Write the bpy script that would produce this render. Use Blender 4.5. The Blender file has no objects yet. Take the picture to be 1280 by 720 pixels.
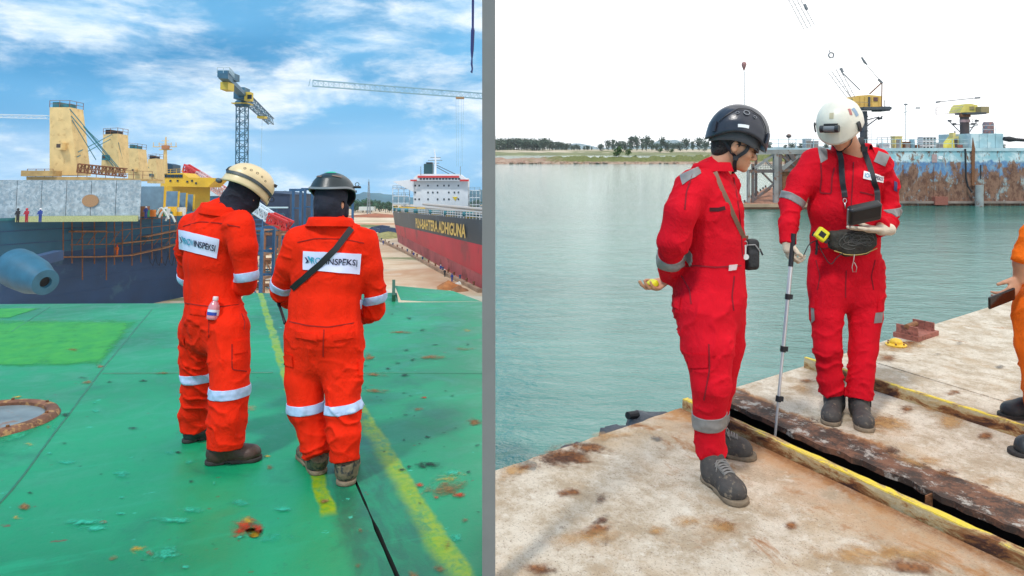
import bpy, bmesh, math, random
import numpy as np
from mathutils import Vector, Matrix
from mathutils.bvhtree import BVHTree
import openvdb
random.seed(7)
R = math.radians
scene = bpy.context.scene
C = scene.collection

# ------------------------------------------------------------------ camera
F = 850.0            # focal length in photograph pixels (1280 wide)
HZ = 186.0           # height of the horizon in the photograph
CAMZ = 1.58
cam = bpy.data.objects.new('camera', bpy.data.cameras.new('camera'))
C.objects.link(cam)
cam.location = (0, 0, CAMZ)
cam.rotation_euler = (R(90), 0, 0)
cam.data.sensor_width = 36
cam.data.lens = 36 * F / 1280
cam.data.shift_y = -(360 - HZ) / 1280
cam.data.clip_start = 0.05
cam.data.clip_end = 9000
scene.camera = cam

# ------------------------------------------------------------------ sky and sun
SEAM = (611 - 640) / F          # the two yards meet on the vertical plane x = SEAM * y
world = bpy.data.worlds.new('World')
scene.world = world
world.use_nodes = True
SUN_EL, SUN_AZ = R(58), R(215)  # high sun behind cloud, behind and left of the camera


def build_sky():
    nt = world.node_tree
    nt.nodes.clear()
    N = nt.nodes.new
    L = nt.links.new
    out = N('ShaderNodeOutputWorld')
    bg = N('ShaderNodeBackground')
    L(bg.outputs[0], out.inputs[0])
    tc = N('ShaderNodeTexCoord')
    sep = N('ShaderNodeSeparateXYZ')
    L(tc.outputs['Generated'], sep.inputs[0])

    def math_(op, a, b=None, c=None):
        m = N('ShaderNodeMath')
        m.operation = op
        for i, v in enumerate((a, b, c)):
            if v is None:
                continue
            if isinstance(v, (int, float)):
                m.inputs[i].default_value = v
            else:
                L(v, m.inputs[i])
        return m.outputs[0]

    def maprange(v, a, b, c=0.0, d=1.0, smooth=True):
        m = N('ShaderNodeMapRange')
        m.interpolation_type = 'SMOOTHSTEP' if smooth else 'LINEAR'
        L(v, m.inputs[0])
        for i, x in zip((1, 2, 3, 4), (a, b, c, d)):
            m.inputs[i].default_value = x
        return m.outputs[0]

    def mix(f, a, b, blend='MIX'):
        m = N('ShaderNodeMix')
        m.data_type = 'RGBA'
        m.blend_type = blend
        for i, v in ((0, f), (6, a), (7, b)):
            if isinstance(v, (int, float)):
                m.inputs[i].default_value = v
            elif isinstance(v, tuple):
                m.inputs[i].default_value = (*v, 1)
            else:
                L(v, m.inputs[i])
        return m.outputs[2]
    # clear blue from the Sky Texture
    z2 = math_('ADD', math_('MAXIMUM', sep.outputs[2], -0.09), 0.42)
    cmb = N('ShaderNodeCombineXYZ')
    L(sep.outputs[0], cmb.inputs[0])
    L(sep.outputs[1], cmb.inputs[1])
    L(z2, cmb.inputs[2])
    sky = N('ShaderNodeTexSky')
    sky.sky_type = 'NISHITA'
    sky.sun_disc = False
    sky.sun_elevation = SUN_EL
    sky.sun_rotation = SUN_AZ
    sky.air_density = 1.2
    sky.dust_density = 0.3
    sky.ozone_density = 2.5
    L(cmb.outputs[0], sky.inputs[0])
    hs = N('ShaderNodeHueSaturation')
    hs.inputs['Hue'].default_value = 0.487
    hs.inputs['Saturation'].default_value = 1.7
    hs.inputs['Value'].default_value = 0.135
    L(sky.outputs[0], hs.inputs['Color'])
    blue = hs.outputs[0]
    # cloud layers: long streaks of broken cloud
    def noise(sc, off, detail, rough, dist):
        mp = N('ShaderNodeMapping')
        L(tc.outputs['Generated'], mp.inputs[0])
        mp.inputs['Scale'].default_value = sc
        mp.inputs['Location'].default_value = off
        mp.inputs['Rotation'].default_value = (0, R(6), 0)
        n = N('ShaderNodeTexNoise')
        n.inputs['Scale'].default_value = 1
        n.inputs['Detail'].default_value = detail
        n.inputs['Roughness'].default_value = rough
        n.inputs['Distortion'].default_value = dist
        L(mp.outputs[0], n.inputs[0])
        return n.outputs[0]
    n1 = noise((3.8, 3.8, 10), (1.3, 0.2, 0.4), 11, 0.60, 0.3)
    n2 = noise((9, 9, 27), (0.1, 4.0, 2.0), 8, 0.62, 0.3)
    n3 = noise((2.2, 2.2, 7), (7.3, 1.2, 5.4), 3, 0.5, 0.2)
    d = math_('ADD', math_('MULTIPLY', n1, 0.72), math_('MULTIPLY', n2, 0.28))
    cover = maprange(d, 0.45, 0.62)
    veil = maprange(n3, 0.3, 0.75, 0.25, 0.75)
    c1 = mix(veil, blue, (0.24, 0.62, 0.97))
    shade = maprange(n2, 0.35, 0.7, 0.0, 1.0)
    cloud = mix(shade, (0.62, 0.82, 1.0), (0.98, 1.02, 1.04))
    left = mix(1.0, mix(math_('MULTIPLY', cover, 0.88), c1, cloud), (1.12, 1.12, 1.12), 'MULTIPLY')
    # pale overcast over the sea
    n4 = noise((2, 2, 5), (3, 3, 1), 3, 0.5, 0.2)
    right = mix(n4, (1.42, 1.44, 1.44), (1.55, 1.55, 1.55))
    s = math_('ADD', sep.outputs[0], math_('MULTIPLY', sep.outputs[1], -SEAM))
    m = maprange(s, -0.004, 0.004)
    L(mix(m, left, right), bg.inputs[0])
    bg.inputs[1].default_value = 1.0


build_sky()
sun_d = bpy.data.lights.new('sun', 'SUN')
sun_d.energy = 2.3
sun_d.angle = R(6)
sun_d.color = (1.0, 0.96, 0.9)
sun = bpy.data.objects.new('sun', sun_d)
C.objects.link(sun)
sun.rotation_euler = Vector((math.sin(SUN_AZ) * math.cos(SUN_EL), math.cos(SUN_AZ) * math.cos(SUN_EL),
                             math.sin(SUN_EL))).to_track_quat('Z', 'Y').to_euler()
scene.view_settings.view_transform = 'Standard'
scene.view_settings.look = 'None'
scene.view_settings.exposure = 0.0
scene.view_settings.gamma = 1.0

# ------------------------------------------------------------------ the two yards
# The right yard is level. The left yard was photographed with the camera tipped further down:
# the whole left place is turned as one rigid piece about the camera.
TILT = math.atan(59.0 / F)
HL = 1.60
ML = Matrix.Translation((0, 0, CAMZ)) @ Matrix.Rotation(-TILT, 4, 'X') @ Matrix.Translation((0, 0, -HL))
MR = Matrix.Identity(4)
RXI = Matrix.Rotation(TILT, 3, 'X')


def wdir(px, py):
    return Vector(((px - 640) / F, 1.0, (HZ - py) / F))


def W(px, py, Y):
    d = wdir(px, py)
    return Vector((0, 0, CAMZ)) + d * Y


def WG(px, py, z=0.0):
    return W(px, py, (CAMZ - z) * F / (py - HZ))


def ldir(px, py):
    d = RXI @ wdir(px, py)
    return d / d.y


def L(px, py, Y):
    return Vector((0, 0, HL)) + ldir(px, py) * Y


def LG(px, py, z=0.0):
    d = ldir(px, py)
    return Vector((0, 0, HL)) + d * ((z - HL) / d.z)


class Side:
    def __init__(s, M, eye, d, at, ground):
        s.M, s.eye, s.dir, s.at, s.ground = M, Vector(eye), d, at, ground


RIGHT = Side(MR, (0, 0, CAMZ), wdir, W, WG)
LEFT = Side(ML, (0, 0, HL), ldir, L, LG)

# ------------------------------------------------------------------ materials
MATS = {}


def hexlin(r, g, b):
    f = lambda c: (c / 255 / 12.92) if c / 255 <= 0.04045 else ((c / 255 + 0.055) / 1.055) ** 2.4
    return (f(r), f(g), f(b))


def mat(name, col, rough=0.6, metal=0.0, var=0.15, vscale=8.0, bump=0.0, bscale=40.0, col2=None, spec=0.5,
        thr=None, coord='Object', emit=None):
    """Principled surface with a noise tint; col2 + thr adds a second colour in noise patches (rust, mud)."""
    if name in MATS:
        return MATS[name]
    m = bpy.data.materials.new(name)
    m.use_nodes = True
    nt = m.node_tree
    b = nt.nodes['Principled BSDF']
    b.inputs['Roughness'].default_value = rough
    b.inputs['Metallic'].default_value = metal
    b.inputs['Specular IOR Level'].default_value = spec
    tc = nt.nodes.new('ShaderNodeTexCoord')
    n = nt.nodes.new('ShaderNodeTexNoise')
    n.inputs['Scale'].default_value = vscale
    n.inputs['Detail'].default_value = 5
    nt.links.new(tc.outputs[coord], n.inputs['Vector'])
    mr = nt.nodes.new('ShaderNodeMapRange')
    mr.inputs[1].default_value = 0.25
    mr.inputs[2].default_value = 0.75
    mr.inputs[3].default_value = 1 - var
    mr.inputs[4].default_value = 1 + var
    nt.links.new(n.outputs[0], mr.inputs[0])
    mx = nt.nodes.new('ShaderNodeMix')
    mx.data_type = 'RGBA'
    mx.blend_type = 'MULTIPLY'
    mx.inputs[0].default_value = 1
    mx.inputs[6].default_value = (*col, 1)
    nt.links.new(mr.outputs[0], mx.inputs[7])
    res = mx.outputs[2]
    if col2 is not None:
        n2 = nt.nodes.new('ShaderNodeTexNoise')
        n2.inputs['Scale'].default_value = vscale * 1.7
        n2.inputs['Detail'].default_value = 8
        n2.inputs['Roughness'].default_value = 0.65
        nt.links.new(tc.outputs[coord], n2.inputs['Vector'])
        mr2 = nt.nodes.new('ShaderNodeMapRange')
        mr2.inputs[1].default_value = (thr or 0.55) - 0.03
        mr2.inputs[2].default_value = (thr or 0.55) + 0.05
        nt.links.new(n2.outputs[0], mr2.inputs[0])
        mx2 = nt.nodes.new('ShaderNodeMix')
        mx2.data_type = 'RGBA'
        nt.links.new(mr2.outputs[0], mx2.inputs[0])
        nt.links.new(res, mx2.inputs[6])
        mx2.inputs[7].default_value = (*col2, 1)
        res = mx2.outputs[2]
    nt.links.new(res, b.inputs['Base Color'])
    if bump > 0:
        nb = nt.nodes.new('ShaderNodeTexNoise')
        nb.inputs['Scale'].default_value = bscale
        nb.inputs['Detail'].default_value = 6
        nt.links.new(tc.outputs[coord], nb.inputs['Vector'])
        bp = nt.nodes.new('ShaderNodeBump')
        bp.inputs['Strength'].default_value = bump
        bp.inputs['Distance'].default_value = 0.02
        nt.links.new(nb.outputs[0], bp.inputs['Height'])
        nt.links.new(bp.outputs[0], b.inputs['Normal'])
    MATS[name] = m
    return m


class Nodes:
    """Small helper to write longer shader graphs."""
    def __init__(s, name):
        s.m = bpy.data.materials.new(name)
        s.m.use_nodes = True
        s.nt = s.m.node_tree
        s.b = s.nt.nodes['Principled BSDF']
        s.tc = s.nt.nodes.new('ShaderNodeTexCoord')
        MATS[name] = s.m

    def _in(s, sock, v):
        if isinstance(v, (int, float)):
            sock.default_value = v
        elif isinstance(v, tuple):
            sock.default_value = (*v, 1) if len(v) == 3 and sock.type == 'RGBA' else v
        else:
            s.nt.links.new(v, sock)

    def noise(s, scale, detail=5, rough=0.55, dist=0.0, vec=None, loc=(0, 0, 0), sc=(1, 1, 1), rot=(0, 0, 0)):
        mp = s.nt.nodes.new('ShaderNodeMapping')
        s.nt.links.new(vec or s.tc.outputs['Object'], mp.inputs[0])
        mp.inputs['Location'].default_value = loc
        mp.inputs['Scale'].default_value = sc
        mp.inputs['Rotation'].default_value = rot
        n = s.nt.nodes.new('ShaderNodeTexNoise')
        n.inputs['Scale'].default_value = scale
        n.inputs['Detail'].default_value = detail
        n.inputs['Roughness'].default_value = rough
        n.inputs['Distortion'].default_value = dist
        s.nt.links.new(mp.outputs[0], n.inputs['Vector'])
        return n.outputs[0]

    def voro(s, scale, feature='F1', sc=(1, 1, 1)):
        mp = s.nt.nodes.new('ShaderNodeMapping')
        s.nt.links.new(s.tc.outputs['Object'], mp.inputs[0])
        mp.inputs['Scale'].default_value = sc
        n = s.nt.nodes.new('ShaderNodeTexVoronoi')
        n.feature = feature
        n.inputs['Scale'].default_value = scale
        s.nt.links.new(mp.outputs[0], n.inputs['Vector'])
        return n.outputs[0]

    def math(s, op, a, b=None, c=None):
        m = s.nt.nodes.new('ShaderNodeMath')
        m.operation = op
        for i, v in enumerate((a, b, c)):
            if v is not None:
                s._in(m.inputs[i], v)
        return m.outputs[0]

    def ramp(s, v, a, b, c=0.0, d=1.0, smooth=True):
        m = s.nt.nodes.new('ShaderNodeMapRange')
        m.interpolation_type = 'SMOOTHSTEP' if smooth else 'LINEAR'
        s._in(m.inputs[0], v)
        for i, x in zip((1, 2, 3, 4), (a, b, c, d)):
            m.inputs[i].default_value = x
        return m.outputs[0]

    def mix(s, f, a, b, blend='MIX'):
        m = s.nt.nodes.new('ShaderNodeMix')
        m.data_type = 'RGBA'
        m.blend_type = blend
        s._in(m.inputs[0], f)
        s._in(m.inputs[6], a)
        s._in(m.inputs[7], b)
        return m.outputs[2]

    def xyz(s):
        sp = s.nt.nodes.new('ShaderNodeSeparateXYZ')
        s.nt.links.new(s.tc.outputs['Object'], sp.inputs[0])
        return sp.outputs

    def bump(s, h, strength=0.3, dist=0.02, prev=None):
        b = s.nt.nodes.new('ShaderNodeBump')
        b.inputs['Strength'].default_value = strength
        b.inputs['Distance'].default_value = dist
        s.nt.links.new(h, b.inputs['Height'])
        if prev:
            s.nt.links.new(prev, b.inputs['Normal'])
        return b.outputs[0]

    def out(s, col=None, rough=None, normal=None, metal=None, alpha=None, spec=None):
        for k, v in (('Base Color', col), ('Roughness', rough), ('Normal', normal), ('Metallic', metal),
                     ('Alpha', alpha), ('Specular IOR Level', spec)):
            if v is not None:
                s._in(s.b.inputs[k], v)
        return s.m


# ------------------------------------------------------------------ mesh builder
class MB:
    def __init__(s):
        s.v, s.f, s.mi = [], [], []
        s.cur = 0

    def add(s, vs, fs):
        o = len(s.v)
        s.v += [Vector(p) for p in vs]
        s.f += [tuple(i + o for i in f) for f in fs]
        s.mi += [s.cur] * len(fs)
        return s

    def box(s, c, size, M=None):
        c = Vector(c)
        h = Vector(size) / 2
        vs = []
        for sx in (-1, 1):
            for sy in (-1, 1):
                for sz in (-1, 1):
                    p = Vector((sx * h.x, sy * h.y, sz * h.z))
                    if M is not None:
                        p = M @ p
                    vs.append(c + p)
        return s.add(vs, [(0, 1, 3, 2), (4, 6, 7, 5), (0, 4, 5, 1), (2, 3, 7, 6), (0, 2, 6, 4), (1, 5, 7, 3)])

    def bar(s, a, b, w, h=None, up=(0, 0, 1)):
        """square bar from a to b"""
        a, b = Vector(a), Vector(b)
        d = (b - a).normalized()
        up = Vector(up)
        if abs(d.dot(up)) > 0.95:
            up = Vector((1, 0, 0))
        x = d.cross(up).normalized()
        z = x.cross(d)
        h = h or w
        vs = [p + x * (w / 2 * i) + z * (h / 2 * j) for p in (a, b) for i, j in ((-1, -1), (1, -1), (1, 1), (-1, 1))]
        return s.add(vs, [(3, 2, 1, 0), (4, 5, 6, 7), (0, 1, 5, 4), (1, 2, 6, 5), (2, 3, 7, 6), (3, 0, 4, 7)])

    def tube(s, pts, r, n=8, caps=True):
        pts = [Vector(p) for p in pts]
        rs = r if isinstance(r, (list, tuple)) else [r] * len(pts)
        vs, fs = [], []
        ref = None
        for i, p in enumerate(pts):
            t = (pts[min(i + 1, len(pts) - 1)] - pts[max(i - 1, 0)])
            t = t.normalized() if t.length > 1e-9 else Vector((0, 0, 1))
            if ref is None:
                ref = Vector((0, 0, 1)) if abs(t.z) < 0.9 else Vector((1, 0, 0))
            x = t.cross(ref).normalized()
            y = t.cross(x).normalized()
            ref = -y if False else x.cross(t)
            for k in range(n):
                a = 2 * math.pi * k / n
                vs.append(p + (x * math.cos(a) + y * math.sin(a)) * rs[i])
        for i in range(len(pts) - 1):
            for k in range(n):
                k2 = (k + 1) % n
                fs.append((i * n + k, i * n + k2, (i + 1) * n + k2, (i + 1) * n + k))
        if caps:
            fs.append(tuple(range(n - 1, -1, -1)))
            fs.append(tuple(range((len(pts) - 1) * n, len(pts) * n)))
        return s.add(vs, fs)

    def lathe(s, prof, M=None, n=20, close=False):
        """prof: list of (r, z)"""
        vs, fs = [], []
        for r, z in prof:
            for k in range(n):
                a = 2 * math.pi * k / n
                p = Vector((r * math.cos(a), r * math.sin(a), z))
                vs.append(M @ p if M is not None else p)
        m = len(prof)
        for i in range(m - 1 if not close else m):
            j = (i + 1) % m
            for k in range(n):
                k2 = (k + 1) % n
                fs.append((i * n + k, i * n + k2, j * n + k2, j * n + k))
        if not close:
            fs.append(tuple(range(n - 1, -1, -1)))
            fs.append(tuple(range((m - 1) * n, m * n)))
        return s.add(vs, fs)

    def prism(s, poly, off):
        """poly: list of points; off: extrusion vector"""
        n = len(poly)
        off = Vector(off)
        a = [Vector(p) for p in poly]
        vs = a + [p + off for p in a]
        fs = [tuple(range(n)), tuple(range(2 * n - 1, n - 1, -1))]
        fs += [(i, i + n, (i + 1) % n + n, (i + 1) % n) for i in range(n)]
        return s.add(vs, fs)

    def ball(s, c, r, n=12, m=8, M=None):
        c = Vector(c)
        r = Vector(r) if not isinstance(r, (int, float)) else Vector((r, r, r))
        vs, fs = [], []
        for i in range(m + 1):
            t = math.pi * i / m
            for k in range(n):
                a = 2 * math.pi * k / n
                p = Vector((r.x * math.sin(t) * math.cos(a), r.y * math.sin(t) * math.sin(a), r.z * math.cos(t)))
                vs.append(c + (M @ p if M is not None else p))
        for i in range(m):
            for k in range(n):
                k2 = (k + 1) % n
                fs.append((i * n + k, (i + 1) * n + k, (i + 1) * n + k2, i * n + k2))
        return s.add(vs, fs)

    def quad(s, a, b, c, d):
        return s.add([a, b, c, d], [(0, 1, 2, 3)])

    def mesh(s, name, inv=None, smooth=False, fix=True):
        me = bpy.data.meshes.new(name)
        vs = [inv @ p for p in s.v] if inv is not None else s.v
        me.from_pydata([tuple(p) for p in vs], [], s.f)
        if any(s.mi):
            me.polygons.foreach_set('material_index', s.mi)
        if fix:
            bm = bmesh.new()
            bm.from_mesh(me)
            bmesh.ops.remove_doubles(bm, verts=bm.verts, dist=1e-6)
            bmesh.ops.recalc_face_normals(bm, faces=bm.faces)
            bm.to_mesh(me)
            bm.free()
        if smooth:
            me.polygons.foreach_set('use_smooth', [True] * len(me.polygons))
        me.update()
        return me


def np_mesh(name, V, Q, smooth=True):
    me = bpy.data.meshes.new(name)
    V = np.asarray(V, np.float32)
    Q = np.asarray(Q, np.int32)
    me.vertices.add(len(V))
    me.vertices.foreach_set('co', V.ravel())
    k = Q.shape[1]
    me.loops.add(Q.size)
    me.loops.foreach_set('vertex_index', Q.ravel())
    me.polygons.add(len(Q))
    me.polygons.foreach_set('loop_start', np.arange(0, Q.size, k, dtype=np.int32))
    if smooth:
        me.polygons.foreach_set('use_smooth', np.ones(len(Q), bool))
    me.update(calc_edges=True)
    me.validate()
    return me


def autosmooth(me, ang=35):
    me.polygons.foreach_set('use_smooth', [True] * len(me.polygons))
    me.set_sharp_from_angle(angle=R(ang))


class Thing:
    """A top-level object: an Empty at the base of the thing whose children are its parts.
    Shapes are given in the coordinates of the yard (side) and turned into the thing's own."""
    def __init__(s, name, label, cat, base, side=RIGHT, rz=0.0, group=None, kind=None):
        s.o = bpy.data.objects.new(name, None)
        s.o.empty_display_size = 0.2
        C.objects.link(s.o)
        s.T = Matrix.Translation(Vector(base)) @ Matrix.Rotation(rz, 4, 'Z')
        s.inv = s.T.inverted()
        s.o.matrix_world = side.M @ s.T
        s.side = side
        if label:
            s.o['label'] = label
        if cat:
            s.o['category'] = cat
        if group:
            s.o['group'] = group
        if kind:
            s.o['kind'] = kind

    def part(s, name, shape, m, parent=None, smooth=False, label=None, auto=None, kind=None):
        if isinstance(shape, MB):
            me = shape.mesh(name, s.inv, smooth)
        else:
            me = shape
            me.transform(s.inv)
        if auto:
            autosmooth(me, auto)
        for x in (m if isinstance(m, (list, tuple)) else [m]):
            me.materials.append(x)
        o = bpy.data.objects.new(name, me)
        C.objects.link(o)
        o.parent = parent or s.o
        if label:
            o['label'] = label
        if kind:
            o['kind'] = kind
        return o


def single(name, shape, m, label=None, cat=None, side=RIGHT, group=None, kind=None, base=None, rz=0.0, smooth=False, auto=None):
    """A top-level object that is one mesh."""
    T = Matrix.Translation(Vector(base)) @ Matrix.Rotation(rz, 4, 'Z') if base is not None else Matrix.Identity(4)
    inv = T.inverted()
    if isinstance(shape, MB):
        me = shape.mesh(name, inv, smooth)
    else:
        me = shape
        me.transform(inv)
    if auto:
        autosmooth(me, auto)
    for x in (m if isinstance(m, (list, tuple)) else [m]):
        me.materials.append(x)
    o = bpy.data.objects.new(name, me)
    C.objects.link(o)
    o.matrix_world = side.M @ T
    for k, v in (('label', label), ('category', cat), ('group', group), ('kind', kind)):
        if v:
            o[k] = v
    return o


def child(name, me, parent, m=None, label=None, M=None, kind=None):
    """A part that shares mesh data; M places it in its parent's coordinates."""
    o = bpy.data.objects.new(name, me)
    C.objects.link(o)
    o.parent = parent
    if M is not None:
        o.matrix_local = M
    if m is not None and not me.materials:
        me.materials.append(m)
    if label:
        o['label'] = label
    if kind:
        o['kind'] = kind
    return o


def copy_tree(o, parent=None):
    c = o.copy()
    C.objects.link(c)
    if parent:
        c.parent = parent
        c.matrix_parent_inverse = o.matrix_parent_inverse.copy()
    for ch in [x for x in bpy.data.objects if x.parent == o]:
        copy_tree(ch, c)
    return c


def text_mesh(txt, bold=0.01, ext=0.0):
    cu = bpy.data.curves.new('lettering', 'FONT')
    cu.body = txt
    cu.offset = bold
    cu.extrude = ext
    cu.resolution_u = 4
    o = bpy.data.objects.new('lettering', cu)
    C.objects.link(o)
    dg = bpy.context.evaluated_depsgraph_get()
    me = bpy.data.meshes.new_from_object(o.evaluated_get(dg))
    bpy.data.objects.remove(o)
    bpy.data.curves.remove(cu)
    return me


# ------------------------------------------------------------------ numpy noise
def _hash(ix, iy, iz, seed):
    h = (ix * 374761393 + iy * 668265263 + iz * 2147483647 + seed * 974711) & 0xFFFFFFFF
    h = ((h ^ (h >> 13)) * 1274126177) & 0xFFFFFFFF
    return ((h ^ (h >> 16)) & 0xFFFF) / 65535.0


def vnoise(P, seed=0):
    P = np.asarray(P, np.float64)
    i = np.floor(P).astype(np.int64)
    f = P - i
    f = f * f * (3 - 2 * f)
    r = 0
    for dx in (0, 1):
        for dy in (0, 1):
            for dz in (0, 1):
                w = (f[:, 0] if dx else 1 - f[:, 0]) * (f[:, 1] if dy else 1 - f[:, 1]) * (f[:, 2] if dz else 1 - f[:, 2])
                r = r + w * _hash(i[:, 0] + dx, i[:, 1] + dy, i[:, 2] + dz, seed)
    return r * 2 - 1


def fbm(P, seed=0, octv=3):
    r, a, t = 0, 1.0, 0
    for k in range(octv):
        r = r + a * vnoise(P * (2 ** k), seed + k)
        t += a
        a *= 0.5
    return r / t


# ------------------------------------------------------------------ signed distance fields -> one continuous skin
class SDF:
    def __init__(s, lo, hi, h):
        s.lo = np.array(lo, np.float64)
        s.h = h
        s.n = np.ceil((np.array(hi) - s.lo) / h).astype(int) + 1
        s.a = np.full(s.n, 0.15, np.float32)

    def region(s, lo, hi, pad):
        a = np.clip(np.floor((np.array(lo) - pad - s.lo) / s.h).astype(int), 0, s.n)
        b = np.clip(np.ceil((np.array(hi) + pad - s.lo) / s.h).astype(int) + 1, 0, s.n)
        if (b <= a).any():
            return None
        sl = tuple(slice(a[i], b[i]) for i in range(3))
        ax = [(s.lo[i] + np.arange(a[i], b[i]) * s.h).astype(np.float32) for i in range(3)]
        X, Y, Z = np.meshgrid(*ax, indexing='ij', sparse=True)
        return sl, X, Y, Z

    def ecap(s, a, b, ra, rb, k=0.02, fr=None, flat_end=False, flat_start=False, op='add'):
        """capsule a-b whose cross-section is an ellipse: ra=(r_right, r_forward) at a, rb at b; fr=(right, forward, up)"""
        a, b = np.array(a, float), np.array(b, float)
        if np.isscalar(ra):
            ra = (ra, ra)
        if np.isscalar(rb):
            rb = (rb, rb)
        m = max(*ra, *rb)
        g = s.region(np.minimum(a, b) - m, np.maximum(a, b) + m, k + 0.03)
        if g is None:
            return
        sl, X, Y, Z = g
        ab = b - a
        L2 = max(float(ab @ ab), 1e-12)
        t0 = ((X - a[0]) * ab[0] + (Y - a[1]) * ab[1] + (Z - a[2]) * ab[2]) / L2
        t = np.clip(t0, 0, 1)
        qx, qy, qz = X - a[0] - t * ab[0], Y - a[1] - t * ab[1], Z - a[2] - t * ab[2]
        if fr is None:
            r = ra[0] + (rb[0] - ra[0]) * t
            d = np.sqrt(qx * qx + qy * qy + qz * qz) - r
        else:
            r1 = ra[0] + (rb[0] - ra[0]) * t
            r2 = ra[1] + (rb[1] - ra[1]) * t
            r3 = np.minimum(r1, r2)
            c = [qx * v[0] + qy * v[1] + qz * v[2] for v in fr]
            k0 = np.sqrt((c[0] / r1) ** 2 + (c[1] / r2) ** 2 + (c[2] / r3) ** 2)
            k1 = np.sqrt((c[0] / r1 ** 2) ** 2 + (c[1] / r2 ** 2) ** 2 + (c[2] / r3 ** 2) ** 2) + 1e-6
            d = np.where(k0 < 0.2, -r3 * (1 - k0), k0 * (k0 - 1) / k1)
        Ln = math.sqrt(L2)
        if flat_end:
            d = np.maximum(d, (t0 - 1) * Ln)
        if flat_start:
            d = np.maximum(d, -t0 * Ln)
        s._blend(sl, d.astype(np.float32), k, op)

    def ell(s, c, r, fr, k=0.02, op='add'):
        """ellipsoid with semi-axes r along the frame fr"""
        c = np.array(c, float)
        m = max(r)
        g = s.region(c - m, c + m, k + 0.03)
        if g is None:
            return
        sl, X, Y, Z = g
        q = [(X - c[0]) * v[0] + (Y - c[1]) * v[1] + (Z - c[2]) * v[2] for v in fr]
        k0 = np.sqrt(sum((q[i] / r[i]) ** 2 for i in range(3)))
        k1 = np.sqrt(sum((q[i] / r[i] ** 2) ** 2 for i in range(3))) + 1e-6
        d = np.where(k0 < 0.2, -min(r) * (1 - k0), k0 * (k0 - 1) / k1)
        s._blend(sl, d.astype(np.float32), k, op)

    def box(s, c, r, fr, rd=0.005, k=0.005, op='add'):
        c = np.array(c, float)
        m = float(np.linalg.norm(r)) + rd
        g = s.region(c - m, c + m, k + 0.02)
        if g is None:
            return
        sl, X, Y, Z = g
        q = [np.abs((X - c[0]) * v[0] + (Y - c[1]) * v[1] + (Z - c[2]) * v[2]) - (r[i] - rd) for i, v in enumerate(fr)]
        d = np.sqrt(sum(np.maximum(x, 0) ** 2 for x in q)) + np.minimum(np.maximum(np.maximum(q[0], q[1]), q[2]), 0) - rd
        s._blend(sl, d.astype(np.float32), k, op)

    def cut(s, p, n, lo=None, hi=None):
        """keep the side the normal n points away from"""
        sl, X, Y, Z = s.region(lo if lo is not None else s.lo, hi if hi is not None else s.lo + s.n * s.h, 0)
        d = (X - p[0]) * n[0] + (Y - p[1]) * n[1] + (Z - p[2]) * n[2]
        s.a[sl] = np.maximum(s.a[sl], d)

    def _blend(s, sl, d, k, op):
        A = s.a[sl]
        if op == 'add':
            h = np.clip(0.5 + 0.5 * (A - d) / k, 0, 1)
            s.a[sl] = A + (d - A) * h - k * h * (1 - h)
        else:
            d = -d
            h = np.clip(0.5 - 0.5 * (A - d) / k, 0, 1)
            s.a[sl] = A + (d - A) * h + k * h * (1 - h)

    def polys(s, iso=0.0):
        g = openvdb.FloatGrid(0.15)
        g.copyFromArray(np.clip(s.a, -0.15, 0.15))
        P, Q = g.convertToQuads(isovalue=iso)
        P = np.asarray(P, np.float64) * s.h + s.lo
        Q = np.asarray(Q, np.int32)
        # outward faces
        a, b, c = P[Q[:, 0]], P[Q[:, 1]], P[Q[:, 2]]
        vol = np.einsum('ij,ij->i', a, np.cross(b, c)).sum()
        if vol < 0:
            Q = Q[:, ::-1].copy()
        return P, Q


def vnormals(P, Q):
    n = np.cross(P[Q[:, 2]] - P[Q[:, 0]], P[Q[:, 3]] - P[Q[:, 1]])
    N = np.zeros_like(P)
    for k in range(4):
        np.add.at(N, Q[:, k], n)
    return N / (np.linalg.norm(N, axis=1, keepdims=True) + 1e-12)
# ------------------------------------------------------------------ decks, water, markings
TOBJ = {}


def keep(o, T):
    TOBJ[o] = T.inverted()
    return o


def part_of(o, name, shape, m, smooth=False, label=None, kind=None, auto=None):
    """part of a piece of the setting; shape in the yard's coordinates"""
    inv = TOBJ[o]
    if isinstance(shape, MB):
        me = shape.mesh(name, inv, smooth)
    else:
        me = shape
        me.transform(inv)
    if auto:
        autosmooth(me, auto)
    me.materials.append(m)
    c = bpy.data.objects.new(name, me)
    C.objects.link(c)
    c.parent = o
    if label:
        c['label'] = label
    if kind:
        c['kind'] = kind
    return c


def seam_x(y):
    return SEAM * y


# ---- right yard: two rusty barge decks with a gap between them
Pa = WG(611, 591)
Pb = WG(851, 510)
Pc = WG(1269, 708)
gdir = (Pc - Pb)
gdir.z = 0
gdir.normalize()
ndir = Vector((-gdir.y, gdir.x, 0))
grz = math.atan2(gdir.y, gdir.x)
TG = Matrix.Translation(Pb) @ Matrix.Rotation(grz, 4, 'Z')
TGI = TG.inverted()
gq = lambda px, py, z=0.0: TGI @ WG(px, py, z)      # pixel on the deck -> coordinates along/across the gap
gfront = (gq(904, 504).y + gq(1017, 553).y + gq(1153, 607).y + gq(1269, 656).y) / 4


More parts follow.
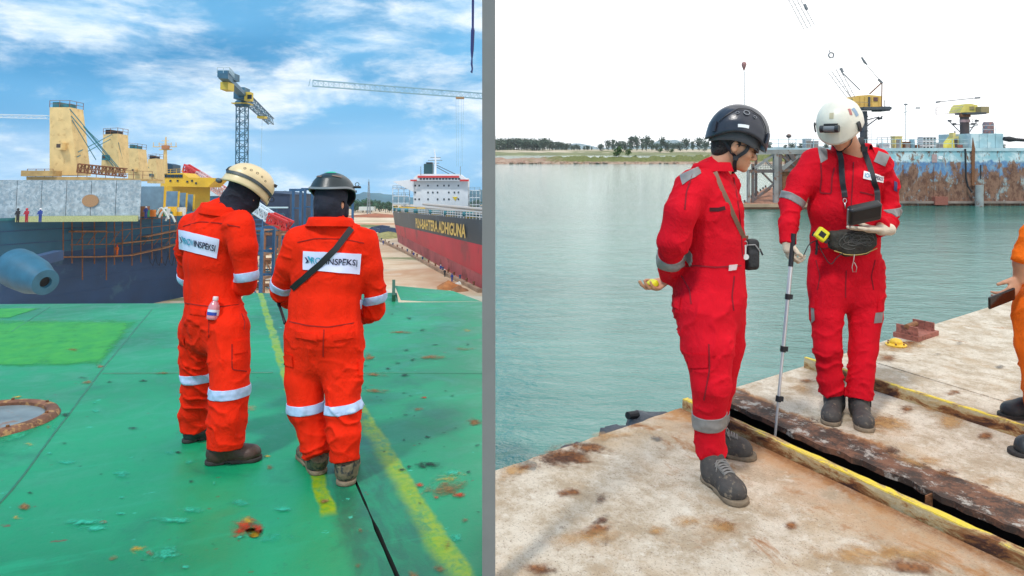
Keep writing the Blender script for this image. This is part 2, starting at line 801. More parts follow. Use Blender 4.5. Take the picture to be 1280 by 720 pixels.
def deck_mat(name, band):
    n = Nodes(name)
    x, y, z = n.xyz()
    big = n.noise(1.1, 6, 0.6, 0.4)
    mid = n.noise(4.2, 14, 0.78, 0.05)
    fine = n.noise(30, 12, 0.8, 0.0)
    grit = n.noise(120, 4, 0.6)
    c = n.mix(n.ramp(mid, 0.38, 0.60), (0.40, 0.31, 0.21), (0.64, 0.56, 0.45))
    c = n.mix(n.ramp(big, 0.52, 0.68, 0, 0.65), c, (0.50, 0.36, 0.22))
    c = n.mix(n.ramp(fine, 0.50, 0.64, 0, 0.6), c, (0.36, 0.28, 0.20))
    c = n.mix(n.ramp(n.noise(1.9, 12, 0.75, 0.1, loc=(6, 1, 3)), 0.52, 0.62, 0, 0.55), c, (0.46, 0.33, 0.21))
    c = n.mix(n.ramp(n.noise(13, 12, 0.8, 0.0, loc=(2, 7, 3)), 0.585, 0.64, 0, 0.8), c, (0.23, 0.15, 0.10))
    c = n.mix(n.ramp(grit, 0.58, 0.66, 0, 0.7), c, (0.15, 0.11, 0.085))
    c = n.mix(n.ramp(n.noise(7, 10, 0.78, 0.2, loc=(4, 2, 0)), 0.55, 0.66, 0, 0.7), c, (0.72, 0.66, 0.56))
    # rust blooms that grow towards the joint between the barges
    edge = n.ramp(y, -0.75, 0.05, 0, 1) if band == 'near' else n.ramp(y, gfront + 0.36, gfront + 0.1, 0, 1)
    rust = n.noise(2.6, 9, 0.7, 0.7, loc=(9, 1, 0))
    t = n.math('ADD', rust, n.math('MULTIPLY', edge, 0.16 if band == 'near' else 0.42))
    c = n.mix(n.ramp(t, 0.60, 0.70, 0, 0.85), c, (0.34, 0.15, 0.05))
    c = n.mix(n.ramp(n.math('ADD', t, n.math('MULTIPLY', fine, 0.2)), 0.78, 0.88, 0, 0.85), c, (0.13, 0.055, 0.03))
    if band == 'near':
        bl = n.math('MULTIPLY', n.ramp(y, -0.42, -0.02), n.ramp(n.math('ADD', mid, n.math('MULTIPLY', rust, 0.5)), 0.55, 0.85))
        c = n.mix(n.math('MULTIPLY', bl, 0.9), c, (0.46, 0.23, 0.09))
        c = n.mix(n.math('MULTIPLY', n.ramp(y, -0.09, -0.015), n.ramp(fine, 0.35, 0.6, 0.2, 0.9)), c, (0.26, 0.11, 0.045))
    h = n.math('ADD', n.math('MULTIPLY', mid, 0.5), n.math('ADD', n.math('MULTIPLY', fine, 0.5), n.math('MULTIPLY', grit, 0.15)))
    if band == 'far':
        wear = n.math('ADD', n.noise(7, 12, 0.78, 0.2), n.math('MULTIPLY', edge, 0.16))
        on = n.ramp(n.math('ADD', wear, n.math('MULTIPLY', edge, 0.15)), 0.62, 0.72)
        c = n.mix(on, c, n.mix(n.ramp(n.noise(8, 12, 0.8, 0.0), 0.42, 0.60), (0.06, 0.042, 0.034), (0.21, 0.10, 0.06)))
        c = n.mix(n.math('MULTIPLY', n.ramp(n.noise(8, 12, 0.8, loc=(5, 5, 5)), 0.525, 0.60), n.ramp(edge, 0.3, 0.9)), c, (0.42, 0.38, 0.33))
    return n.out(c, 0.82, n.bump(h, 0.55 if band == 'near' else 0.35, 0.03), spec=0.25)


M_slabA = deck_mat('weathered_deck_near', 'near')
M_slabB = deck_mat('weathered_deck_far', 'far')
M_rust = mat('rust', (0.22, 0.09, 0.035), 0.85, var=0.4, vscale=14, bump=0.5, bscale=60, col2=(0.07, 0.03, 0.02), thr=0.56)
M_dark = mat('dark_void', (0.01, 0.012, 0.016), 0.7)


def slab(name, pts, m, h=0.32):
    b = MB()
    b.prism([TG @ Vector((*p, 0)) for p in pts], (0, 0, -h))
    o = single(name, b, [m], kind='structure', base=Pb, rz=grz)
    return keep(o, TG)


a0 = TGI @ Pa
edge_dir = (a0.xy).normalized()
# near barge: water edge along a line from the seam to the joint
ptsA = [(0, 0)]
rr = random.Random(3)
for i in range(1, 26):
    q = a0.xy * (i / 25)
    ptsA.append((q.x + rr.uniform(-.006, .006), q.y + rr.uniform(-.006, .006)))
s0 = TGI @ Vector((seam_x(-2.5), -2.5, 0))
ptsA += [(s0.x, s0.y), (5.5, s0.y), (5.5, 0)]
deckA = slab('barge_deck', ptsA, M_slabA)
# far barge: ragged front edge, water edge running off to the right
eL = [gq(904, 489), gq(950, 475), gq(998, 460), gq(1094, 430), gq(1150, 411), gq(1290, 367)]
ptsB = []
x = gq(901, 500).x
while x < 5.2:
    ptsB.append((x, gfront + 0.013 * math.sin(x * 7) + rr.uniform(-0.012, 0.012)))
    x += 0.05
ptsB += [(5.2, 7.5)]
far = eL[-1] + (eL[-1] - eL[0]) * 0.5
ptsB += [(far.x, far.y)] + [(p.x, p.y) for p in reversed(eL)]
deckB = slab('barge_deck', ptsB, M_slabB, 0.03)

# near-black sheets painting the shade inside the joint; the barges' sides
b = MB()
b.prism([TG @ Vector((p[0], p[1], -0.33)) for p in [(-0.05, 0.0), (5.4, 0.0), (5.4, 1.2), (-0.05, 1.2)]], (0, 0, -0.05))
b.prism([TG @ Vector((p[0], p[1], -0.04)) for p in [(-0.05, gfront + 0.35), (5.2, gfront + 0.35), (5.2, gfront + 0.4), (-0.05, gfront + 0.4)]], (0, 0, -0.3))
b.prism([TG @ Vector((x_, y_, -0.025)) for x_, y_ in [(-0.03, 0.02), (0.0, 0.02), (0.0, gfront + .4), (-0.03, gfront + .4)]], (0, 0, -0.32))
part_of(deckA, 'joint_shade_sheet', b, M_dark)
b = MB()
for p, q in ((a0.xy, Vector((0, 0))), ):
    P0, P1 = TG @ Vector((p.x, p.y, -0.32)), TG @ Vector((q.x, q.y, -0.32))
    b.prism([P0, P1, P1 + ndir * 0.02 + Vector((0.3, -0.3, 0)), P0 + Vector((0.3, -0.3, 0))], (0, 0, -3.9))
part_of(deckA, 'barge_side', b, M_rust)
b = MB()
P0, P1 = TG @ Vector((eL[0].x, eL[0].y, -0.32)), TG @ Vector((eL[-1].x, eL[-1].y, -0.32))
b.prism([P0, P1, P1 + Vector((0.3, -0.6, 0)), P0 + Vector((0.3, -0.6, 0))], (0, 0, -3.9))
part_of(deckB, 'barge_side', b, M_rust)

# yellow angle irons along the joint


def beam_mat(name, edge, tw):
    n = Nodes(name)
    w = n.noise(11, 9, 0.72, 0.5, sc=(0.45, 1, 1))
    f = n.noise(50, 7, 0.7)
    x, y, z = n.xyz()
    t = n.math('ADD', w, n.math('MULTIPLY', n.ramp(z, 0.062, 0.03), 0.05))
    sp = n.nt.nodes.new('ShaderNodeSeparateXYZ')
    n.nt.links.new(n.tc.outputs['Normal'], sp.inputs[0])
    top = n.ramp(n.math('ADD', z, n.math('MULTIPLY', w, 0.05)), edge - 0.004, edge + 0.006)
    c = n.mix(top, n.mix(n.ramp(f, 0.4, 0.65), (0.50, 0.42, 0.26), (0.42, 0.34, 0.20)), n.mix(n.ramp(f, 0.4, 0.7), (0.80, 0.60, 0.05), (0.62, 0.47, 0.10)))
    t = n.math('ADD', n.math('ADD', t, 0.055), n.math('MULTIPLY', n.ramp(top, 0.0, 1.0), tw))
    c = n.mix(n.ramp(t, 0.50, 0.57), c, (0.45, 0.32, 0.15))
    c = n.mix(n.ramp(t, 0.55, 0.64), c, (0.24, 0.10, 0.035))
    c = n.mix(n.ramp(t, 0.64, 0.72), c, (0.07, 0.03, 0.02))
    return n.out(c, 0.75, n.bump(n.math('ADD', w, n.math('MULTIPLY', f, 0.4)), 0.6, 0.02), spec=0.3)


M_yel = beam_mat('worn_yellow_paint', 0.070, -0.035)
M_yel2 = beam_mat('faded_yellow_paint', 0.090, -0.01)


def angle_iron(o, y0, x0, x1, h, w, m=None):
    b = MB()
    rr = random.Random(int(x0 * 100))
    n = 90
    vs, fs = [], []
    for i in range(n + 1):
        x = x0 + (x1 - x0) * i / n
        j = lambda a: rr.uniform(-a, a)
        sec = [(0 + j(.0015), -0.05), (0 + j(.002), h * 0.6), (0.004 + j(.002), h + j(.002)), (w + j(.003), h + j(.002)),
               (w + j(.004), h - 0.012), (0.014, h - 0.014), (0.014, -0.05)]
        vs += [TG @ Vector((x, y0 + a, c)) for a, c in sec]
    k = 7
    for i in range(n):
        for q in range(k):
            fs.append((i * k + q, (i + 1) * k + q, (i + 1) * k + (q + 1) % k, i * k + (q + 1) % k))
    fs += [tuple(range(k)), tuple(range(n * k, n * k + k))]
    b.add(vs, fs)
    return part_of(o, 'angle_iron', b, m or M_yel)


yb = (gq(908, 535).y + gq(1017, 586).y + gq(1269, 708).y) / 3
angle_iron(deckA, yb, 0.0, 4.6, 0.055, 0.045)
y2 = (gq(999, 461).y + gq(1092, 486).y + gq(1269, 544).y) / 3
angle_iron(deckB, y2, gq(999, 461).x, 4.9, 0.075, 0.03, M_yel2)
# cut edge of the far deck plate: a raised rusty lip and a small plate stub hanging in the joint
b = MB()
b.box(TG @ Vector((gq(1153, 607).x + 0.05, gfront - 0.02, -0.055)), (0.006, 0.05, 0.09), Matrix.Rotation(grz, 3, 'Z'))
part_of(deckB, 'bracket', b, M_rust)

# ---- stains: thin irregular films of rust and flaked paint lying on the plates


def stain_mat(name, col, col2, thr=0.55, scale=9.0, rough=0.8, soft=0.6):
    if name in MATS:
        return MATS[name]
    n = Nodes(name)
    at = n.nt.nodes.new('ShaderNodeAttribute')
    at.attribute_name = 'fade'
    a = at.outputs['Fac']
    w = n.noise(scale, 8, 0.7, 0.5)
    f = n.noise(scale * 5, 6, 0.7)
    w0 = n.noise(scale * 0.35, 4, 0.6, 0.8, loc=(2, 5, 0))
    t = n.math('ADD', n.math('MULTIPLY', a, 0.75), n.math('ADD', n.math('MULTIPLY', w, 1.5), n.math('ADD', n.math('MULTIPLY', w0, 1.1), n.math('MULTIPLY', f, 0.5))))
    e = 1.86 + (thr - 0.55) * 1.5
    alpha = n.math('MULTIPLY', n.ramp(t, e - 0.06, e + soft - 0.06, 0, 0.9), n.ramp(a, 0.0, 0.45))
    c = n.mix(n.ramp(f, 0.42, 0.62), col, col2)
    return n.out(c, rough, n.bump(f, 0.05, 0.003), alpha=alpha, spec=0.2)


STN = [0]


def stain(o, side, px, py, rx, ry, m, name='rust_stain', slant=0.0):
    STN[0] += 1
    z = 0.003 + 0.0004 * (STN[0] % 12)
    V, fade, Fc = [], [], []
    nr, ns = 5, 24
    c0 = side.ground(px, py, z)
    V.append(c0)
    fade.append(1.0)
    for i in range(1, nr + 1):
        for k in range(ns):
            a = 2 * math.pi * k / ns
            u, v = math.cos(a) * i / nr, math.sin(a) * i / nr
            V.append(side.ground(px + rx * u + slant * v * ry, py + ry * v, z))
            fade.append(1.0 - i / nr)
    for k in range(ns):
        Fc.append((0, 1 + k, 1 + (k + 1) % ns))
    for i in range(nr - 1):
        for k in range(ns):
            p = 1 + i * ns
            Fc.append((p + k, p + ns + k, p + ns + (k + 1) % ns, p + (k + 1) % ns))
    me = bpy.data.meshes.new(name)
    me.from_pydata([tuple(v) for v in V], [], Fc)
    me.attributes.new('fade', 'FLOAT', 'POINT').data.foreach_set('value', fade)
    return part_of(o, name, me, m)


S_rust = stain_mat('rust_film', (0.30, 0.12, 0.04), (0.14, 0.055, 0.025))
S_dark = stain_mat('dark_rust_film', (0.13, 0.055, 0.03), (0.06, 0.03, 0.02), 0.58, 12)
S_tan = stain_mat('tan_rust_film', (0.52, 0.31, 0.13), (0.42, 0.23, 0.09), 0.50, 6, soft=0.8)
S_grey = stain_mat('grey_dirt', (0.12, 0.11, 0.10), (0.22, 0.20, 0.18), 0.62, 14)
for (px, py, rx, ry, m, sl) in [
        (712, 569, 52, 18, S_rust, -0.9), (705, 571, 44, 14, S_dark, -0.9), (735, 560, 30, 9, S_rust, -0.9), (715, 615, 20, 7, S_rust, -1), (750, 624, 14, 8, S_dark, -.6), (752, 650, 13, 8, S_dark, -.6), (748, 662, 30, 12, S_rust, -1.2),
        (759, 677, 11, 9, S_dark, 0), (738, 672, 60, 14, S_tan, -2), (680, 711, 22, 9, S_dark, 0), (668, 708, 34, 12, S_rust, 0),
        (905, 656, 20, 12, S_rust, 0), (900, 660, 40, 18, S_tan, 0), (988, 657, 13, 8, S_rust, 0), (1090, 692, 90, 16, S_tan, 1.5),
        (858, 652, 22, 10, S_tan, 0), (820, 663, 14, 7, S_tan, 0), (822, 549, 13, 6, S_grey, 0), (1140, 708, 40, 12, S_rust, 1.5),
        (640, 590, 20, 12, S_tan, -1), (660, 583, 26, 8, S_rust, -1), (1150, 690, 60, 14, S_tan, 2), (770, 545, 40, 10, S_tan, -2)]:
    stain(deckA, RIGHT, px, py, rx * 1.35, ry * 1.35, m, slant=sl)
for (px, py, rx, ry, m, sl) in [
        (1134, 511, 16, 8, S_rust, 0), (1100, 527, 26, 14, S_rust, 0), (1104, 530, 44, 18, S_tan, 0), (1165, 509, 18, 6, S_tan, 0), (1190, 524, 30, 14, S_tan, 0),
        (1233, 545, 12, 7, S_rust, 0), (1000, 487, 24, 7, S_tan, 0), (1010, 476, 16, 6, S_rust, 0), (1172, 442, 9, 3, S_grey, 0), (1199, 428, 8, 4, S_grey, 0), (1250, 458, 8, 3, S_grey, 0),
        (1110, 447, 20, 8, S_rust, 0), (1190, 491, 14, 5, S_rust, 0), (1160, 577, 40, 14, S_tan, 2), (1180, 590, 20, 8, S_rust, 1), (1136, 428, 22, 7, S_rust, 0), (1120, 433, 50, 9, S_tan, 0),
        (1110, 560, 26, 9, S_dark, 1.5), (1240, 600, 26, 12, S_tan, 0), (1262, 500, 14, 7, S_tan, 0)]:
    stain(deckB, RIGHT, px, py, rx * 1.25, ry * 1.25, m, slant=sl)
# weld line across the far deck
b = MB()
b.bar(WG(1092, 452, 0.002), WG(1290, 512, 0.002), 0.016, 0.008)
part_of(deckB, 'weld_seam', b, M_slabB)

# fittings on the far barge: a domed yellow mooring button and a rusty bracket
M_yfit = mat('yellow_fitting', (0.72, 0.45, 0.03), 0.5, var=0.25, vscale=30, col2=(0.25, 0.10, 0.03), thr=0.62)
c = WG(1120, 432)
t = Thing('mooring_button', 'small domed yellow deck fitting beside the rusty bracket at the barge edge', 'deck fitting', c)
b = MB()
b.lathe([(0.075, 0), (0.078, 0.012), (0.06, 0.02), (0.055, 0.022)], Matrix.Translation(c), 24)
t.part('flange', b, M_yfit, auto=40)
b = MB()
b.lathe([(0.046, 0.02), (0.048, 0.035), (0.036, 0.05), (0.015, 0.058), (0.004, 0.06)], Matrix.Translation(c), 20)
t.part('dome', b, M_yfit, auto=50)
for k in range(6):
    b = MB()
    a = k * math.pi / 3
    b.lathe([(0.007, 0.019), (0.007, 0.03)], Matrix.Translation(c + Vector((math.cos(a) * .064, math.sin(a) * .064, 0))), 6)
    t.part('bolt', b, M_rust)
c = WG(1145, 420)
t = Thing('mooring_bracket', 'rusty red steel bracket with a raised roller arm on the barge edge', 'bracket', c)
M_redrust = mat('red_rust', (0.30, 0.10, 0.07), 0.75, var=0.35, vscale=18, bump=0.4, col2=(0.12, 0.045, 0.03), thr=0.58)
ex = (WG(1269, 376) - WG(1094, 430)).normalized()
ey = Vector((-ex.y, ex.x, 0))
Mx = Matrix((ex, ey, Vector((0, 0, 1)))).transposed()
b = MB()
b.box(c + Vector((0, 0, 0.02)), (0.36, 0.20, 0.04), Mx)
t.part('base_plate', b, M_redrust)
for s in (-0.15, 0.13):
    b = MB()
    b.box(c + ex * s + Vector((0, 0, 0.075)), (0.015, 0.17, 0.07), Mx)
    t.part('cheek_plate', b, M_redrust)
b = MB()
b.tube([c - ex * 0.16 + Vector((0, 0, 0.10)), c + ex * 0.0 + Vector((0, 0, 0.105))], 0.022, 10)
t.part('roller', b, M_rust)

# ---- black rubber fender hanging over the near barge's edge
t = Thing('rubber_fender', 'dark rubber fender sheet over the barge edge above the water', 'fender', WG(800, 530))
b = MB()
p = [WG(712, 557), WG(760, 541), WG(803, 527), WG(850, 512)]
outw = Vector((-edge_dir.y, edge_dir.x, 0))
outw = (TG.to_3x3() @ outw)
if outw.y < 0:
    outw = -outw
vs, fs = [], []
prof = [(0.02, -0.03), (0.09, -0.035), (0.17, -0.06), (0.2, -0.16), (0.15, -0.22), (0.02, -0.22)]
N_ = 24
for i in range(N_ + 1):
    q = i / N_ * 3
    j = min(int(q), 2)
    c = p[j].lerp(p[j + 1], q - j)
    s = 0.55 + 0.45 * math.sin(i * 0.7) * (0.3 if i < 10 else 1) + (0.5 if i > 12 else 0)
    vs += [c + outw * (a * s) + Vector((0, 0, z + 0.012 * math.sin(i * 1.9 + a * 30))) for a, z in prof]
for i in range(N_):
    for q in range(6):
        fs.append((i * 6 + q, (i + 1) * 6 + q, (i + 1) * 6 + (q + 1) % 6, i * 6 + (q + 1) % 6))
b.add(vs, fs)
M_rubber = mat('rubber', (0.045, 0.052, 0.065), 0.6, var=0.4, vscale=10, bump=0.4)
t.part('sheet', b, M_rubber, smooth=True)
b = MB()
c = WG(803, 521) + Vector((0, 0, -0.02))
b.tube([c - ex * 0.02 + outw * 0.1, c + outw * 0.1 + ex * .06 + Vector((0, 0, -.01))], 0.022, 10)
t.part('tube_end', b, M_dark)

# ---- the sea
SEA = -4.0


def water_mat():
    n = Nodes('sea_water')
    x, y, z = n.xyz()
    w1 = n.noise(0.9, 6, 0.62, 0.4, sc=(1.0, 1.9, 1), rot=(0, 0, 0.25))
    w2 = n.noise(3.4, 5, 0.6, 0.3, sc=(1.0, 1.7, 1), rot=(0, 0, -0.2))
    w3 = n.noise(0.12, 4, 0.55, 0.4, sc=(0.5, 1.6, 1))
    h = n.math('ADD', w1, n.math('ADD', n.math('MULTIPLY', w2, 0.32), n.math('MULTIPLY', w3, 1.5)))
    c = n.mix(n.ramp(w3, 0.3, 0.7), (0.022, 0.150, 0.128), (0.050, 0.21, 0.175))
    return n.out(c, 0.07, n.bump(h, 0.24, 0.42), spec=0.5)


b = MB()
ring = [0.5, 3, 12, 60, 400, 2500, 7000]
vs, fs = [], []
for y in ring:
    for k in range(9):
        x0 = seam_x(y)
        x1 = max(40, y * 2.2)
        vs.append((x0 + (x1 - x0) * k / 8, y, SEA))
for i in range(len(ring) - 1):
    for k in range(8):
        p = i * 9 + k
        fs.append((p, p + 1, p + 10, p + 9))
b.add(vs, fs)
b.add([(0, 0.5, SEA), (40, 0.5, SEA), (60, -60, SEA), (0, -60, SEA)], [(0, 1, 2, 3)])
single('sea', b, water_mat(), kind='structure')

# ------------------------------------------------------------------ left yard: green steel hatch covers
g0, g1 = LG(347, 380), LG(496, 719)
ld = (g1 - g0).normalized()
lrz = math.atan2(ld.y, ld.x)
TL = Matrix.Translation(g0) @ Matrix.Rotation(lrz, 4, 'Z')
TLI = TL.inverted()
lq = lambda px, py: TLI @ LG(px, py)
# local y is positive on the right-hand side of the picture
ysgn = 1 if lq(560, 600).y > 0 else -1
sl_ = [lq(336, 396).y, lq(360, 535 - 70).y, lq(400, 628).y]
sr_ = [lq(449, 521).y, lq(479, 559).y, lq(522, 625).y, lq(556, 690).y]
print('stripe offsets', sl_, sr_)


def green_mat():
    n = Nodes('green_deck_paint')
    x, y, z = n.xyz()
    yy = n.math('MULTIPLY', y, float(ysgn))
    big = n.noise(0.5, 4, 0.5, 0.4)
    mid = n.noise(3.5, 8, 0.65, 0.5)
    fine = n.noise(22, 8, 0.7, 0.3)
    grit = n.noise(75, 5, 0.65)
    c = n.mix(n.ramp(big, 0.35, 0.65), (0.003, 0.165, 0.066), (0.006, 0.27, 0.115))
    c = n.mix(n.ramp(mid, 0.45, 0.7, 0, 0.4), c, (0.012, 0.32, 0.155))
    c = n.mix(n.ramp(fine, 0.56, 0.72, 0, 0.45), c, (0.008, 0.13, 0.085))
    # worn dark band beside the joint
    a0 = abs(sum(sl_) / 3)
    a1 = abs(sum(sr_) / 4)
    wob = n.math('MULTIPLY', n.math('SUBTRACT', mid, 0.5), 0.09)
    v = n.math('ADD', yy, wob)
    dark = n.math('MULTIPLY', n.ramp(v, -a0 - 0.02, -a0 + 0.05), n.ramp(v, a1 + 0.05, a1 - 0.06))
    scuff = n.ramp(n.noise(6, 9, 0.75, 0.8, sc=(0.5, 1.4, 1)), 0.35, 0.62)
    c = n.mix(n.math('MULTIPLY', dark, n.math('ADD', n.math('MULTIPLY', scuff, 0.5), 0.35)), c, (0.012, 0.105, 0.062))
    # painted lime stripes, broken by wear
    wear = n.ramp(n.math('ADD', n.noise(5, 10, 0.72, 0.2, sc=(0.45, 1.3, 1)), n.math('MULTIPLY', fine, 0.25)), 0.82, 0.60)
    xe = lq(406, 642).x
    s1 = n.math('MULTIPLY', n.math('MULTIPLY', n.ramp(v, -a0 - 0.055, -a0 - 0.035), n.ramp(v, -a0 + 0.045, -a0 + 0.025)), n.ramp(x, xe + 0.06, xe - 0.04))
    s2 = n.math('MULTIPLY', n.ramp(v, a1 - 0.085, a1 - 0.0), n.ramp(v, a1 + 0.07, a1 + 0.04))
    st = n.math('MULTIPLY', n.math('MAXIMUM', s1, s2), wear)
    c = n.mix(st, c, n.mix(n.ramp(fine, 0.4, 0.65), (0.23, 0.34, 0.007), (0.12, 0.30, 0.014)))
    # specks of dirt and rust pits
    c = n.mix(n.ramp(grit, 0.67, 0.72, 0, 0.8), c, (0.02, 0.045, 0.035))
    c = n.mix(n.ramp(n.noise(13, 3, 0.5, 0.4, sc=(1.5, 0.8, 1), loc=(3, 8, 1)), 0.715, 0.735, 0, 0.9), c, (0.12, 0.075, 0.03))
    c = n.mix(n.ramp(n.noise(9, 5, 0.6, 0.4, sc=(1.4, 0.8, 1), loc=(13, 2, 1)), 0.69, 0.71, 0, 0.6), c, (0.06, 0.55, 0.40))
    h = n.math('ADD', n.math('MULTIPLY', mid, 0.4), n.math('ADD', n.math('MULTIPLY', fine, 0.3), n.math('MULTIPLY', grit, 0.2)))
    rough = n.ramp(mid, 0.3, 0.7, 0.30, 0.52)
    streak = n.noise(2.2, 8, 0.7, 0.3, sc=(2.6, 0.35, 1), loc=(7, 3, 0))
    c = n.mix(n.ramp(streak, 0.55, 0.72, 0, 0.5), c, (0.012, 0.33, 0.17))
    c = n.mix(n.ramp(n.noise(1.1, 8, 0.7, 0.5, loc=(1, 8, 0)), 0.55, 0.7, 0, 0.5), c, (0.003, 0.105, 0.06))
    return n.out(c, rough, n.bump(h, 0.25, 0.015), spec=0.35)


M_green = green_mat()
M_edge = mat('dark_plate_edge', (0.012, 0.018, 0.014), 0.9, var=0.4, vscale=10)


def lslab(pts, h=0.3):
    b = MB()
    b.prism([TL @ Vector((*p, 0)) for p in pts], (0, 0, -h))
    b.mi = [0 if k == 0 else 1 for k in range(len(b.f))]
    o = single('green_deck', b, [M_green, M_edge], side=LEFT, kind='structure', base=g0, rz=lrz)
    return keep(o, TL)


gw = 0.008
Sx = lambda y: TLI @ Vector((seam_x(y) * 0.992, y, 0))
pL = lambda px, py: tuple(lq(px, py).xy)


def lg(x, s):
    """edge of the joint, slightly uneven"""
    return s * (gw + 0.003 * math.sin(x * 5.1) + 0.002 * math.sin(x * 13.7) + 0.0015 * math.sin(x * 41))


xs = [i * 0.1 for i in range(-12, 110)]
back_x = lq(347, 366).x
seam_end = max(x for x in xs if (g0 + ld * x).y > 0.4 and (g0 + ld * x).x < seam_x((g0 + ld * x).y) - 0.02)
xs = [x for x in xs if back_x < x < seam_end]
far_left = TLI @ Vector((-20, LG(14, 380).y, 0))
near_left = TLI @ Vector((-20, -3, 0))
near_end = TLI @ Vector((0, -3, 0))
seam_tip = Sx((g0 + ld * seam_end).y - 0.05)
ptsL = [(back_x, lg(back_x, -ysgn))] + [(x, lg(x, -ysgn)) for x in xs] + [(seam_tip.x, seam_tip.y), (Sx(-2.6).x, Sx(-2.6).y)] + [tuple(near_left.xy)] + [pL(-300, 381), pL(14, 380), pL(226, 379), pL(300, 378), pL(306, 366)]
ptsR = [(back_x, lg(back_x, ysgn))] + [(x, lg(x, ysgn)) for x in xs]
ptsR += [(seam_tip.x, seam_tip.y)]
sf = Sx(LG(603, 377).y)
ptsR += [(sf.x, sf.y), pL(560, 377.5), pL(498, 378), pL(496, 366)]
gdL = lslab(ptsL)
gdR = lslab(ptsR)
b = MB()
b.prism([TL @ Vector((x, y, -0.31)) for x, y in ((back_x, -0.2), (seam_end - 0.5, -0.2), (seam_end - 0.5, 0.2), (back_x, 0.2))], (0, 0, -0.05))
part_of(gdL, 'joint_shade_sheet', b, M_dark)  # near-black sheet paints the shade down in the joint
# raised coaming plate at the far right edge
b = MB()
k0, k1, k2, k3 = LG(497, 377), LG(602, 377.2), LG(566, 366), LG(493, 364.5)
up = Vector((0, 0, 0.0))
h_ = 0.10
b.add([k0 + Vector((0.05, 0, h_ * 0.2)), k1 + Vector((0, 0, 0.004)), k2 + Vector((0, 0, h_ * .3)), k3 + Vector((0, 0, h_)),
       k0 + Vector((0.42, 0, 0.0))], [(0, 4, 3), (4, 1, 2, 3)])
part_of(gdR, 'ramp_plate', b, M_green)
b = MB()
b.bar(LG(492, 377), LG(492, 364.5) + Vector((0, 0, 0.10)), 0.05, 0.2)
part_of(gdR, 'coaming', b, mat('dark_green', (0.01, 0.07, 0.03), 0.6))

def film(o, side, quad, m, name):
    """thin layer of other paint with worn edges"""
    STN[0] += 1
    z = 0.0025 + 0.0003 * (STN[0] % 12)
    q4 = [Vector((*q, 0)) for q in quad]
    V, fade, Fc = [], [], []
    nn = 16
    for j in range(nn + 1):
        for i in range(nn + 1):
            u, v = i / nn, j / nn
            q = q4[0].lerp(q4[1], u).lerp(q4[3].lerp(q4[2], u), v)
            V.append(tuple(side.ground(q.x, q.y, z)))
            fade.append(min(1.0, min(u, 1 - u) * 9, min(v, 1 - v) * 7))
    for j in range(nn):
        for i in range(nn):
            k = j * (nn + 1) + i
            Fc.append((k, k + 1, k + nn + 2, k + nn + 1))
    me = bpy.data.meshes.new(name)
    me.from_pydata(V, [], Fc)
    me.attributes.new('fade', 'FLOAT', 'POINT').data.foreach_set('value', fade)
    return part_of(o, name, me, m)


# weld beads and plate seams
M_bead = mat('green_bead', (0.008, 0.15, 0.085), 0.5, var=0.3, vscale=12)


def bead(o, pts, w=0.016, h=0.006):
    b = MB()
    P = [LG(*p) for p in pts]
    rr = random.Random(len(pts))
    for i in range(len(P) - 1):
        n = max(2, int((P[i + 1] - P[i]).length / 0.12))
        L_ = [P[i].lerp(P[i + 1], k / n) for k in range(n + 1)]
        L_ = [q + Vector((rr.uniform(-.003, .003), 0, 0)) for q in L_]
        b.tube(L_, w / 2, 6)
    for v in b.v:
        v.z = max(0.0, v.z * h / (w / 2) * 1.0) + 0.001
    return part_of(o, 'weld_seam', b, M_bead)


bead(gdL, [(-30, 660), (14, 614), (130, 459), (190, 387)])
bead(gdL, [(14, 415), (62, 384)])
bead(gdL, [(128, 467), (341, 466)], 0.014)
bead(gdR, [(452, 466), (606, 467)], 0.012, 0.004)
# lime patch painted over the far left plates
n = Nodes('lime_paint_patch')
at = n.nt.nodes.new('ShaderNodeAttribute')
at.attribute_name = 'fade'
w = n.noise(1.6, 7, 0.6, 0.5)
t_ = n.math('ADD', n.math('MULTIPLY', at.outputs['Fac'], 0.8), n.math('MULTIPLY', n.math('SUBTRACT', n.noise(4, 10, 0.75), 0.3), 1.1))
M_lime = n.out(n.mix(n.ramp(n.noise(6, 8, 0.7), 0.35, 0.65), (0.015, 0.30, 0.05), (0.05, 0.38, 0.04)), 0.5, alpha=n.ramp(t_, 0.45, 1.05, 0, 0.85), spec=0.35)
film(gdL, LEFT, [(-30, 396), (188, 396), (131, 459), (-30, 464)], M_lime, 'paint_patch')
film(gdL, LEFT, [(-30, 384), (60, 384), (10, 398), (-30, 400)], M_lime, 'paint_patch')
S_lite = stain_mat('pale_green_flakes', (0.02, 0.36, 0.22), (0.04, 0.46, 0.30), 0.52, 13, 0.5)
S_red = stain_mat('red_rust_film', (0.50, 0.04, 0.012), (0.24, 0.05, 0.02), 0.60, 16)
S_yel = stain_mat('yellow_rust_film', (0.60, 0.42, 0.02), (0.45, 0.22, 0.02), 0.60, 14)
S_brn = stain_mat('brown_rust_film', (0.17, 0.075, 0.028), (0.26, 0.16, 0.06), 0.58, 9)
S_blk = stain_mat('black_scuff', (0.012, 0.03, 0.024), (0.02, 0.05, 0.04), 0.62, 16)
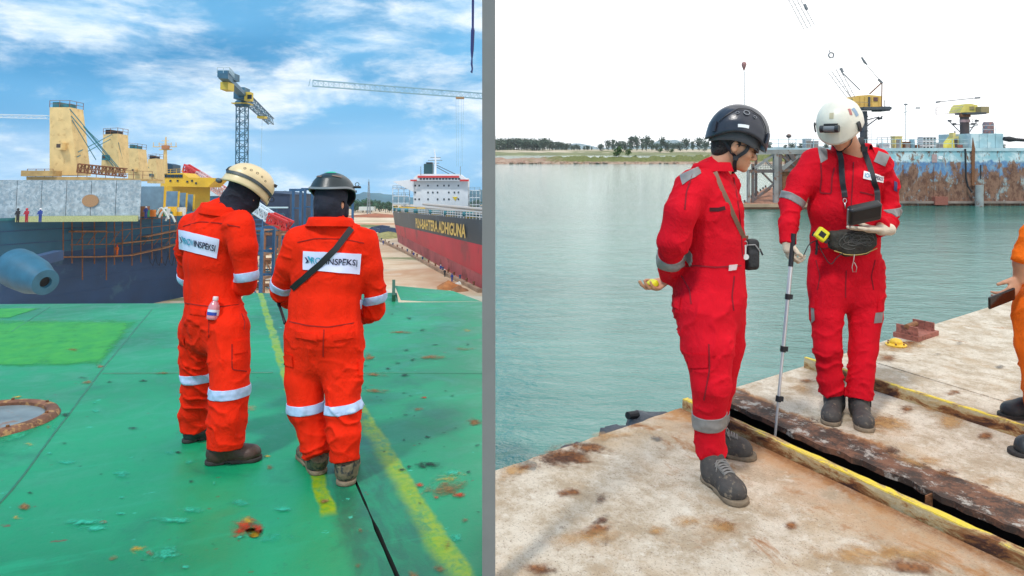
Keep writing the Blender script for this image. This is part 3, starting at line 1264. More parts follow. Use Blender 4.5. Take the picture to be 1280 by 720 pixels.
for (o, px, py, rx, ry, m, sl) in [
        (gdL, 305, 655, 26, 18, S_red, 0), (gdL, 312, 652, 18, 12, S_yel, 0), (gdL, 300, 664, 30, 14, S_red, 0), (gdL, 322, 660, 16, 14, S_red, 0), (gdL, 318, 668, 20, 8, S_yel, 0), (gdL, 172, 686, 22, 12, S_yel, 0), (gdL, 140, 698, 18, 10, S_brn, 0), (gdL, 188, 692, 10, 7, S_red, 0),
        (gdL, 152, 592, 18, 8, S_lite, 0), (gdL, 205, 692, 38, 18, S_lite, 0), (gdL, 212, 650, 40, 6, S_lite, 0), (gdL, 240, 637, 28, 6, S_lite, 0), (gdL, 110, 652, 40, 6, S_lite, 0), (gdL, 352, 636, 24, 5, S_lite, 0),
        (gdL, 84, 578, 20, 5, S_lite, 0), (gdL, 120, 660, 44, 7, S_lite, 0), (gdL, 345, 672, 34, 12, S_lite, 0), (gdL, 300, 628, 18, 6, S_lite, 0), (gdL, 236, 577, 12, 5, S_lite, 0),
        (gdL, 125, 457, 10, 5, S_red, 0), (gdL, 110, 478, 14, 5, S_brn, 0), (gdL, 92, 437, 20, 4, S_brn, 0), (gdL, 205, 466, 18, 4, S_brn, 0), (gdL, 165, 535, 14, 3.4, S_blk, 0), (gdL, 80, 554, 10, 3, S_blk, 0), (gdL, 105, 472, 14, 3, S_blk, 0),
        (gdL, 180, 476, 12, 3, S_blk, 0), (gdL, 312, 510, 12, 6, S_tan, 0), (gdL, 337, 584, 10, 6, S_brn, 0), (gdL, 335, 570, 12, 3, S_yel, 0), (gdL, 20, 646, 12, 9, S_yel, 0), (gdL, 30, 633, 12, 7, S_brn, 0), (gdL, 128, 652, 10, 4, S_red, 0),
        (gdR, 470, 468, 30, 5, S_brn, 0), (gdR, 470, 488, 30, 5, S_brn, 0), (gdR, 462, 445, 10, 8, S_brn, 0), (gdR, 540, 446, 28, 5, S_brn, 0), (gdR, 580, 436, 20, 4, S_brn, 0), (gdR, 583, 413, 12, 3, S_yel, 0), (gdR, 592, 527, 16, 8, S_brn, 0),
        (gdR, 520, 511, 14, 4, S_brn, 0), (gdR, 530, 497, 10, 3, S_red, 0), (gdR, 498, 415, 30, 3, S_brn, 0), (gdR, 535, 581, 36, 12, S_blk, 0), (gdR, 560, 598, 30, 12, S_yel, -1), (gdR, 556, 610, 44, 16, S_brn, -1.5), (gdR, 574, 618, 14, 6, S_red, 0),
        (gdR, 582, 650, 12, 6, S_brn, 0), (gdR, 524, 606, 9, 5, S_red, 0), (gdR, 545, 622, 9, 5, S_red, 0), (gdR, 560, 680, 16, 10, S_brn, 0), (gdR, 566, 590, 16, 6, S_lite, 0), (gdR, 572, 672, 14, 8, S_lite, 0), (gdR, 535, 580, 8, 3, S_blk, 0),
        (gdR, 515, 720, 16, 12, S_brn, 0), (gdR, 550, 710, 18, 10, S_brn, 0), (gdL, 450, 662, 8, 7, S_brn, 0), (gdL, 448, 708, 9, 7, S_brn, 0), (gdL, 406, 626, 12, 6, S_brn, 0)]:
    stain(o, LEFT, px, py, rx, ry, m, 'paint_flake' if m in (S_lite,) else 'rust_stain', slant=sl)
# small dark scuffs scattered to the right of the joint
rr = random.Random(12)
for i in range(46):
    px, py = rr.uniform(455, 600), rr.uniform(390, 640)
    if py > 390 + (px - 455) * 2.6 + 130:
        continue
    stain(gdR, LEFT, px, py, rr.uniform(4, 11), rr.uniform(1.5, 4), S_blk, 'scuff_mark')
for i in range(26):
    px, py = rr.uniform(20, 340), rr.uniform(470, 715)
    stain(gdL, LEFT, px, py, rr.uniform(4, 12), rr.uniform(1.5, 4), rr.choice([S_blk, S_lite, S_blk]), 'scuff_mark')

# round manhole with a rusty rim
mc = LG(-21, 528)
t = Thing('manhole', 'round manhole with rusty rim and grey lid in the green deck', 'manhole', mc, LEFT)
b = MB()
b.lathe([(0.37, 0.002), (0.37, 0.03), (0.385, 0.042), (0.42, 0.042), (0.445, 0.03), (0.46, 0.002)], Matrix.Translation(mc), 48)
b.f = [f for f in b.f if len(f) == 4]
t.part('rim', b, mat('rusty_rim', (0.16, 0.07, 0.04), 0.8, var=0.5, vscale=9, bump=0.5, col2=(0.35, 0.20, 0.08), thr=0.56), auto=40)
b = MB()
b.lathe([(0.372, 0.006), (0.36, 0.012), (0.0, 0.016)], Matrix.Translation(mc), 40)
t.part('lid', b, mat('grey_lid', (0.16, 0.20, 0.21), 0.35, var=0.5, vscale=4, col2=(0.22, 0.12, 0.07), thr=0.6))
for k in range(8):
    b = MB()
    a = k * math.pi / 4 + 0.2
    b.lathe([(0.012, 0.04), (0.012, 0.055)], Matrix.Translation(mc + Vector((math.cos(a) * .402, math.sin(a) * .402, 0))), 6)
    t.part('bolt', b, M_rust)
stain(gdL, LEFT, -14, 528, 105, 42, S_lite if False else stain_mat('mint_ring', (0.02, 0.34, 0.16), (0.03, 0.40, 0.22), 0.5, 5, 0.5), 'paint_patch')
for (px, py, rx, ry) in [(48, 503, 12, 4), (64, 516, 8, 6), (60, 534, 10, 6), (40, 556, 22, 5), (22, 496, 12, 3)]:
    stain(gdL, LEFT, px, py, rx, ry, S_yel if px < 50 else S_brn)

# ------------------------------------------------------------------ grey post added to stand in for the gap between the two views
pc = Vector((seam_x(2.44), 2.44, 0))
t = Thing('divider_post', 'plain grey post added in place of the gap between the two views', 'post', pc)
b = MB()
b.box(pc + Vector((0, 0, 1.0)), (0.0459, 0.0459, 3.1))
t.part('column', b, mat('grey_paint', (0.205, 0.205, 0.205), 0.7, var=0.05, spec=0.2))
# ================================================================== left yard: what lies beyond the green deck
GZ = -17.0           # yard ground below the deck


def lattice(a, b, w, h, n, r, up=(0, 0, 1), taper=1.0, tri=False):
    """open steel lattice from a to b"""
    a, b = Vector(a), Vector(b)
    d = (b - a).normalized()
    up = Vector(up)
    if abs(d.dot(up)) > 0.97:
        up = Vector((0, 1, 0))
    x = d.cross(up).normalized()
    z = x.cross(d)
    m = MB()
    cs = [(-1, -1), (1, -1), (1, 1), (-1, 1)] if not tri else [(-1, -1), (1, -1), (0, 1)]
    st = []
    for i in range(n + 1):
        t = i / n
        k = 1 + (taper - 1) * t
        p = a.lerp(b, t)
        st.append([p + x * (cx * w / 2 * k) + z * (cz * h / 2 * k) for cx, cz in cs])
    K = len(cs)
    for c in range(K):
        m.bar(st[0][c], st[-1][c], r * 2)
    for i in range(n):
        for c in range(K):
            c2 = (c + 1) % K
            m.bar(st[i][c], st[i][c2], r)
            if (i + c) % 2:
                m.bar(st[i][c], st[i + 1][c2], r)
            else:
                m.bar(st[i][c2], st[i + 1][c], r)
    return m


def rail(pts, h, posts, r, levels=2):
    m = MB()
    for k in range(1, levels + 1):
        z = Vector((0, 0, h * k / levels))
        for a, b in zip(pts[:-1], pts[1:]):
            m.bar(Vector(a) + z, Vector(b) + z, r)
    for a, b in zip(pts[:-1], pts[1:]):
        n = max(1, int((Vector(b) - Vector(a)).length / posts))
        for i in range(n + 1):
            p = Vector(a).lerp(Vector(b), i / n)
            m.bar(p, p + Vector((0, 0, h)), r)
    return m


M_black = mat('black_strap', (0.012, 0.013, 0.017), 0.6, var=0.2)

# ---- yard ground, hills
n = Nodes('yard_sand')
big = n.noise(0.012, 6, 0.6, 0.5)
mid = n.noise(0.07, 7, 0.65, 0.5)
fine = n.noise(0.6, 6, 0.7)
c = n.mix(n.ramp(mid, 0.35, 0.65), (0.56, 0.40, 0.25), (0.68, 0.55, 0.39))
c = n.mix(n.ramp(big, 0.52, 0.64, 0, 0.8), c, (0.44, 0.19, 0.08))
c = n.mix(n.ramp(n.noise(0.03, 6, 0.65, 0.6, loc=(5, 2, 0)), 0.56, 0.64, 0, 0.8), c, (0.68, 0.60, 0.48))
c = n.mix(n.ramp(n.noise(0.02, 6, 0.65, 0.6, loc=(1, 9, 0), sc=(0.6, 1.6, 1)), 0.60, 0.66, 0, 0.8), c, (0.13, 0.17, 0.05))
c = n.mix(n.ramp(fine, 0.6, 0.75, 0, 0.4), c, (0.25, 0.16, 0.10))
M_sand = n.out(c, 0.9, n.bump(fine, 0.5, 0.3))
b = MB()
ys = [12, 30, 60, 100, 160, 260, 420, 700, 1100, 1900]
vs, fs = [], []
for y in ys:
    for k in range(9):
        x1 = seam_x(y) * 1.01
        x0 = -max(40, y * 1.3)
        vs.append((x0 + (x1 - x0) * k / 8, y, GZ))
for i in range(len(ys) - 1):
    for k in range(8):
        p = i * 9 + k
        fs.append((p, p + 1, p + 10, p + 9))
b.add(vs, fs)
single('yard_ground', b, M_sand, side=LEFT, kind='structure')


def ridge(name, side, D, depth, prof, z0, m, seed=0, nx=90, rough=0.12, maxpx=None):
    """a hill ridge; prof: (px, py of the skyline) samples"""
    vs, fs = [], []
    xs = np.linspace(prof[0][0], prof[-1][0], nx)
    ys_ = np.interp(xs, [p[0] for p in prof], [p[1] for p in prof])
    nz = vnoise(np.stack([xs * 0.11, xs * 0 + seed, xs * 0], 1), seed) + 0.5 * vnoise(np.stack([xs * 0.31, xs * 0 + seed, xs * 0], 1), seed + 3)
    for i in range(nx):
        top = side.at(xs[i], ys_[i], D)
        hgt = max(0.5, (top.z - z0) * (1 + rough * nz[i]))
        for j, (dy, k) in enumerate(((-depth, 0.0), (-depth * 0.5, 0.62), (-depth * .2, .9), (0, 1.0), (depth * 0.6, 0.0))):
            vs.append((top.x * (1 + dy / D), top.y + dy, z0 + hgt * k * (1 + 0.08 * math.sin(i * 1.3 + j * 2))))
    for i in range(nx - 1):
        for j in range(4):
            p = i * 5 + j
            fs.append((p, p + 1, p + 6, p + 5))
    b = MB()
    b.add(vs, fs)
    return single(name, b, m, side=side, kind='structure', smooth=True)


M_hill = mat('far_hill_haze_blue', (0.055, 0.15, 0.20), 0.9, var=0.25, vscale=0.01)  # bluish base colour carries the distance haze
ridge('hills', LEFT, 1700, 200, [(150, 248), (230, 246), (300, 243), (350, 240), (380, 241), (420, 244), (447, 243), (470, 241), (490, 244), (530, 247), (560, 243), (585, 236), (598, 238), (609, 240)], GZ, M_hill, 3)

# ---- trees: one of each kind, then copies


def leaf_crown(seed, h, w, n, leaf, base=0.25, lobes=7, flat=0.8):
    """crown of leaf clumps spread through several uneven lobes"""
    rr = random.Random(seed)
    m = MB()
    cl = []
    for i in range(lobes):
        a = rr.uniform(0, 6.28)
        d = rr.uniform(0.1, 0.55) * w / 2
        z = h * (base + (1 - base) * rr.uniform(0.2, 0.85))
        cl.append((Vector((math.cos(a) * d, math.sin(a) * d, z)), rr.uniform(0.20, 0.36) * w))
    for i in range(n):
        c, r = rr.choice(cl)
        v = Vector((rr.gauss(0, 1), rr.gauss(0, 1), rr.gauss(0, 1)))
        v = v.normalized() * r * rr.random() ** 0.4
        v.z *= flat
        p = c + v
        u = Vector((rr.gauss(0, 1), rr.gauss(0, 1), rr.gauss(0, 1))).normalized()
        t = u.orthogonal().normalized()
        s = leaf * rr.uniform(0.6, 1.3)
        q = u.cross(t)
        m.add([p - t * s, p + q * s * 0.6, p + t * s, p - q * s * 0.6], [(0, 1, 2, 3)])
    return m


def limbs(seed, h, w, r):
    rr = random.Random(seed)
    m = MB()
    m.tube([(0, 0, -0.5), (rr.uniform(-.1, .1) * w * .3, 0, h * 0.35), (rr.uniform(-.1, .1) * w, 0, h * 0.75)], [r, r * 0.75, r * 0.3], 7)
    for k in range(6):
        a = rr.uniform(0, 6.28)
        z = h * rr.uniform(0.25, 0.5)
        e = Vector((math.cos(a) * w * 0.35, math.sin(a) * w * 0.35, z + h * rr.uniform(0.15, 0.35)))
        m.tube([(0, 0, z), e * 0.5 + Vector((0, 0, z * 0.5)) + Vector((0, 0, h * .05)), e], [r * 0.45, r * 0.3, r * 0.1], 5)
    return m


def foliage(name, a, b_):
    n = Nodes(name)
    oi = n.nt.nodes.new('ShaderNodeObjectInfo')
    k = n.noise(0.35, 3)
    c = n.mix(n.ramp(k, 0.35, 0.65), a, b_)
    c = n.mix(n.math('MULTIPLY', oi.outputs['Random'], 0.35), c, tuple(x * 1.5 for x in a))
    return n.out(c, 0.7, spec=0.2)


M_leaf = foliage('tree_leaves', (0.035, 0.105, 0.050), (0.060, 0.150, 0.075))
M_leaf2 = foliage('scrub_leaves', (0.045, 0.10, 0.022), (0.10, 0.16, 0.045))
M_bark = mat('bark', (0.11, 0.085, 0.065), 0.9, var=0.3, vscale=3)
TREES = []
for k, (h, w, nl, lobes) in enumerate(((13, 11, 420, 9), (14, 8, 380, 8), (9, 9, 360, 8))):
    TREES.append((leaf_crown(40 + k, h, w, nl, 0.75, 0.22, lobes).mesh('crown', fix=False), limbs(50 + k, h, w, 0.35).mesh('trunk', smooth=True)))
for cr_, tr_ in TREES:
    cr_.materials.append(M_leaf)
    tr_.materials.append(M_bark)


def tree(side, p, k, s, label, group, rz=0.0, sx=1.0):
    o = bpy.data.objects.new('tree', None)
    C.objects.link(o)
    o.matrix_world = side.M @ Matrix.Translation(p) @ Matrix.Rotation(rz, 4, 'Z') @ Matrix.Diagonal((s * sx, s * sx, s, 1))
    o['label'] = label
    o['category'] = 'tree'
    o['group'] = group
    child('crown', TREES[k][0], o)
    child('trunk', TREES[k][1], o)
    return o


rr = random.Random(8)
for i in range(46):
    px = 440 + (i % 23) * 2.5 + rr.uniform(-1, 1) if i < 40 else rr.uniform(575, 603)
    D = rr.uniform(760, 900)
    p = L(px, 262, D)
    p.z = GZ
    tree(LEFT, p, rr.randrange(3), rr.uniform(0.75, 1.2), 'green tree in the far wood edge behind the sandy yard', 'trees along the far edge of the yard', rr.uniform(0, 6), 1.15)
# low sheds far off on the yard
b = MB()
b.box(L(459, 263, 740) + Vector((0, 0, 2)), (16, 10, 4))
single('site_shed', b, mat('pale_tin', (0.55, 0.6, 0.58), 0.6), 'low pale shed far off before the wood beyond the yard', 'shed', LEFT)

# radio mast
p = L(461, 262, 700)
p.z = GZ
t = Thing('radio_mast', 'thin grey lattice radio mast behind the far trees', 'mast', p, LEFT)
t.part('lattice', lattice(p, L(461, 227, 700), 3.0, 3.0, 12, 0.22, taper=0.25), mat('grey_steel', (0.2, 0.24, 0.28), 0.6), kind='stuff')
t.part('antenna', MB().bar(L(461, 231, 700), L(461, 224, 700), 0.35), mat('grey_steel', (0.2, 0.24, 0.28)))

# ---- bulk carrier on the left
SZ = 1.6 - 32.0 * 88 / F
M_hull = mat('blue_hull_paint', (0.010, 0.095, 0.175), 0.45, var=0.35, vscale=0.12, bump=0.15, bscale=2.0, col2=(0.02, 0.10, 0.17), thr=0.60)
M_hull2 = mat('navy_hull_paint', (0.012, 0.052, 0.140), 0.5, var=0.35, vscale=0.15, bump=0.15, bscale=2.0, col2=(0.03, 0.095, 0.17), thr=0.60)
M_coam = mat('grey_primer_speckle', (0.34, 0.41, 0.45), 0.7, var=0.35, vscale=1.6, bump=0.1, bscale=3, col2=(0.22, 0.30, 0.35), thr=0.52)
M_coam2 = mat('blue_grey_primer', (0.15, 0.26, 0.36), 0.7, var=0.2, vscale=1.0)
M_cream = mat('cream_crane_paint', (0.66, 0.47, 0.20), 0.6, var=0.15, vscale=0.8, bump=0.1, bscale=3, col2=(0.50, 0.32, 0.12), thr=0.60)
M_yelp = mat('yellow_house_paint', (0.70, 0.42, 0.02), 0.55, var=0.15, vscale=0.4)
M_glass = mat('dark_window', (0.012, 0.022, 0.03), 0.15, spec=0.7)
M_teals = mat('teal_steel', (0.02, 0.16, 0.20), 0.6, var=0.3, vscale=1.5)
M_brown = mat('brown_scaffold', (0.20, 0.085, 0.04), 0.8, var=0.4, vscale=3)
H0, H1, H2 = L(-80, 300, 84), L(236, 300, 128), L(268, 300, 165)
for h in (H0, H1, H2):
    h.z = SZ
t = Thing('bulk_carrier', 'blue hulled bulk carrier with grey hatch coamings, cream deck cranes and yellow bridge', 'ship', Vector((H0.x, H0.y, GZ)), LEFT)
back = Vector((-12, 22, 0))
b = MB()
dz = Vector((0, 0, GZ - 1 - SZ))
deck_pts = [H0, H1, H2, H2 + back, H1 + back * 1.2, H0 + back * 1.2]
zm = -6.6


def hull_band(z0, z1, out):
    b = MB()
    top = [Vector((p.x, p.y, z0)) for p in deck_pts]
    low = [Vector((p.x, p.y, z1)) for p in deck_pts]
    n_ = len(top)
    b.add(top + low, [(i, (i + 1) % n_, n_ + (i + 1) % n_, n_ + i) for i in range(n_)] + [tuple(range(n_)), tuple(range(2 * n_ - 1, n_ - 1, -1))])
    return b


hull = t.part('hull', hull_band(SZ, zm, 0), M_hull)
t.part('lower_hull', hull_band(zm - 0.004, GZ - 1, 0), M_hull2)
# plate seams: welded strakes standing proud of the side
side_dir = (H1 - H0).normalized()
sn_ = Vector((side_dir.y, -side_dir.x, 0))
for zz in (-3.2, -5.0, -8.6, -10.8, -13.0):
    t.part('hull_seam', MB().bar(H0 + Vector((0, 0, zz - SZ)) + sn_ * 0.02, H1 + Vector((0, 0, zz - SZ)) + sn_ * 0.02, 0.06, 0.12), M_hull2, parent=hull)
t.part('gunwale', MB().bar(H0 + Vector((0, 0, 0.15)) + sn_ * 0.1, H1 + Vector((0, 0, 0.15)) + sn_ * 0.1, 0.25, 0.35), M_teals)


def block(tl, br, D, depth, m, name, parent=None, skew=0.0, z0=None):
    a, c = L(*tl, D), L(*br, D)
    b = MB()
    x0, x1, z1 = a.x, c.x, a.z
    zz = z0 if z0 is not None else c.z
    f = [Vector((x0, D, zz)), Vector((x1, D + skew, zz)), Vector((x1, D + skew, z1)), Vector((x0, D, z1))]
    b.prism(f, (-0.62 * depth, depth, 0))
    return t.part(name, b, m, parent=parent)


# hatch coamings: four blocks, the long one nearest
c1 = block((-60, 225), (174, 276), 94, 16, M_coam, 'hatch_coaming', z0=SZ)
for px in range(-40, 175, 31):
    t.part('coaming_panel', MB().box(L(px + 14.5, 250, 93.85) + Vector((0, 0, 0)), (3.33, 0.12, 5.3)), M_coam, parent=c1)
t.part('repair_patch', MB().lathe([(1.15, 0), (1.15, 0.06)], Matrix.Translation(L(113, 251, 93.7)) @ Matrix.Rotation(R(90), 4, 'X') @ Matrix.Diagonal((1, 0.75, 1, 1)), 18), mat('brown_primer', (0.34, 0.20, 0.10), 0.7), parent=c1, label='round brown primer patch on the coaming')
t.part('coaming_base', MB().bar(L(20, 274, 93.5), L(172, 273, 93.5), 0.3, 0.8), mat('yellow_green_primer', (0.38, 0.42, 0.20), 0.7, var=0.3), parent=c1)
for (a, c, D, m) in (((178, 233), (206, 272), 113, M_coam2), ((208, 239), (223, 271), 131, M_coam2), ((225, 241), (233, 270), 143, M_coam2), ((234, 243), (242, 270), 150, M_coam2)):
    block(a, c, D, 12, m, 'hatch_coaming', z0=SZ)
    t.part('coaming_post', MB().bar(Vector((L(c[0] + 0.8, 250, D).x, D - .3, SZ)), L(c[0] + 0.8, a[1], D - .3), 0.28), M_yelp)
# cranes on the ship


def deck_crane(tl, tr, br, bl, D, cab, dark):
    a = [L(*p, D) for p in (tl, tr, br, bl)]
    b = MB()
    dp = 3.2
    k = 0.15
    v = [a[3], a[2], a[1], a[0]]
    v2 = [p + Vector((0, dp, 0)) for p in v]
    b.add(v + v2, [(0, 1, 2, 3), (7, 6, 5, 4), (0, 4, 5, 1), (1, 5, 6, 2), (2, 6, 7, 3), (3, 7, 4, 0)])
    cr = t.part('deck_crane', b, M_cream)
    mid = (a[0] + a[1]) / 2
    w = (a[1] - a[0]).length
    b = MB()
    b.box(mid + Vector((-w * 0.22, 1.0, 0.35)), (w * 0.35, 1.6, 0.9))
    b.box(mid + Vector((w * 0.28, 1.0, 0.25)), (w * 0.3, 1.6, 0.6))
    t.part('sheave_head', b, M_black if dark else M_teals, parent=cr, kind='stuff')
    pts = [a[0] + Vector((0, 0, 0)), a[1] + Vector((0, 0, 0)), a[1] + Vector((0, dp, 0))]
    t.part('railing', rail(pts, 1.0, 1.2, 0.06), M_brown, parent=cr, kind='stuff')
    c = L(*cab, D - 0.5)
    s = w * 0.30
    t.part('cab', MB().box(c, (s, 1.2, s * 1.15)), M_cream if not dark else M_teals, parent=cr)
    t.part('cab_window', MB().box(c + Vector((0, -0.62, 0.05)), (s * 0.65, 0.05, s * 0.6)), mat('brown_glass', (0.08, 0.05, 0.03), 0.2), parent=cr)
    return cr


deck_crane((62, 134), (87, 134), (97, 219), (62, 219), 100, (76.5, 183), False)
deck_crane((129, 168), (147, 167), (149, 216), (126, 216), 118, (132.5, 197), True)
deck_crane((160, 185), (172, 186), (176, 224), (160, 224), 135, (168, 213), False)
deck_crane((185, 199), (195, 198), (197, 229), (184, 229), 150, (189, 219), True)
# crane jib stays / cables
for (p, q, D0, D1, r_) in (((87, 136), (152, 214), 100, 104, 0.07), ((89, 145), (142, 208), 100, 104, 0.07), ((86, 140), (125, 178), 100, 112, 0.05), ((98, 190), (140, 168), 100, 118, 0.07), ((97, 196), (138, 174), 100, 118, 0.07),
                          ((172, 190), (186, 210), 135, 148, 0.06), ((90, 150), (120, 200), 100, 103, 0.06), ((104, 158), (148, 212), 101, 104, 0.06), ((148, 178), (156, 212), 118, 120, 0.05)):
    t.part('stay_cable', MB().tube([L(*p, D0), L(*q, D1)], r_, 5), M_teals)
t.part('jib_rest', lattice(L(97, 210, 99), L(158, 216, 103), 0.9, 1.2, 14, 0.08), M_brown, kind='stuff')
b = MB()
b.prism([L(33, 221, 97), L(100, 221, 97), L(158, 223, 97), L(190, 224, 97), L(190, 226, 97), L(33, 226, 97)], (0, 3, 0))
t.part('walkway', b, mat('ochre_steel', (0.42, 0.27, 0.10), 0.7, var=0.3, vscale=1))
t.part('railing', rail([L(34, 221, 97), L(66, 221, 97)], 1.1, 1.0, 0.07), M_brown, kind='stuff')
t.part('railing', rail([L(97, 221, 97), L(190, 224, 97)], 1.1, 1.2, 0.06), M_brown, kind='stuff')
b = MB()
b.box(L(52, 217, 97.5), (4.5, 2, 0.8))
t.part('deck_locker', b, mat('ochre_steel', (0.42, 0.27, 0.10)))
# yellow bridge house
bh = block((206, 222), (262, 262), 172, 10, M_yelp, 'bridge_house', z0=SZ)
b = MB()
D = 166
b.prism([L(197, 226, D), L(197, 217.5, D), L(228, 216, D), L(236, 222, D), L(272, 222.5, D), L(260, 234, D), L(206, 233, D)], (0, 7, 0))
t.part('bridge_wing', b, M_yelp, parent=bh)
for px in (201, 206, 211, 216, 221, 226):
    t.part('window', MB().box(L(px, 220, D - 0.1), (0.85, 0.15, 0.75)), M_glass, parent=bh)
for (px, py) in ((213, 226), (222, 226), (234, 227), (245, 229), (240, 226)):
    t.part('window', MB().box(L(px, py, D - 0.1), (0.4, 0.15, 0.45)), M_glass, parent=bh)
t.part('railing', rail([L(198, 217.5, D), L(228, 216, D)], 1.0, 1.2, 0.07), M_yelp, parent=bh, kind='stuff')
b = MB()
b.tube([L(206.5, 217, D), L(206.5, 190, D), L(207.5, 171, D)], [0.55, 0.4, 0.12], 10)
mst = t.part('mast', b, M_cream)
for (x0, x1, y, r_) in ((191, 221, 183.5, 0.12), (198, 214, 180, 0.10), (199, 215, 187, 0.15), (202, 211, 176, 0.08)):
    t.part('mast_spar', MB().bar(L(x0, y, D), L(x1, y, D), r_ * 1.6), M_cream, parent=mst)
t.part('radar', MB().box(L(207, 184, D - .5), (1.6, 0.8, 0.9)), mat('orange_brown', (0.4, 0.16, 0.06), 0.6), parent=mst)
for px in (192, 220, 199, 214):
    t.part('aerial', MB().bar(L(px, 183.5, D), L(px, 178, D), 0.12), M_cream, parent=mst)
b = MB()
b.prism([L(208, 217, D + 3), L(216, 217, D + 3), L(216, 206, D + 3), L(209, 204, D + 3)], (0, 4, 0))
t.part('funnel', b, mat('navy_funnel', (0.01, 0.05, 0.11), 0.5))
# hoses and deck clutter on the side deck
rr = random.Random(31)
M_cl = [M_brown, M_teals, mat('green_gear', (0.02, 0.22, 0.10), 0.6), mat('white_gear', (0.55, 0.58, 0.6), 0.6), mat('orange_gear', (0.6, 0.18, 0.03), 0.6), M_yelp]
for i in range(30):
    px = rr.uniform(80, 226)
    D = 88 + (px / 225) * 26
    p = L(px, 274 - px * 0.02, D)
    p.z = SZ
    w, d_, h = rr.uniform(0.4, 1.6), rr.uniform(0.4, 1), rr.uniform(0.5, 1.7)
    b = MB()
    if i % 3:
        b.box(p + Vector((0, 1.2, h / 2)), (w, d_, h))
    else:
        b.lathe([(w * .35, 0), (w * .4, h * 0.2), (w * .4, h * 0.8), (w * .3, h)], Matrix.Translation(p + Vector((0, 1.2, 0))), 10)
    t.part('deck_gear', b, rr.choice(M_cl))
b = MB()
for (x0, y0, D0) in ((199, 272, 108), (207, 276, 110), (196, 268, 109)):
    pts = [L(x0 + 12 * q, y0 - 9 * math.sin(q * 3.1) + 2 * q, D0) for q in np.linspace(0, 1, 9)]
    b.tube(pts, 0.16, 6)
t.part('hose', b, mat('pale_hose', (0.5, 0.55, 0.55), 0.7), kind='stuff')

# ---- scaffold hung along the hull
hn_ = (H1 - H0).cross(Vector((0, 0, 1))).normalized()
if hn_.y > 0:
    hn_ = -hn_


def q(px, py, off=0.9):
    d = ldir(px, py)
    e = Vector((0, 0, HL))
    return e + d * ((H0 + hn_ * off - e).dot(hn_) / d.dot(hn_))


t = Thing('hull_scaffold', 'rusty tube scaffold with plank walkways hung along the blue ship side', 'scaffold', q(150, 322), LEFT)
for i, px in enumerate((79, 90, 103, 118, 133, 143, 153, 165, 176, 190, 202, 212, 220)):
    t.part('pole', MB().bar(q(px, 264 + (i % 3) * 4), q(px, 324 + (26 if i in (2, 4) else (i * 5) % 9)), 0.13), M_brown)
for (a, c) in (((70, 322), (150, 321)), ((150, 321), (228, 305)), ((88, 306), (150, 305)), ((150, 305), (224, 296)), ((86, 290), (150, 290)), ((150, 288), (225, 280)), ((100, 276), (220, 272))):
    t.part('ledger', MB().bar(q(*a), q(*c), 0.12), M_brown)
for (a, c) in (((70, 321), (120, 321)), ((120, 321), (165, 319)), ((165, 318.5), (200, 311)), ((200, 311), (228, 303)), ((150, 304), (190, 300)), ((90, 289), (130, 289)), ((180, 296), (226, 287))):
    p0, p1 = q(*a), q(*c)
    b = MB()
    b.bar(p0, p1, 1.1, 0.16)
    t.part('plank', b, mat('scaffold_plank', (0.24, 0.12, 0.06), 0.85, var=0.4, vscale=2))
for i in range(9):
    px = 95 + i * 14
    t.part('brace', MB().bar(q(px, 306), q(px + 12, 290), 0.08), M_brown)
for i in range(5):
    px = 186 + i * 8
    pts = [q(px, 318 - i), q(px + 2, 328), q(px + 5, 332), q(px + 8, 322 - i)]
    t.part('hanging_rope', MB().tube(pts, 0.05, 5), M_black)

# ---- bell shaped casing by the hull
c0, c1_ = L(18, 333, 78), L(57, 353, 75)
ax = (c1_ - c0).normalized()
t = Thing('propeller_boss', 'large blue bell shaped casing with dark open end beside the hull', 'casing', c0, LEFT)
Mb = Matrix.Translation(c0) @ ax.to_track_quat('Z', 'Y').to_matrix().to_4x4()
ln = (c1_ - c0).length
b = MB()
b.lathe([(0.6, -1.0), (1.7, -0.6), (2.15, 0.2), (2.2, 1.2), (2.0, ln * 0.62), (1.50, ln * 0.9), (1.40, ln), (0.62, ln + .05), (0.55, ln * 0.93)], Mb, 30)
t.part('casing', b, mat('light_blue_casing', (0.018, 0.105, 0.175), 0.5, var=0.25, vscale=0.6, bump=0.1, bscale=4), smooth=False, auto=50)
b = MB()
b.lathe([(0.0, ln * 0.95), (0.60, ln * 0.95)], Mb, 24)
t.part('opening', b, M_dark, kind='stuff')
t.part('bracket', MB().bar(c0, c0 + Vector((-1, 9, 0.5)), 1.2), M_hull2)

# ---- blue tower crane
M_tc = mat('tower_crane_blue', (0.02, 0.10, 0.17), 0.5, var=0.3, vscale=0.5)
M_tcp = mat('pale_lattice', (0.32, 0.45, 0.52), 0.5)
pb = L(303, 262, 194)
pb.z = GZ
t = Thing('tower_crane', 'blue tower crane on a lattice mast with its jib pointing away', 'tower crane', pb, LEFT)
t.part('mast', lattice(pb, L(303, 131, 194), 2.5, 2.5, 26, 0.13), M_tc, kind='stuff')
t.part('slewing_ring', MB().lathe([(1.9, -0.5), (2.1, 0), (2.1, 0.7), (1.6, 1.2)], Matrix.Translation(L(303, 131, 194)), 16), M_tc)
t.part('platform', MB().box(L(303, 130, 194), (4.6, 4.6, 0.25)), mat('crane_yellow', (0.55, 0.42, 0.05), 0.6))
j0, j1, j2 = L(279, 95, 152), L(304, 119, 190), L(339, 152, 252)
b = lattice(j1, j2, 1.8, 2.2, 12, 0.14)
t.part('jib', b, M_tc, kind='stuff')
b = MB()
dj = (j1 - j0).normalized()
b.bar(j0, j1 + dj * 3, 2.0, 1.1)
cj = t.part('counter_jib', b, M_tc)
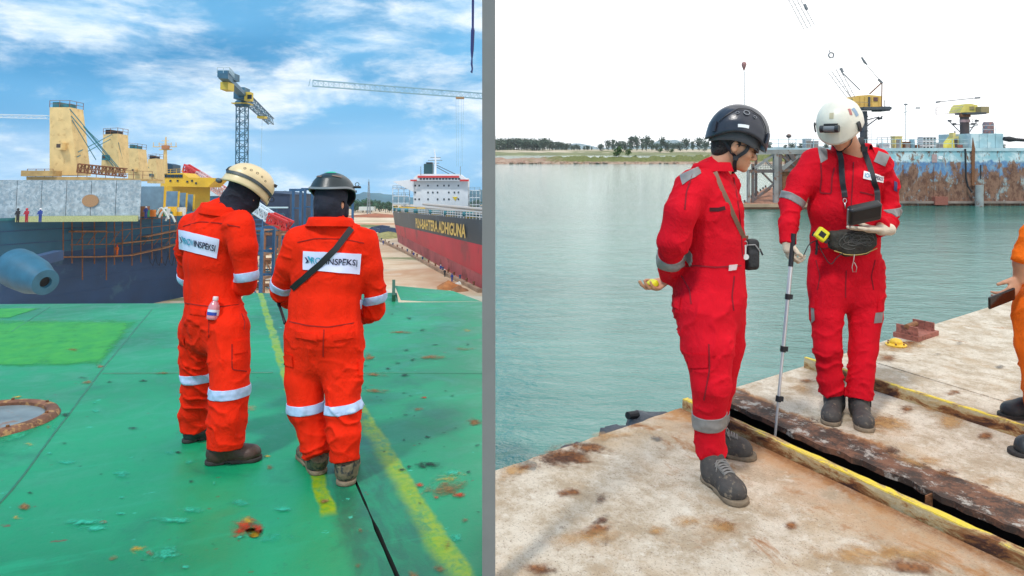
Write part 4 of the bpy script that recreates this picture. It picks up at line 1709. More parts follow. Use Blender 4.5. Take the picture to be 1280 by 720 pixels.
t.part('counterweight', MB().box(j0 + dj * 7 + Vector((0, 0, -1.6)), (1.8, 3.5, 1.8)), mat('crane_yellow', (0.55, 0.42, 0.05)), parent=cj)
t.part('winch_house', MB().box(j0 + dj * 9 + Vector((0, 0, 1.2)), (2.4, 7, 1.6)), M_tc, parent=cj)
t.part('railing', rail([j0 + Vector((-1.4, 0, .7)), j0 + Vector((1.4, 0, .7)), j0 + dj * 8 + Vector((1.4, 0, .7))], 1.2, 1.3, 0.1), M_tcp, parent=cj, kind='stuff')
t.part('tower_head', MB().box(j1 + Vector((0, -1, 0.2)), (3.0, 4, 3.2)), M_tc)
t.part('cabin', MB().box(L(311, 121, 188), (1.7, 2.2, 2.4)), mat('crane_yellow', (0.55, 0.42, 0.05)))
t.part('cabin_window', MB().box(L(312, 121, 186.8), (1.2, 0.1, 1.2)), M_glass)
t.part('trolley', MB().box(j1.lerp(j2, 0.62) + Vector((0, 0, -1.4)), (2.4, 3, 0.8)), mat('crane_yellow', (0.55, 0.42, 0.05)))
pt = j1.lerp(j2, 0.62) + Vector((0, 0, -1.6))
t.part('hoist_rope', MB().tube([pt, pt + Vector((0, 0, -24))], 0.06, 5), M_tcp)

# ---- pale lattice jib across the sky (its tower stands outside the picture)
M_jib = mat('pale_blue_lattice', (0.24, 0.42, 0.52), 0.55)
ja, jb = L(391, 104, 200), L(609, 120.5, 222)
t = Thing('crane_jib', 'long pale blue lattice crane jib with trolley and hoist ropes against the sky', 'crane jib', ja, LEFT)
t.part('lattice', lattice(ja, jb, 1.4, 1.75, 36, 0.085, tri=False), M_jib, kind='stuff')
t.part('jib_tip', MB().bar(ja + Vector((-1.2, 0, -0.9)), ja + Vector((-0.8, 0, 1.2)), 0.16), M_jib)
tp = L(575, 122.5, 217)
t.part('trolley', MB().box(tp, (2.6, 1.6, 0.5)), mat('rust_brown_gear', (0.36, 0.20, 0.08), 0.6))
for dx in (-1.3, -0.6, 0.6, 1.2):
    t.part('hoist_rope', MB().tube([tp + Vector((dx, 0, 0)), tp + Vector((dx * 0.7, 0, -22))], 0.035, 4), M_jib)
ja, jb = L(-60, 143.5, 270), L(60, 146.5, 262)
t = Thing('crane_jib', 'short pale lattice crane jib at the left edge beside the cream crane', 'crane jib', ja, LEFT)
t.part('lattice', lattice(ja, jb, 1.2, 1.3, 26, 0.10), mat('white_lattice', (0.55, 0.66, 0.74), 0.6), kind='stuff')

# ---- hook rope at the top
hp = L(591, 0, 60)
t = Thing('hoist_rope', 'dark blue hoist rope with slim hook block hanging into the sky', 'hoist rope', hp, LEFT)
M_rope = mat('navy_rope', (0.01, 0.02, 0.12), 0.6)
t.part('rope', MB().tube([L(592.5, -60, 60), L(591.5, 40, 60)], 0.07, 6), M_rope)
t.part('rope', MB().tube([L(590.5, -60, 60), L(590.5, 40, 60)], 0.07, 6), M_rope)
t.part('hook_block', MB().tube([L(591, 33, 60), L(591, 38, 60), L(590.2, 62, 60), L(590, 72, 60)], [0.08, 0.17, 0.15, 0.08], 8), M_rope)
t.part('hook', MB().tube([L(590, 72, 60), L(589.6, 80, 60), L(590.4, 86, 60), L(589.4, 91, 60), L(588.6, 89, 60)], [0.06, 0.09, 0.07, 0.09, 0.05], 8), M_rope)

# ---- red and white crane boom behind the yellow bridge
M_redp = mat('red_lattice', (0.55, 0.03, 0.03), 0.5)
M_whp = mat('white_lattice', (0.55, 0.66, 0.74), 0.6)
ba, bb, bc = L(232, 210, 190), L(247, 219, 188), L(283, 242, 184)
t = Thing('crane_boom', 'slanting red and white lattice crane boom behind the yellow bridge', 'crane boom', bc, LEFT)
t.part('boom_head', lattice(ba, bb, 1.5, 1.9, 5, 0.24), M_redp, kind='stuff')
t.part('boom', lattice(bb, bc, 1.9, 2.2, 10, 0.16), mat('pink_white_lattice', (0.62, 0.42, 0.44), 0.6), kind='stuff')
t.part('pendant', MB().tube([ba + Vector((0, 0, 1)), L(290, 238, 184)], 0.07, 5), M_redp)

# ---- sheds and warehouse behind the two people
def shed(tl, br, D, depth, m, roof, label, roof_h=0.0, name='warehouse', band=None):
    a, c = L(*tl, D), L(*br, D)
    c.z = GZ
    t = Thing(name, label, 'building', Vector(((a.x + c.x) / 2, D, GZ)), LEFT)
    t.part('wall', MB().prism([Vector((a.x, D, GZ)), Vector((c.x, D, GZ)), Vector((c.x, D, a.z)), Vector((a.x, D, a.z))], (0, depth, 0)), m)
    b = MB()
    xm = (a.x + c.x) / 2
    b.prism([Vector((a.x - .4, D - .4, a.z)), Vector((c.x + .4, D - .4, a.z)), Vector((xm, D - .4, a.z + roof_h + 0.3))], (0, depth + .8, 0))
    t.part('roof', b, roof)
    n_ = 9
    for i in range(n_):
        x = a.x + (c.x - a.x) * (i + 0.5) / n_
        t.part('wall_rib', MB().box(Vector((x, D - 0.06, (a.z + GZ) / 2)), (0.35, 0.1, a.z - GZ)), m)
    if band:
        t.part('window_band', MB().box(Vector((xm, D - 0.1, a.z - band[0])), (c.x - a.x - 1, 0.2, band[1])), band[2])
    return t


M_wh = mat('navy_cladding', (0.012, 0.030, 0.075), 0.6, var=0.25, vscale=0.3)
M_bl = mat('blue_cladding', (0.02, 0.10, 0.19), 0.6, var=0.25, vscale=0.3)
shed((236, 245), (285, 262), 260, 30, M_bl, mat('pale_roof', (0.45, 0.62, 0.70), 0.5), 'blue shed with pale gabled roof behind the cream helmet', 4.2)
shed((290, 243), (362, 270), 230, 30, M_wh, M_wh, 'long navy warehouse between the two helmets', 1.0, band=(4.4, 0.5, mat('pale_roof', (0.45, 0.62, 0.70))))

# ---- blue dock pylons
M_pyl = mat('blue_pylon_paint', (0.02, 0.09, 0.20), 0.55, var=0.3, vscale=0.6)
for i, (px, yt, lab) in enumerate(((371.5, 236, 'blue dock pylon with flat cross head, left of the dark helmet and farther from it'), (386, 235, 'blue dock pylon with flat cross head nearest the dark helmet'), (437, 238, 'blue dock pylon whose cross head shows right of the dark helmet'))):
    D = 150 + i * 6
    p = L(px, 260, D)
    p.z = GZ
    t = Thing('dock_pylon', lab, 'pylon', p, LEFT, group='blue pylons along the dock')
    top = L(px, yt + 1.5, D)
    w = 0.8
    t.part('column', MB().bar(p - Vector((w, 0, 0)), top - Vector((w, 0, 0)), 0.5), M_pyl)
    t.part('column', MB().bar(p + Vector((w, 0, 0)), top + Vector((w, 0, 0)), 0.5), M_pyl)
    t.part('cross_head', MB().bar(top - Vector((1.7, 0, 0)), top + Vector((1.7, 0, 0)), 0.55), M_pyl)
    for k in range(4):
        z = GZ + (top.z - GZ) * (k + 1) / 5
        t.part('rung', MB().bar(Vector((p.x - w, D, z)), Vector((p.x + w, D, z)), 0.28), M_pyl)

# ---- dock clutter seen between the two people
def frame_tower(px0, px1, yt, yb, D, levels, m, label):
    p = L((px0 + px1) / 2, yb, D)
    p.z = GZ
    t = Thing('staging_tower', label, 'staging', p, LEFT, group='staging in the dock')
    x0, x1 = L(px0, yt, D).x, L(px1, yt, D).x
    z1 = L(px0, yt, D).z
    for x in (x0, x1):
        for dy in (0, 4):
            t.part('post', MB().bar((x, D + dy, GZ), (x, D + dy, z1), 0.32), m)
    for k in range(1, levels + 1):
        z = GZ + (z1 - GZ) * k / levels
        t.part('beam', MB().bar((x0, D, z), (x1, D, z), 0.28), m)
        t.part('beam', MB().bar((x0, D + 4, z), (x1, D + 4, z), 0.28), m)
        t.part('plank', MB().box(((x0 + x1) / 2, D + 2, z - 0.25), (x1 - x0, 3.6, 0.12)), mat('scaffold_plank', (0.24, 0.12, 0.06)))
        if k % 2:
            t.part('brace', MB().bar((x0, D, z), (x1, D, z - (z1 - GZ) / levels), 0.16), m)
        t.part('handrail', rail([(x0, D, z), (x1, D, z)], 1.1, 1.5, 0.09), m, kind='stuff')


frame_tower(312, 328, 286, 372, 82, 5, M_pyl, 'near blue steel staging with plank floors between the two people')
frame_tower(331, 350, 292, 372, 92, 4, M_brown, 'rusty staging right of the blue staging between the two people')
frame_tower(296, 346, 268, 330, 135, 4, M_tc, 'wide dark blue staging behind the nearer staging in the dock')
frame_tower(352, 384, 300, 340, 120, 3, M_pyl, 'blue staging behind the left shoulder of the person with the strap')
t = Thing('crane_boom', 'pale and red lattice boom lying low behind the staging', 'crane boom', L(318, 262, 128), LEFT)
t.part('boom', lattice(L(316, 257, 128), L(338, 272, 126), 1.4, 1.6, 7, 0.14), M_whp, kind='stuff')
t.part('boom_foot', lattice(L(338, 272, 126), L(362, 283, 124), 1.4, 1.6, 6, 0.2), M_redp, kind='stuff')
for (px, py, w, h, kind, colr, lab) in (
        (313, 352, 1.6, 1.6, 'drum', M_pyl, 'large blue drum at the foot of the near blue staging'), (322, 360, 1.4, 1.0, 'crate', M_brown, 'brown crate on the dock floor beside the large blue drum'),
        (331, 350, 1.8, 1.2, 'crate', M_cl[3], 'white crate on the dock floor under the rusty staging'), (340, 358, 1.2, 1.3, 'drum', M_brown, 'rusty drum on the dock floor, nearest the left elbow of the person with the strap'),
        (345, 345, 1.6, 0.9, 'crate', M_cl[4], 'orange crate behind the rusty drum'), (318, 335, 1.6, 1.3, 'crate', M_pyl, 'blue crate half way up the dock between the stagings'),
        (334, 330, 1.8, 1.2, 'crate', M_brown, 'long brown crate behind the white crate'), (326, 318, 2.2, 1.6, 'drum', M_teals, 'teal drum far back in the dock'),
        (342, 316, 2.4, 1.4, 'crate', M_cl[4], 'orange crate far back in the dock'), (314, 312, 2.2, 1.5, 'crate', M_cl[3], 'white crate far back in the dock beside the teal drum')):
    D = (1.6 - GZ) * F / (py - 245)
    p = L(px, py, D)
    t = Thing(kind, lab, kind, p, LEFT)
    if kind == 'drum':
        t.part('shell', MB().lathe([(w * .4, 0), (w * .42, h * .1), (w * .42, h * .9), (w * .4, h)], Matrix.Translation(p), 12), colr)
        t.part('lid', MB().lathe([(w * .36, h), (w * .36, h + .06)], Matrix.Translation(p), 12), M_brown)
    else:
        t.part('box', MB().box(p + Vector((0, 0, h / 2)), (w, 1.0, h)), colr)
        t.part('lid', MB().box(p + Vector((0, 0, h + 0.07)), (w * 1.06, 1.06, 0.12)), colr)

# ---- black and red ship on the right of the left yard
A0, B0 = L(498, 302, 277), L(609, 366, 131)
A0.z = B0.z = GZ
A1, B1 = L(491, 264.5, 281), L(609, 275.5, 131)
A2, B2 = L(493.5, 281, 279.5), L(609, 308, 131)
A3, B3 = L(496, 292, 278), L(609, 347, 131)
t = Thing('cargo_ship', 'black and red hulled cargo ship with gold lettering and white deckhouse on the slip', 'ship', A0, LEFT)
M_bk = mat('black_hull_paint', (0.012, 0.030, 0.045), 0.45, var=0.35, vscale=0.08, bump=0.1, bscale=1.2, col2=(0.03, 0.06, 0.08), thr=0.6)
M_rd = mat('red_boottop_paint', (0.52, 0.010, 0.030), 0.5, var=0.25, vscale=0.06, bump=0.1, bscale=1.2, col2=(0.30, 0.02, 0.03), thr=0.6)
M_rd2 = mat('pink_red_antifouling', (0.42, 0.085, 0.085), 0.65, var=0.3, vscale=0.1, bump=0.1, bscale=1.2, col2=(0.25, 0.05, 0.04), thr=0.58)
sk = lambda p: Vector((seam_x(p.y) * 1.003, p.y, p.z))
Cc = L(609, 262, 345)


def strake(a_top, b_top, a_low, b_low, m, name):
    b = MB()
    back_t = [Vector((Cc.x, Cc.y, b_top.z)), Vector((Cc.x - 12, Cc.y, a_top.z))]
    back_l = [Vector((Cc.x, Cc.y, b_low.z)), Vector((Cc.x - 10, Cc.y, a_low.z))]
    N_ = 14
    top = [a_top.lerp(b_top, i / N_) for i in range(N_ + 1)] + back_t
    low = [a_low.lerp(b_low, i / N_) for i in range(N_ + 1)] + back_l
    k = len(top)
    b.add(top + low, [(i, (i + 1) % k, k + (i + 1) % k, k + i) for i in range(k)] + [tuple(range(k)), tuple(range(2 * k - 1, k - 1, -1))])
    return t.part(name, b, m)


h_ = t.part
hu = strake(A1, B1, A2, B2, M_bk, 'hull')
HB = BVHTree.FromPolygons([tuple(t.T @ v.co) for v in hu.data.vertices], [tuple(f.vertices) for f in hu.data.polygons])
dn = Vector((0, 0, -0.004))
strake(A2 + dn, B2 + dn, A3, B3, M_rd, 'boot_topping')
strake(A3 + dn, B3 + dn, A0 - Vector((0, 0, 1)), B0 - Vector((0, 0, 1)), M_rd2, 'lower_hull')
# name on the hull
pn = (B1 - A1).cross(A2 - A1).normalized()
if pn.y > 0:
    pn = -pn


def on_hull(px, py, off):
    d = ldir(px, py)
    e = Vector((0, 0, HL))
    h_ = HB.ray_cast(e, d.normalized())
    if h_[0] is not None:
        return h_[0] + pn * off
    s_ = (A1 - e).dot(pn) / d.dot(pn)
    return e + d * s_ + pn * off


me = text_mesh('PLN-BAHTERA ADHIGUNA', 0.030)
co = np.array([v.co[:] for v in me.vertices])
lo_, hi_ = co.min(0), co.max(0)
tl, tr, br, bl = Vector((520.5, 272.3)), Vector((584, 280.2)), Vector((583.6, 297.5)), Vector((521, 284.4))
h4 = [on_hull(v.x, v.y, 0.3) for v in (tl, tr, br, bl)]
for v, c_ in zip(me.vertices, co):
    u, w = (c_[0] - lo_[0]) / (hi_[0] - lo_[0]), 1 - (c_[1] - lo_[1]) / (hi_[1] - lo_[1])
    v.co = h4[0].lerp(h4[1], u).lerp(h4[3].lerp(h4[2], u), w)
    nr_ = HB.find_nearest(v.co)
    v.co = nr_[0] + pn * 0.3
t.part('name_lettering', me, mat('gold_letters', (0.75, 0.50, 0.10), 0.45, var=0.15, vscale=0.5), parent=hu)
t.part('draught_mark', MB().box(on_hull(527, 300, 0.1), (0.5, 0.1, 1.9)), mat('pale_mark', (0.7, 0.5, 0.4), 0.6), parent=hu)
# bulwark rail, deck machinery
t.part('railing', rail([A1, B1], 1.6, 3.0, 0.16, 3), mat('white_rail', (0.6, 0.62, 0.62), 0.6), kind='stuff')
for i, u in enumerate((0.06, 0.17, 0.30, 0.44, 0.60, 0.74, 0.88)):
    p = A1.lerp(B1, u) + Vector((1.2, 1.6, 0))
    s_ = 0.75 if u > .5 else 1.0
    t.part('winch', MB().box(p + Vector((0, 0, 1.0 * s_)), (3.6 * s_, 2, 2.0 * s_)), M_yelp)
    t.part('winch_drum', MB().tube([p + Vector((-2.6 * s_, -1, 0.9)), p + Vector((-1.9 * s_ + 4.6 * s_, -1, 0.9))], 0.7 * s_, 10), M_teals)
t.part('cargo_pipe', MB().tube([A1.lerp(B1, 0.05) + Vector((2, 4, 2.4)), A1.lerp(B1, 0.97) + Vector((1, 4, 1.2))], 0.45, 8), mat('pale_pipe', (0.55, 0.48, 0.42), 0.6))
t.part('cargo_pipe', MB().tube([A1.lerp(B1, 0.4) + Vector((2, 5, 3.0)), A1.lerp(B1, 0.97) + Vector((0.6, 5, 1.9))], 0.4, 8), mat('pale_pipe', (0.55, 0.48, 0.42)))
# deckhouse
M_wht = mat('white_deckhouse', (0.72, 0.76, 0.80), 0.5, var=0.08, vscale=0.3)
D = 262
zd = A1.z - 1
hs = MB()
a, c = L(517, 222.5, D), L(585, 264, D)
hs.prism([Vector((a.x, D, zd)), Vector((c.x, D, zd)), Vector((c.x, D, a.z)), Vector((a.x, D, a.z))], (-0.3, 14, 0))
dh = t.part('deckhouse', hs, M_wht)
b = MB()
b.prism([L(491, 227, D - 1), L(517, 224, D - 1), L(517, 240, D - 1), L(509, 236, D - 1), L(500, 231.5, D - 1)], (0, 8, 0))
t.part('bridge_wing', b, M_wht, parent=dh)
b = MB()
b.prism([L(517, 226, D - 2), L(517, 222, D - 2), L(523, 217.5, D - 2), L(575, 217.5, D - 2), L(585, 226, D - 2)], (0, 12, 0))
t.part('wheelhouse', b, M_wht, parent=dh)
t.part('red_band', MB().bar(L(522, 221, D - 2.2), L(574, 221, D - 2.2), 0.3, 0.75), M_redp, parent=dh)
t.part('red_band', MB().bar(L(513, 225.5, D - 2.2), L(521, 225.5, D - 2.2), 0.3, 0.6), M_redp, parent=dh)
t.part('red_band', MB().bar(L(575, 225.5, D - 2.2), L(586, 225.5, D - 2.2), 0.3, 0.7), M_redp, parent=dh)
for px in range(526, 576, 4):
    t.part('window', MB().box(L(px, 223.6, D - 2.15), (0.8, 0.2, 0.55)), M_glass, parent=dh)
for row, y in enumerate((232, 240.5, 249)):
    for k, px in enumerate((519, 524, 535, 541, 547, 555, 561, 568, 573)):
        if (k + row * 2) % 4 == 3:
            continue
        t.part('window', MB().box(L(px, y, D - 0.06), (0.55, 0.2, 0.65)), M_glass, parent=dh)
t.part('marker', MB().prism([L(565.5, 246, D - .1), L(572, 246, D - .1), L(569, 251, D - .1)], (0, -0.15, 0)), mat('yellow_mark', (0.75, 0.55, 0.03), 0.5), parent=dh)
b = MB()
b.box(L(536, 211.5, D + 4), (3.4, 4, 4.0))
t.part('funnel', b, mat('dark_green_funnel', (0.01, 0.06, 0.07), 0.5), parent=dh)
t.part('funnel_top', MB().box(L(537, 204.5, D + 4), (2.4, 3, 0.9)), M_black, parent=dh)
b = MB()
b.tube([L(544, 219, D), L(544.5, 200, D), L(543, 186, D)], [0.5, 0.35, 0.1], 8)
ms = t.part('mast', b, M_wht)
for (x0, x1, y) in ((535, 553, 200.5), (538, 551, 197), (541, 549, 204)):
    t.part('mast_spar', MB().bar(L(x0, y, D), L(x1, y, D), 0.25), mat('grey_steel', (0.2, 0.24, 0.28)), parent=ms)
t.part('radar', MB().box(L(546, 198.5, D), (2.6, 0.5, 0.4)), M_wht, parent=ms)
t.part('stay_cable', MB().tube([L(545, 206, D), L(572, 219, D)], 0.12, 5), M_black, parent=ms)
t.part('stay_cable', MB().tube([L(546, 209, D), L(566, 220, D)], 0.12, 5), M_black, parent=ms)
for px in (526, 575.5):
    t.part('lamp_post', MB().bar(L(px, 219, D - 2), L(px, 208, D - 2), 0.22), mat('grey_steel', (0.2, 0.24, 0.28)), parent=dh)
# stern gantry and stairs on both ends of the deckhouse
for (x0, x1, yt) in ((491, 512, 236), (586, 600, 238)):
    for k in range(3):
        y = yt + k * 9
        t.part('gallery', MB().bar(L(x0, y, D + 2), L(x1, y, D + 2), 2.0, 0.3), M_wht, parent=dh)
        t.part('gallery_rail', rail([L(x0, y, D + 1), L(x1, y, D + 1)], 1.2, 1.6, 0.12), mat('grey_steel', (0.2, 0.24, 0.28)), parent=dh, kind='stuff')
    for px in np.linspace(x0, x1, 4):
        t.part('stanchion', MB().bar(L(px, yt, D + 1.5), L(px, 266, D + 1.5), 0.25), M_wht, parent=dh)

# ---- the slip edge: kerb, bollards, earth heaps, vehicles and small figures
def gp(px, py):
    p = L(px, py, 100)
    d = ldir(px, py)
    return Vector((0, 0, HL)) + d * ((GZ - HL) / d.z)


P_ = [gp(452, 289), gp(476, 302), gp(508, 317), gp(552, 341), gp(600, 366)]
b = MB()
for a, c in zip(P_[:-1], P_[1:]):
    b.bar(a + Vector((0, 0, 0.35)), c + Vector((0, 0, 0.35)), 0.9, 0.7)
t = Thing('slip_kerb', 'weathered concrete kerb running along the red ship on the sandy slip', 'kerb', P_[2], LEFT)
t.part('kerb', b, mat('brown_concrete', (0.34, 0.22, 0.14), 0.9, var=0.35, vscale=0.3), kind='stuff')
for i in range(24):
    u = i / 24 * 4
    j = min(3, int(u))
    p = P_[j].lerp(P_[j + 1], u - j) + Vector((0.3, 0, 0.7))
    b = MB()
    b.lathe([(0.22, 0), (0.2, 0.5), (0.3, 0.55), (0.3, 0.75)], Matrix.Translation(p), 8)
    t.part('bollard', b, M_brown if i % 3 else M_pyl)


def heap(px, py, rx, ry, h, m, label, name='earth_heap', seed=0):
    c = gp(px, py)
    rr = random.Random(seed)
    b = MB()
    vs, fs = [], []
    n_, k_ = 20, 6
    for i in range(k_ + 1):
        t_ = i / k_
        for k in range(n_):
            a = 2 * math.pi * k / n_
            w = 1 + 0.18 * math.sin(a * 3 + seed) + rr.uniform(-.07, .07)
            vs.append(c + Vector((rx * w * t_ * math.cos(a), ry * w * t_ * math.sin(a), h * (1 - t_) ** 0.8 * (1 + rr.uniform(-.08, .08)) - 0.02 * t_)))
    for i in range(k_):
        for k in range(n_):
            fs.append((i * n_ + k, (i + 1) * n_ + k, (i + 1) * n_ + (k + 1) % n_, i * n_ + (k + 1) % n_))
    b.add(vs, fs)
    return single(name, b, m, label, 'heap', LEFT, smooth=True)


M_earth = mat('orange_earth', (0.42, 0.16, 0.05), 0.95, var=0.3, vscale=0.6, bump=0.4, bscale=3)
heap(560, 360, 2.6, 3.5, 1.5, M_earth, 'heap of orange earth on the slip near the green deck', seed=1)
heap(573, 363, 1.8, 3.0, 0.9, mat('dark_earth', (0.28, 0.12, 0.05), 0.95, var=0.3, vscale=0.6), 'low brown earth heap beside the orange heap', seed=2)
heap(578, 354, 1.6, 2.2, 0.6, mat('pale_gravel', (0.6, 0.55, 0.48), 0.95, var=0.2, vscale=1), 'small pale gravel heap next to the ship', seed=3)
heap(470, 271, 30, 25, 3.0, mat('red_earth', (0.33, 0.11, 0.05), 0.95, var=0.3, vscale=0.1), 'long low bank of red earth far across the yard', seed=4)
heap(455, 283, 16, 10, 1.2, mat('scrub_bank', (0.16, 0.17, 0.06), 0.95, var=0.4, vscale=0.3), 'low bank grown with scrub in the yard', seed=5)
heap(485, 296, 9, 14, 2.4, mat('dry_grass_bank', (0.28, 0.25, 0.09), 0.95, var=0.4, vscale=0.5), 'bank of dry grass before the stern of the red ship', seed=6)
M_tarp = mat('navy_tarpaulin', (0.01, 0.035, 0.09), 0.6, var=0.3, vscale=0.5)
for (px, py, w, h, lab) in ((465, 290, 4.5, 2.2, 'low navy tarpaulin covered stack on the yard, leftmost of three'), (475, 289, 6, 3.2, 'tall navy tarpaulin covered stack in the middle of three'), (487, 291, 5.5, 2.6, 'navy tarpaulin covered stack nearest the ship')):
    c = gp(px, py)
    b = MB()
    b.prism([c + Vector((-w, -2, 0)), c + Vector((w, -2, 0)), c + Vector((w * 0.8, -1.6, h * .8)), c + Vector((w * .1, -1.4, h)), c + Vector((-w * 0.75, -1.6, h * 0.7))], (0, 4, 0))
    b.add([c + Vector((-w, -2.05, 0.02)), c + Vector((-w * .2, -2.06, h * .35)), c + Vector((w * .3, -2.06, 0.02))], [(0, 1, 2)])
    single('covered_stack', b, M_tarp, lab, 'covered stack', LEFT, base=c, group=None)


def figure(side, p, top, helmet_c, label, h=1.7, pose=0.0, name='person'):
    """small distant figure: one continuous body in work clothes, with a helmet"""
    t = Thing(name, label, 'person', p, side, group='distant workers')
    S = SDF(np.array(p) - (0.6, 0.6, 0.1), np.array(p) + (0.6, 0.6, 2.0), 0.05)
    k = h / 1.7
    P = lambda x, y, z: p + Vector((x, y, z)) * k
    for s_ in (-1, 1):
        S.ecap(P(s_ * 0.11, 0, 0.05), P(s_ * 0.09, 0, 0.85), 0.075, 0.10, 0.05)
        S.ecap(P(s_ * 0.22, 0, 1.38), P(s_ * 0.27, -0.08 - pose * .1, 1.08), 0.07, 0.06, 0.05)
        S.ecap(P(s_ * 0.27, -0.08 - pose * .1, 1.08), P(s_ * 0.2, -0.28, 1.0 + pose * 0.3), 0.058, 0.05, 0.04)
    S.ecap(P(0, 0, 0.9), P(0, 0, 1.35), (0.18, 0.13), (0.21, 0.13), 0.06, [(1, 0, 0), (0, 1, 0), (0, 0, 1)])
    S.ecap(P(0, 0, 1.35), P(0, -0.02, 1.60), 0.08, 0.10, 0.05)
    P2, Q2 = S.polys()
    t.part('body', np_mesh('body', P2, Q2), top)
    b = MB()
    b.lathe([(0.16, 1.60), (0.15, 1.68), (0.10, 1.76), (0.02, 1.79)], Matrix.Translation(p), 10)
    t.part('helmet', b, helmet_c, smooth=True)
    return t


M_wb = mat('work_blue', (0.02, 0.05, 0.25), 0.8)
M_wg = mat('work_green', (0.02, 0.20, 0.10), 0.8)
M_wr = mat('work_red', (0.35, 0.02, 0.04), 0.8)
M_wo = mat('work_orange', (0.70, 0.14, 0.02), 0.8)
M_wk = mat('work_black', (0.02, 0.02, 0.025), 0.8)
M_hw2 = mat('white_hard_hat', (0.75, 0.75, 0.75), 0.4)
M_hr = mat('red_hard_hat', (0.5, 0.03, 0.03), 0.4)
for (px, py, D, a, hc_, lab) in ((22, 277, 86, M_wk, M_wk, 'distant worker in black at the left edge of the ship deck'), (33, 277, 86.5, M_wr, M_hr, 'distant worker in red with red hard hat on the ship deck'),
                                (50, 277, 86.5, M_wb, M_hw2, 'distant worker in blue with white hard hat on the ship deck'), (144, 272, 97, M_wg, M_wg, 'distant worker in green on the ship deck behind the scaffold'),
                                (182, 275, 101, M_wb, M_hw2, 'distant worker in blue with white hard hat at the end of the coaming'), (146, 320, 112, M_wo, M_hr, 'distant worker in orange kneeling on the scaffold')):
    p = L(px, py, D)
    if py < 300:
        p = Vector((p.x, p.y, SZ))
    else:
        p = q(px, 320, 0.8)
    figure(LEFT, p, a, hc_, lab)
for (px, py, a, hc_, lab) in ((472, 303, M_wb, M_hw2, 'tiny worker in blue by the slip kerb, farthest'), (479, 306, M_wb, M_wk, 'tiny worker in dark blue by the slip kerb, near the first'), (517, 322, M_wb, M_hw2, 'tiny worker in blue in the middle of the slip kerb'), (551, 340, M_wb, M_hw2, 'tiny worker in blue near the heaps'), (565, 352, M_wb, M_wb, 'tiny worker in dark blue beside the orange heap'), (556, 346, M_wk, M_hw2, 'tiny worker in black near the heaps')):
    figure(LEFT, gp(px, py), a, hc_, lab)
# ================================================================== right yard: far shore, floating dock, cranes
seaP = lambda px, py: WG(px, py, SEA)

# ---- sand bar of rocks and grass, then the far shore


def land_strip(name, D0, D1, hfun, z0, px0, px1, m, nx=160, ny=7, seed=0, rough=0.25):
    vs, fs = [], []
    for i in range(nx + 1):
        px = px0 + (px1 - px0) * i / nx
        for j in range(ny + 1):
            v = j / ny
            w = (vnoise(np.array([[px * 0.05, j * 0.7, seed]]), seed)[0])
            D = D0 + (D1 - D0) * v + w * (D1 - D0) * 0.06
            p = W(px, HZ, D)
            prof = math.sin(math.pi * min(1, v * 1.02)) ** 0.6 if 0 < v < 1 else 0
            n_ = vnoise(np.array([[px * 0.21, j * 1.3, seed + 5]]), seed)[0]
            p.z = z0 + hfun(px) * prof * (1 + rough * n_) - (0.3 if j in (0, ny) else 0)
            vs.append(p)
    for i in range(nx):
        for j in range(ny):
            a = i * (ny + 1) + j
            fs.append((a, a + ny + 1, a + ny + 2, a + 1))
    b = MB()
    b.add(vs, fs)
    return single(name, b, m, kind='structure', smooth=True)


n = Nodes('sandbar_soil')
x, y, z = n.xyz()
k = n.noise(0.25, 7, 0.65, 0.4)
f = n.noise(1.2, 6, 0.7)
rocks = n.mix(n.ramp(f, 0.4, 0.6), (0.24, 0.13, 0.085), (0.46, 0.35, 0.27))
grass = n.mix(n.ramp(f, 0.35, 0.65), (0.085, 0.115, 0.03), (0.20, 0.20, 0.075))
g = n.math('ADD', n.ramp(x, -12, 40), n.math('MULTIPLY', n.math('SUBTRACT', k, 0.5), 1.6))
zz = n.ramp(n.math('ADD', z, n.math('MULTIPLY', k, 1.2)), SEA + 0.9, SEA + 1.8)
M_bar = n.out(n.mix(n.math('MULTIPLY', n.ramp(g, 0.2, 0.7), zz), rocks, grass), 0.95, n.bump(f, 0.8, 0.4), spec=0.1)
n = Nodes('far_shore_soil')
x, y, z = n.xyz()
k = n.noise(0.03, 6, 0.65, 0.4, sc=(0.5, 2.0, 1))
M_shore = n.out(n.mix(n.ramp(k, 0.40, 0.55), (0.15, 0.165, 0.06), (0.56, 0.46, 0.35)), 0.95, spec=0.1)
land_strip('sandbar', 250, 292, lambda px: float(np.interp(px, [600, 640, 700, 760, 800, 860, 900, 960, 1010], [1.7, 1.8, 2.4, 2.3, 2.3, 2.7, 3.0, 3.0, 2.5])), SEA, 611.6, 1010, M_bar, seed=2)
land_strip('far_shore', 640, 1500, lambda px: float(np.interp(px, [600, 740, 800, 1300], [4.6, 4.8, 5.2, 5.2])), SEA, 611.6, 1420, M_shore, seed=6, rough=0.1, nx=120)
land_strip('near_shore_flat', 560, 660, lambda px: 2.2, SEA, 611.6, 1420, mat('shore_grass', (0.17, 0.18, 0.075), 0.95, var=0.35, vscale=0.08), seed=9, rough=0.3, nx=120)
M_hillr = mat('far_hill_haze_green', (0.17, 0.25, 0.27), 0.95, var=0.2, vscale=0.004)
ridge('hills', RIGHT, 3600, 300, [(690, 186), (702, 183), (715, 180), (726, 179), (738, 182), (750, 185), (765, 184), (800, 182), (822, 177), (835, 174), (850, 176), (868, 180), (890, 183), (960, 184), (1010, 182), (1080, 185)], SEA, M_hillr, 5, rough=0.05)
rr = random.Random(21)
M_leaf_far = foliage('far_tree_leaves', (0.060, 0.095, 0.070), (0.095, 0.135, 0.095))  # greyed greens put distance haze into the leaf colour
FAR = []
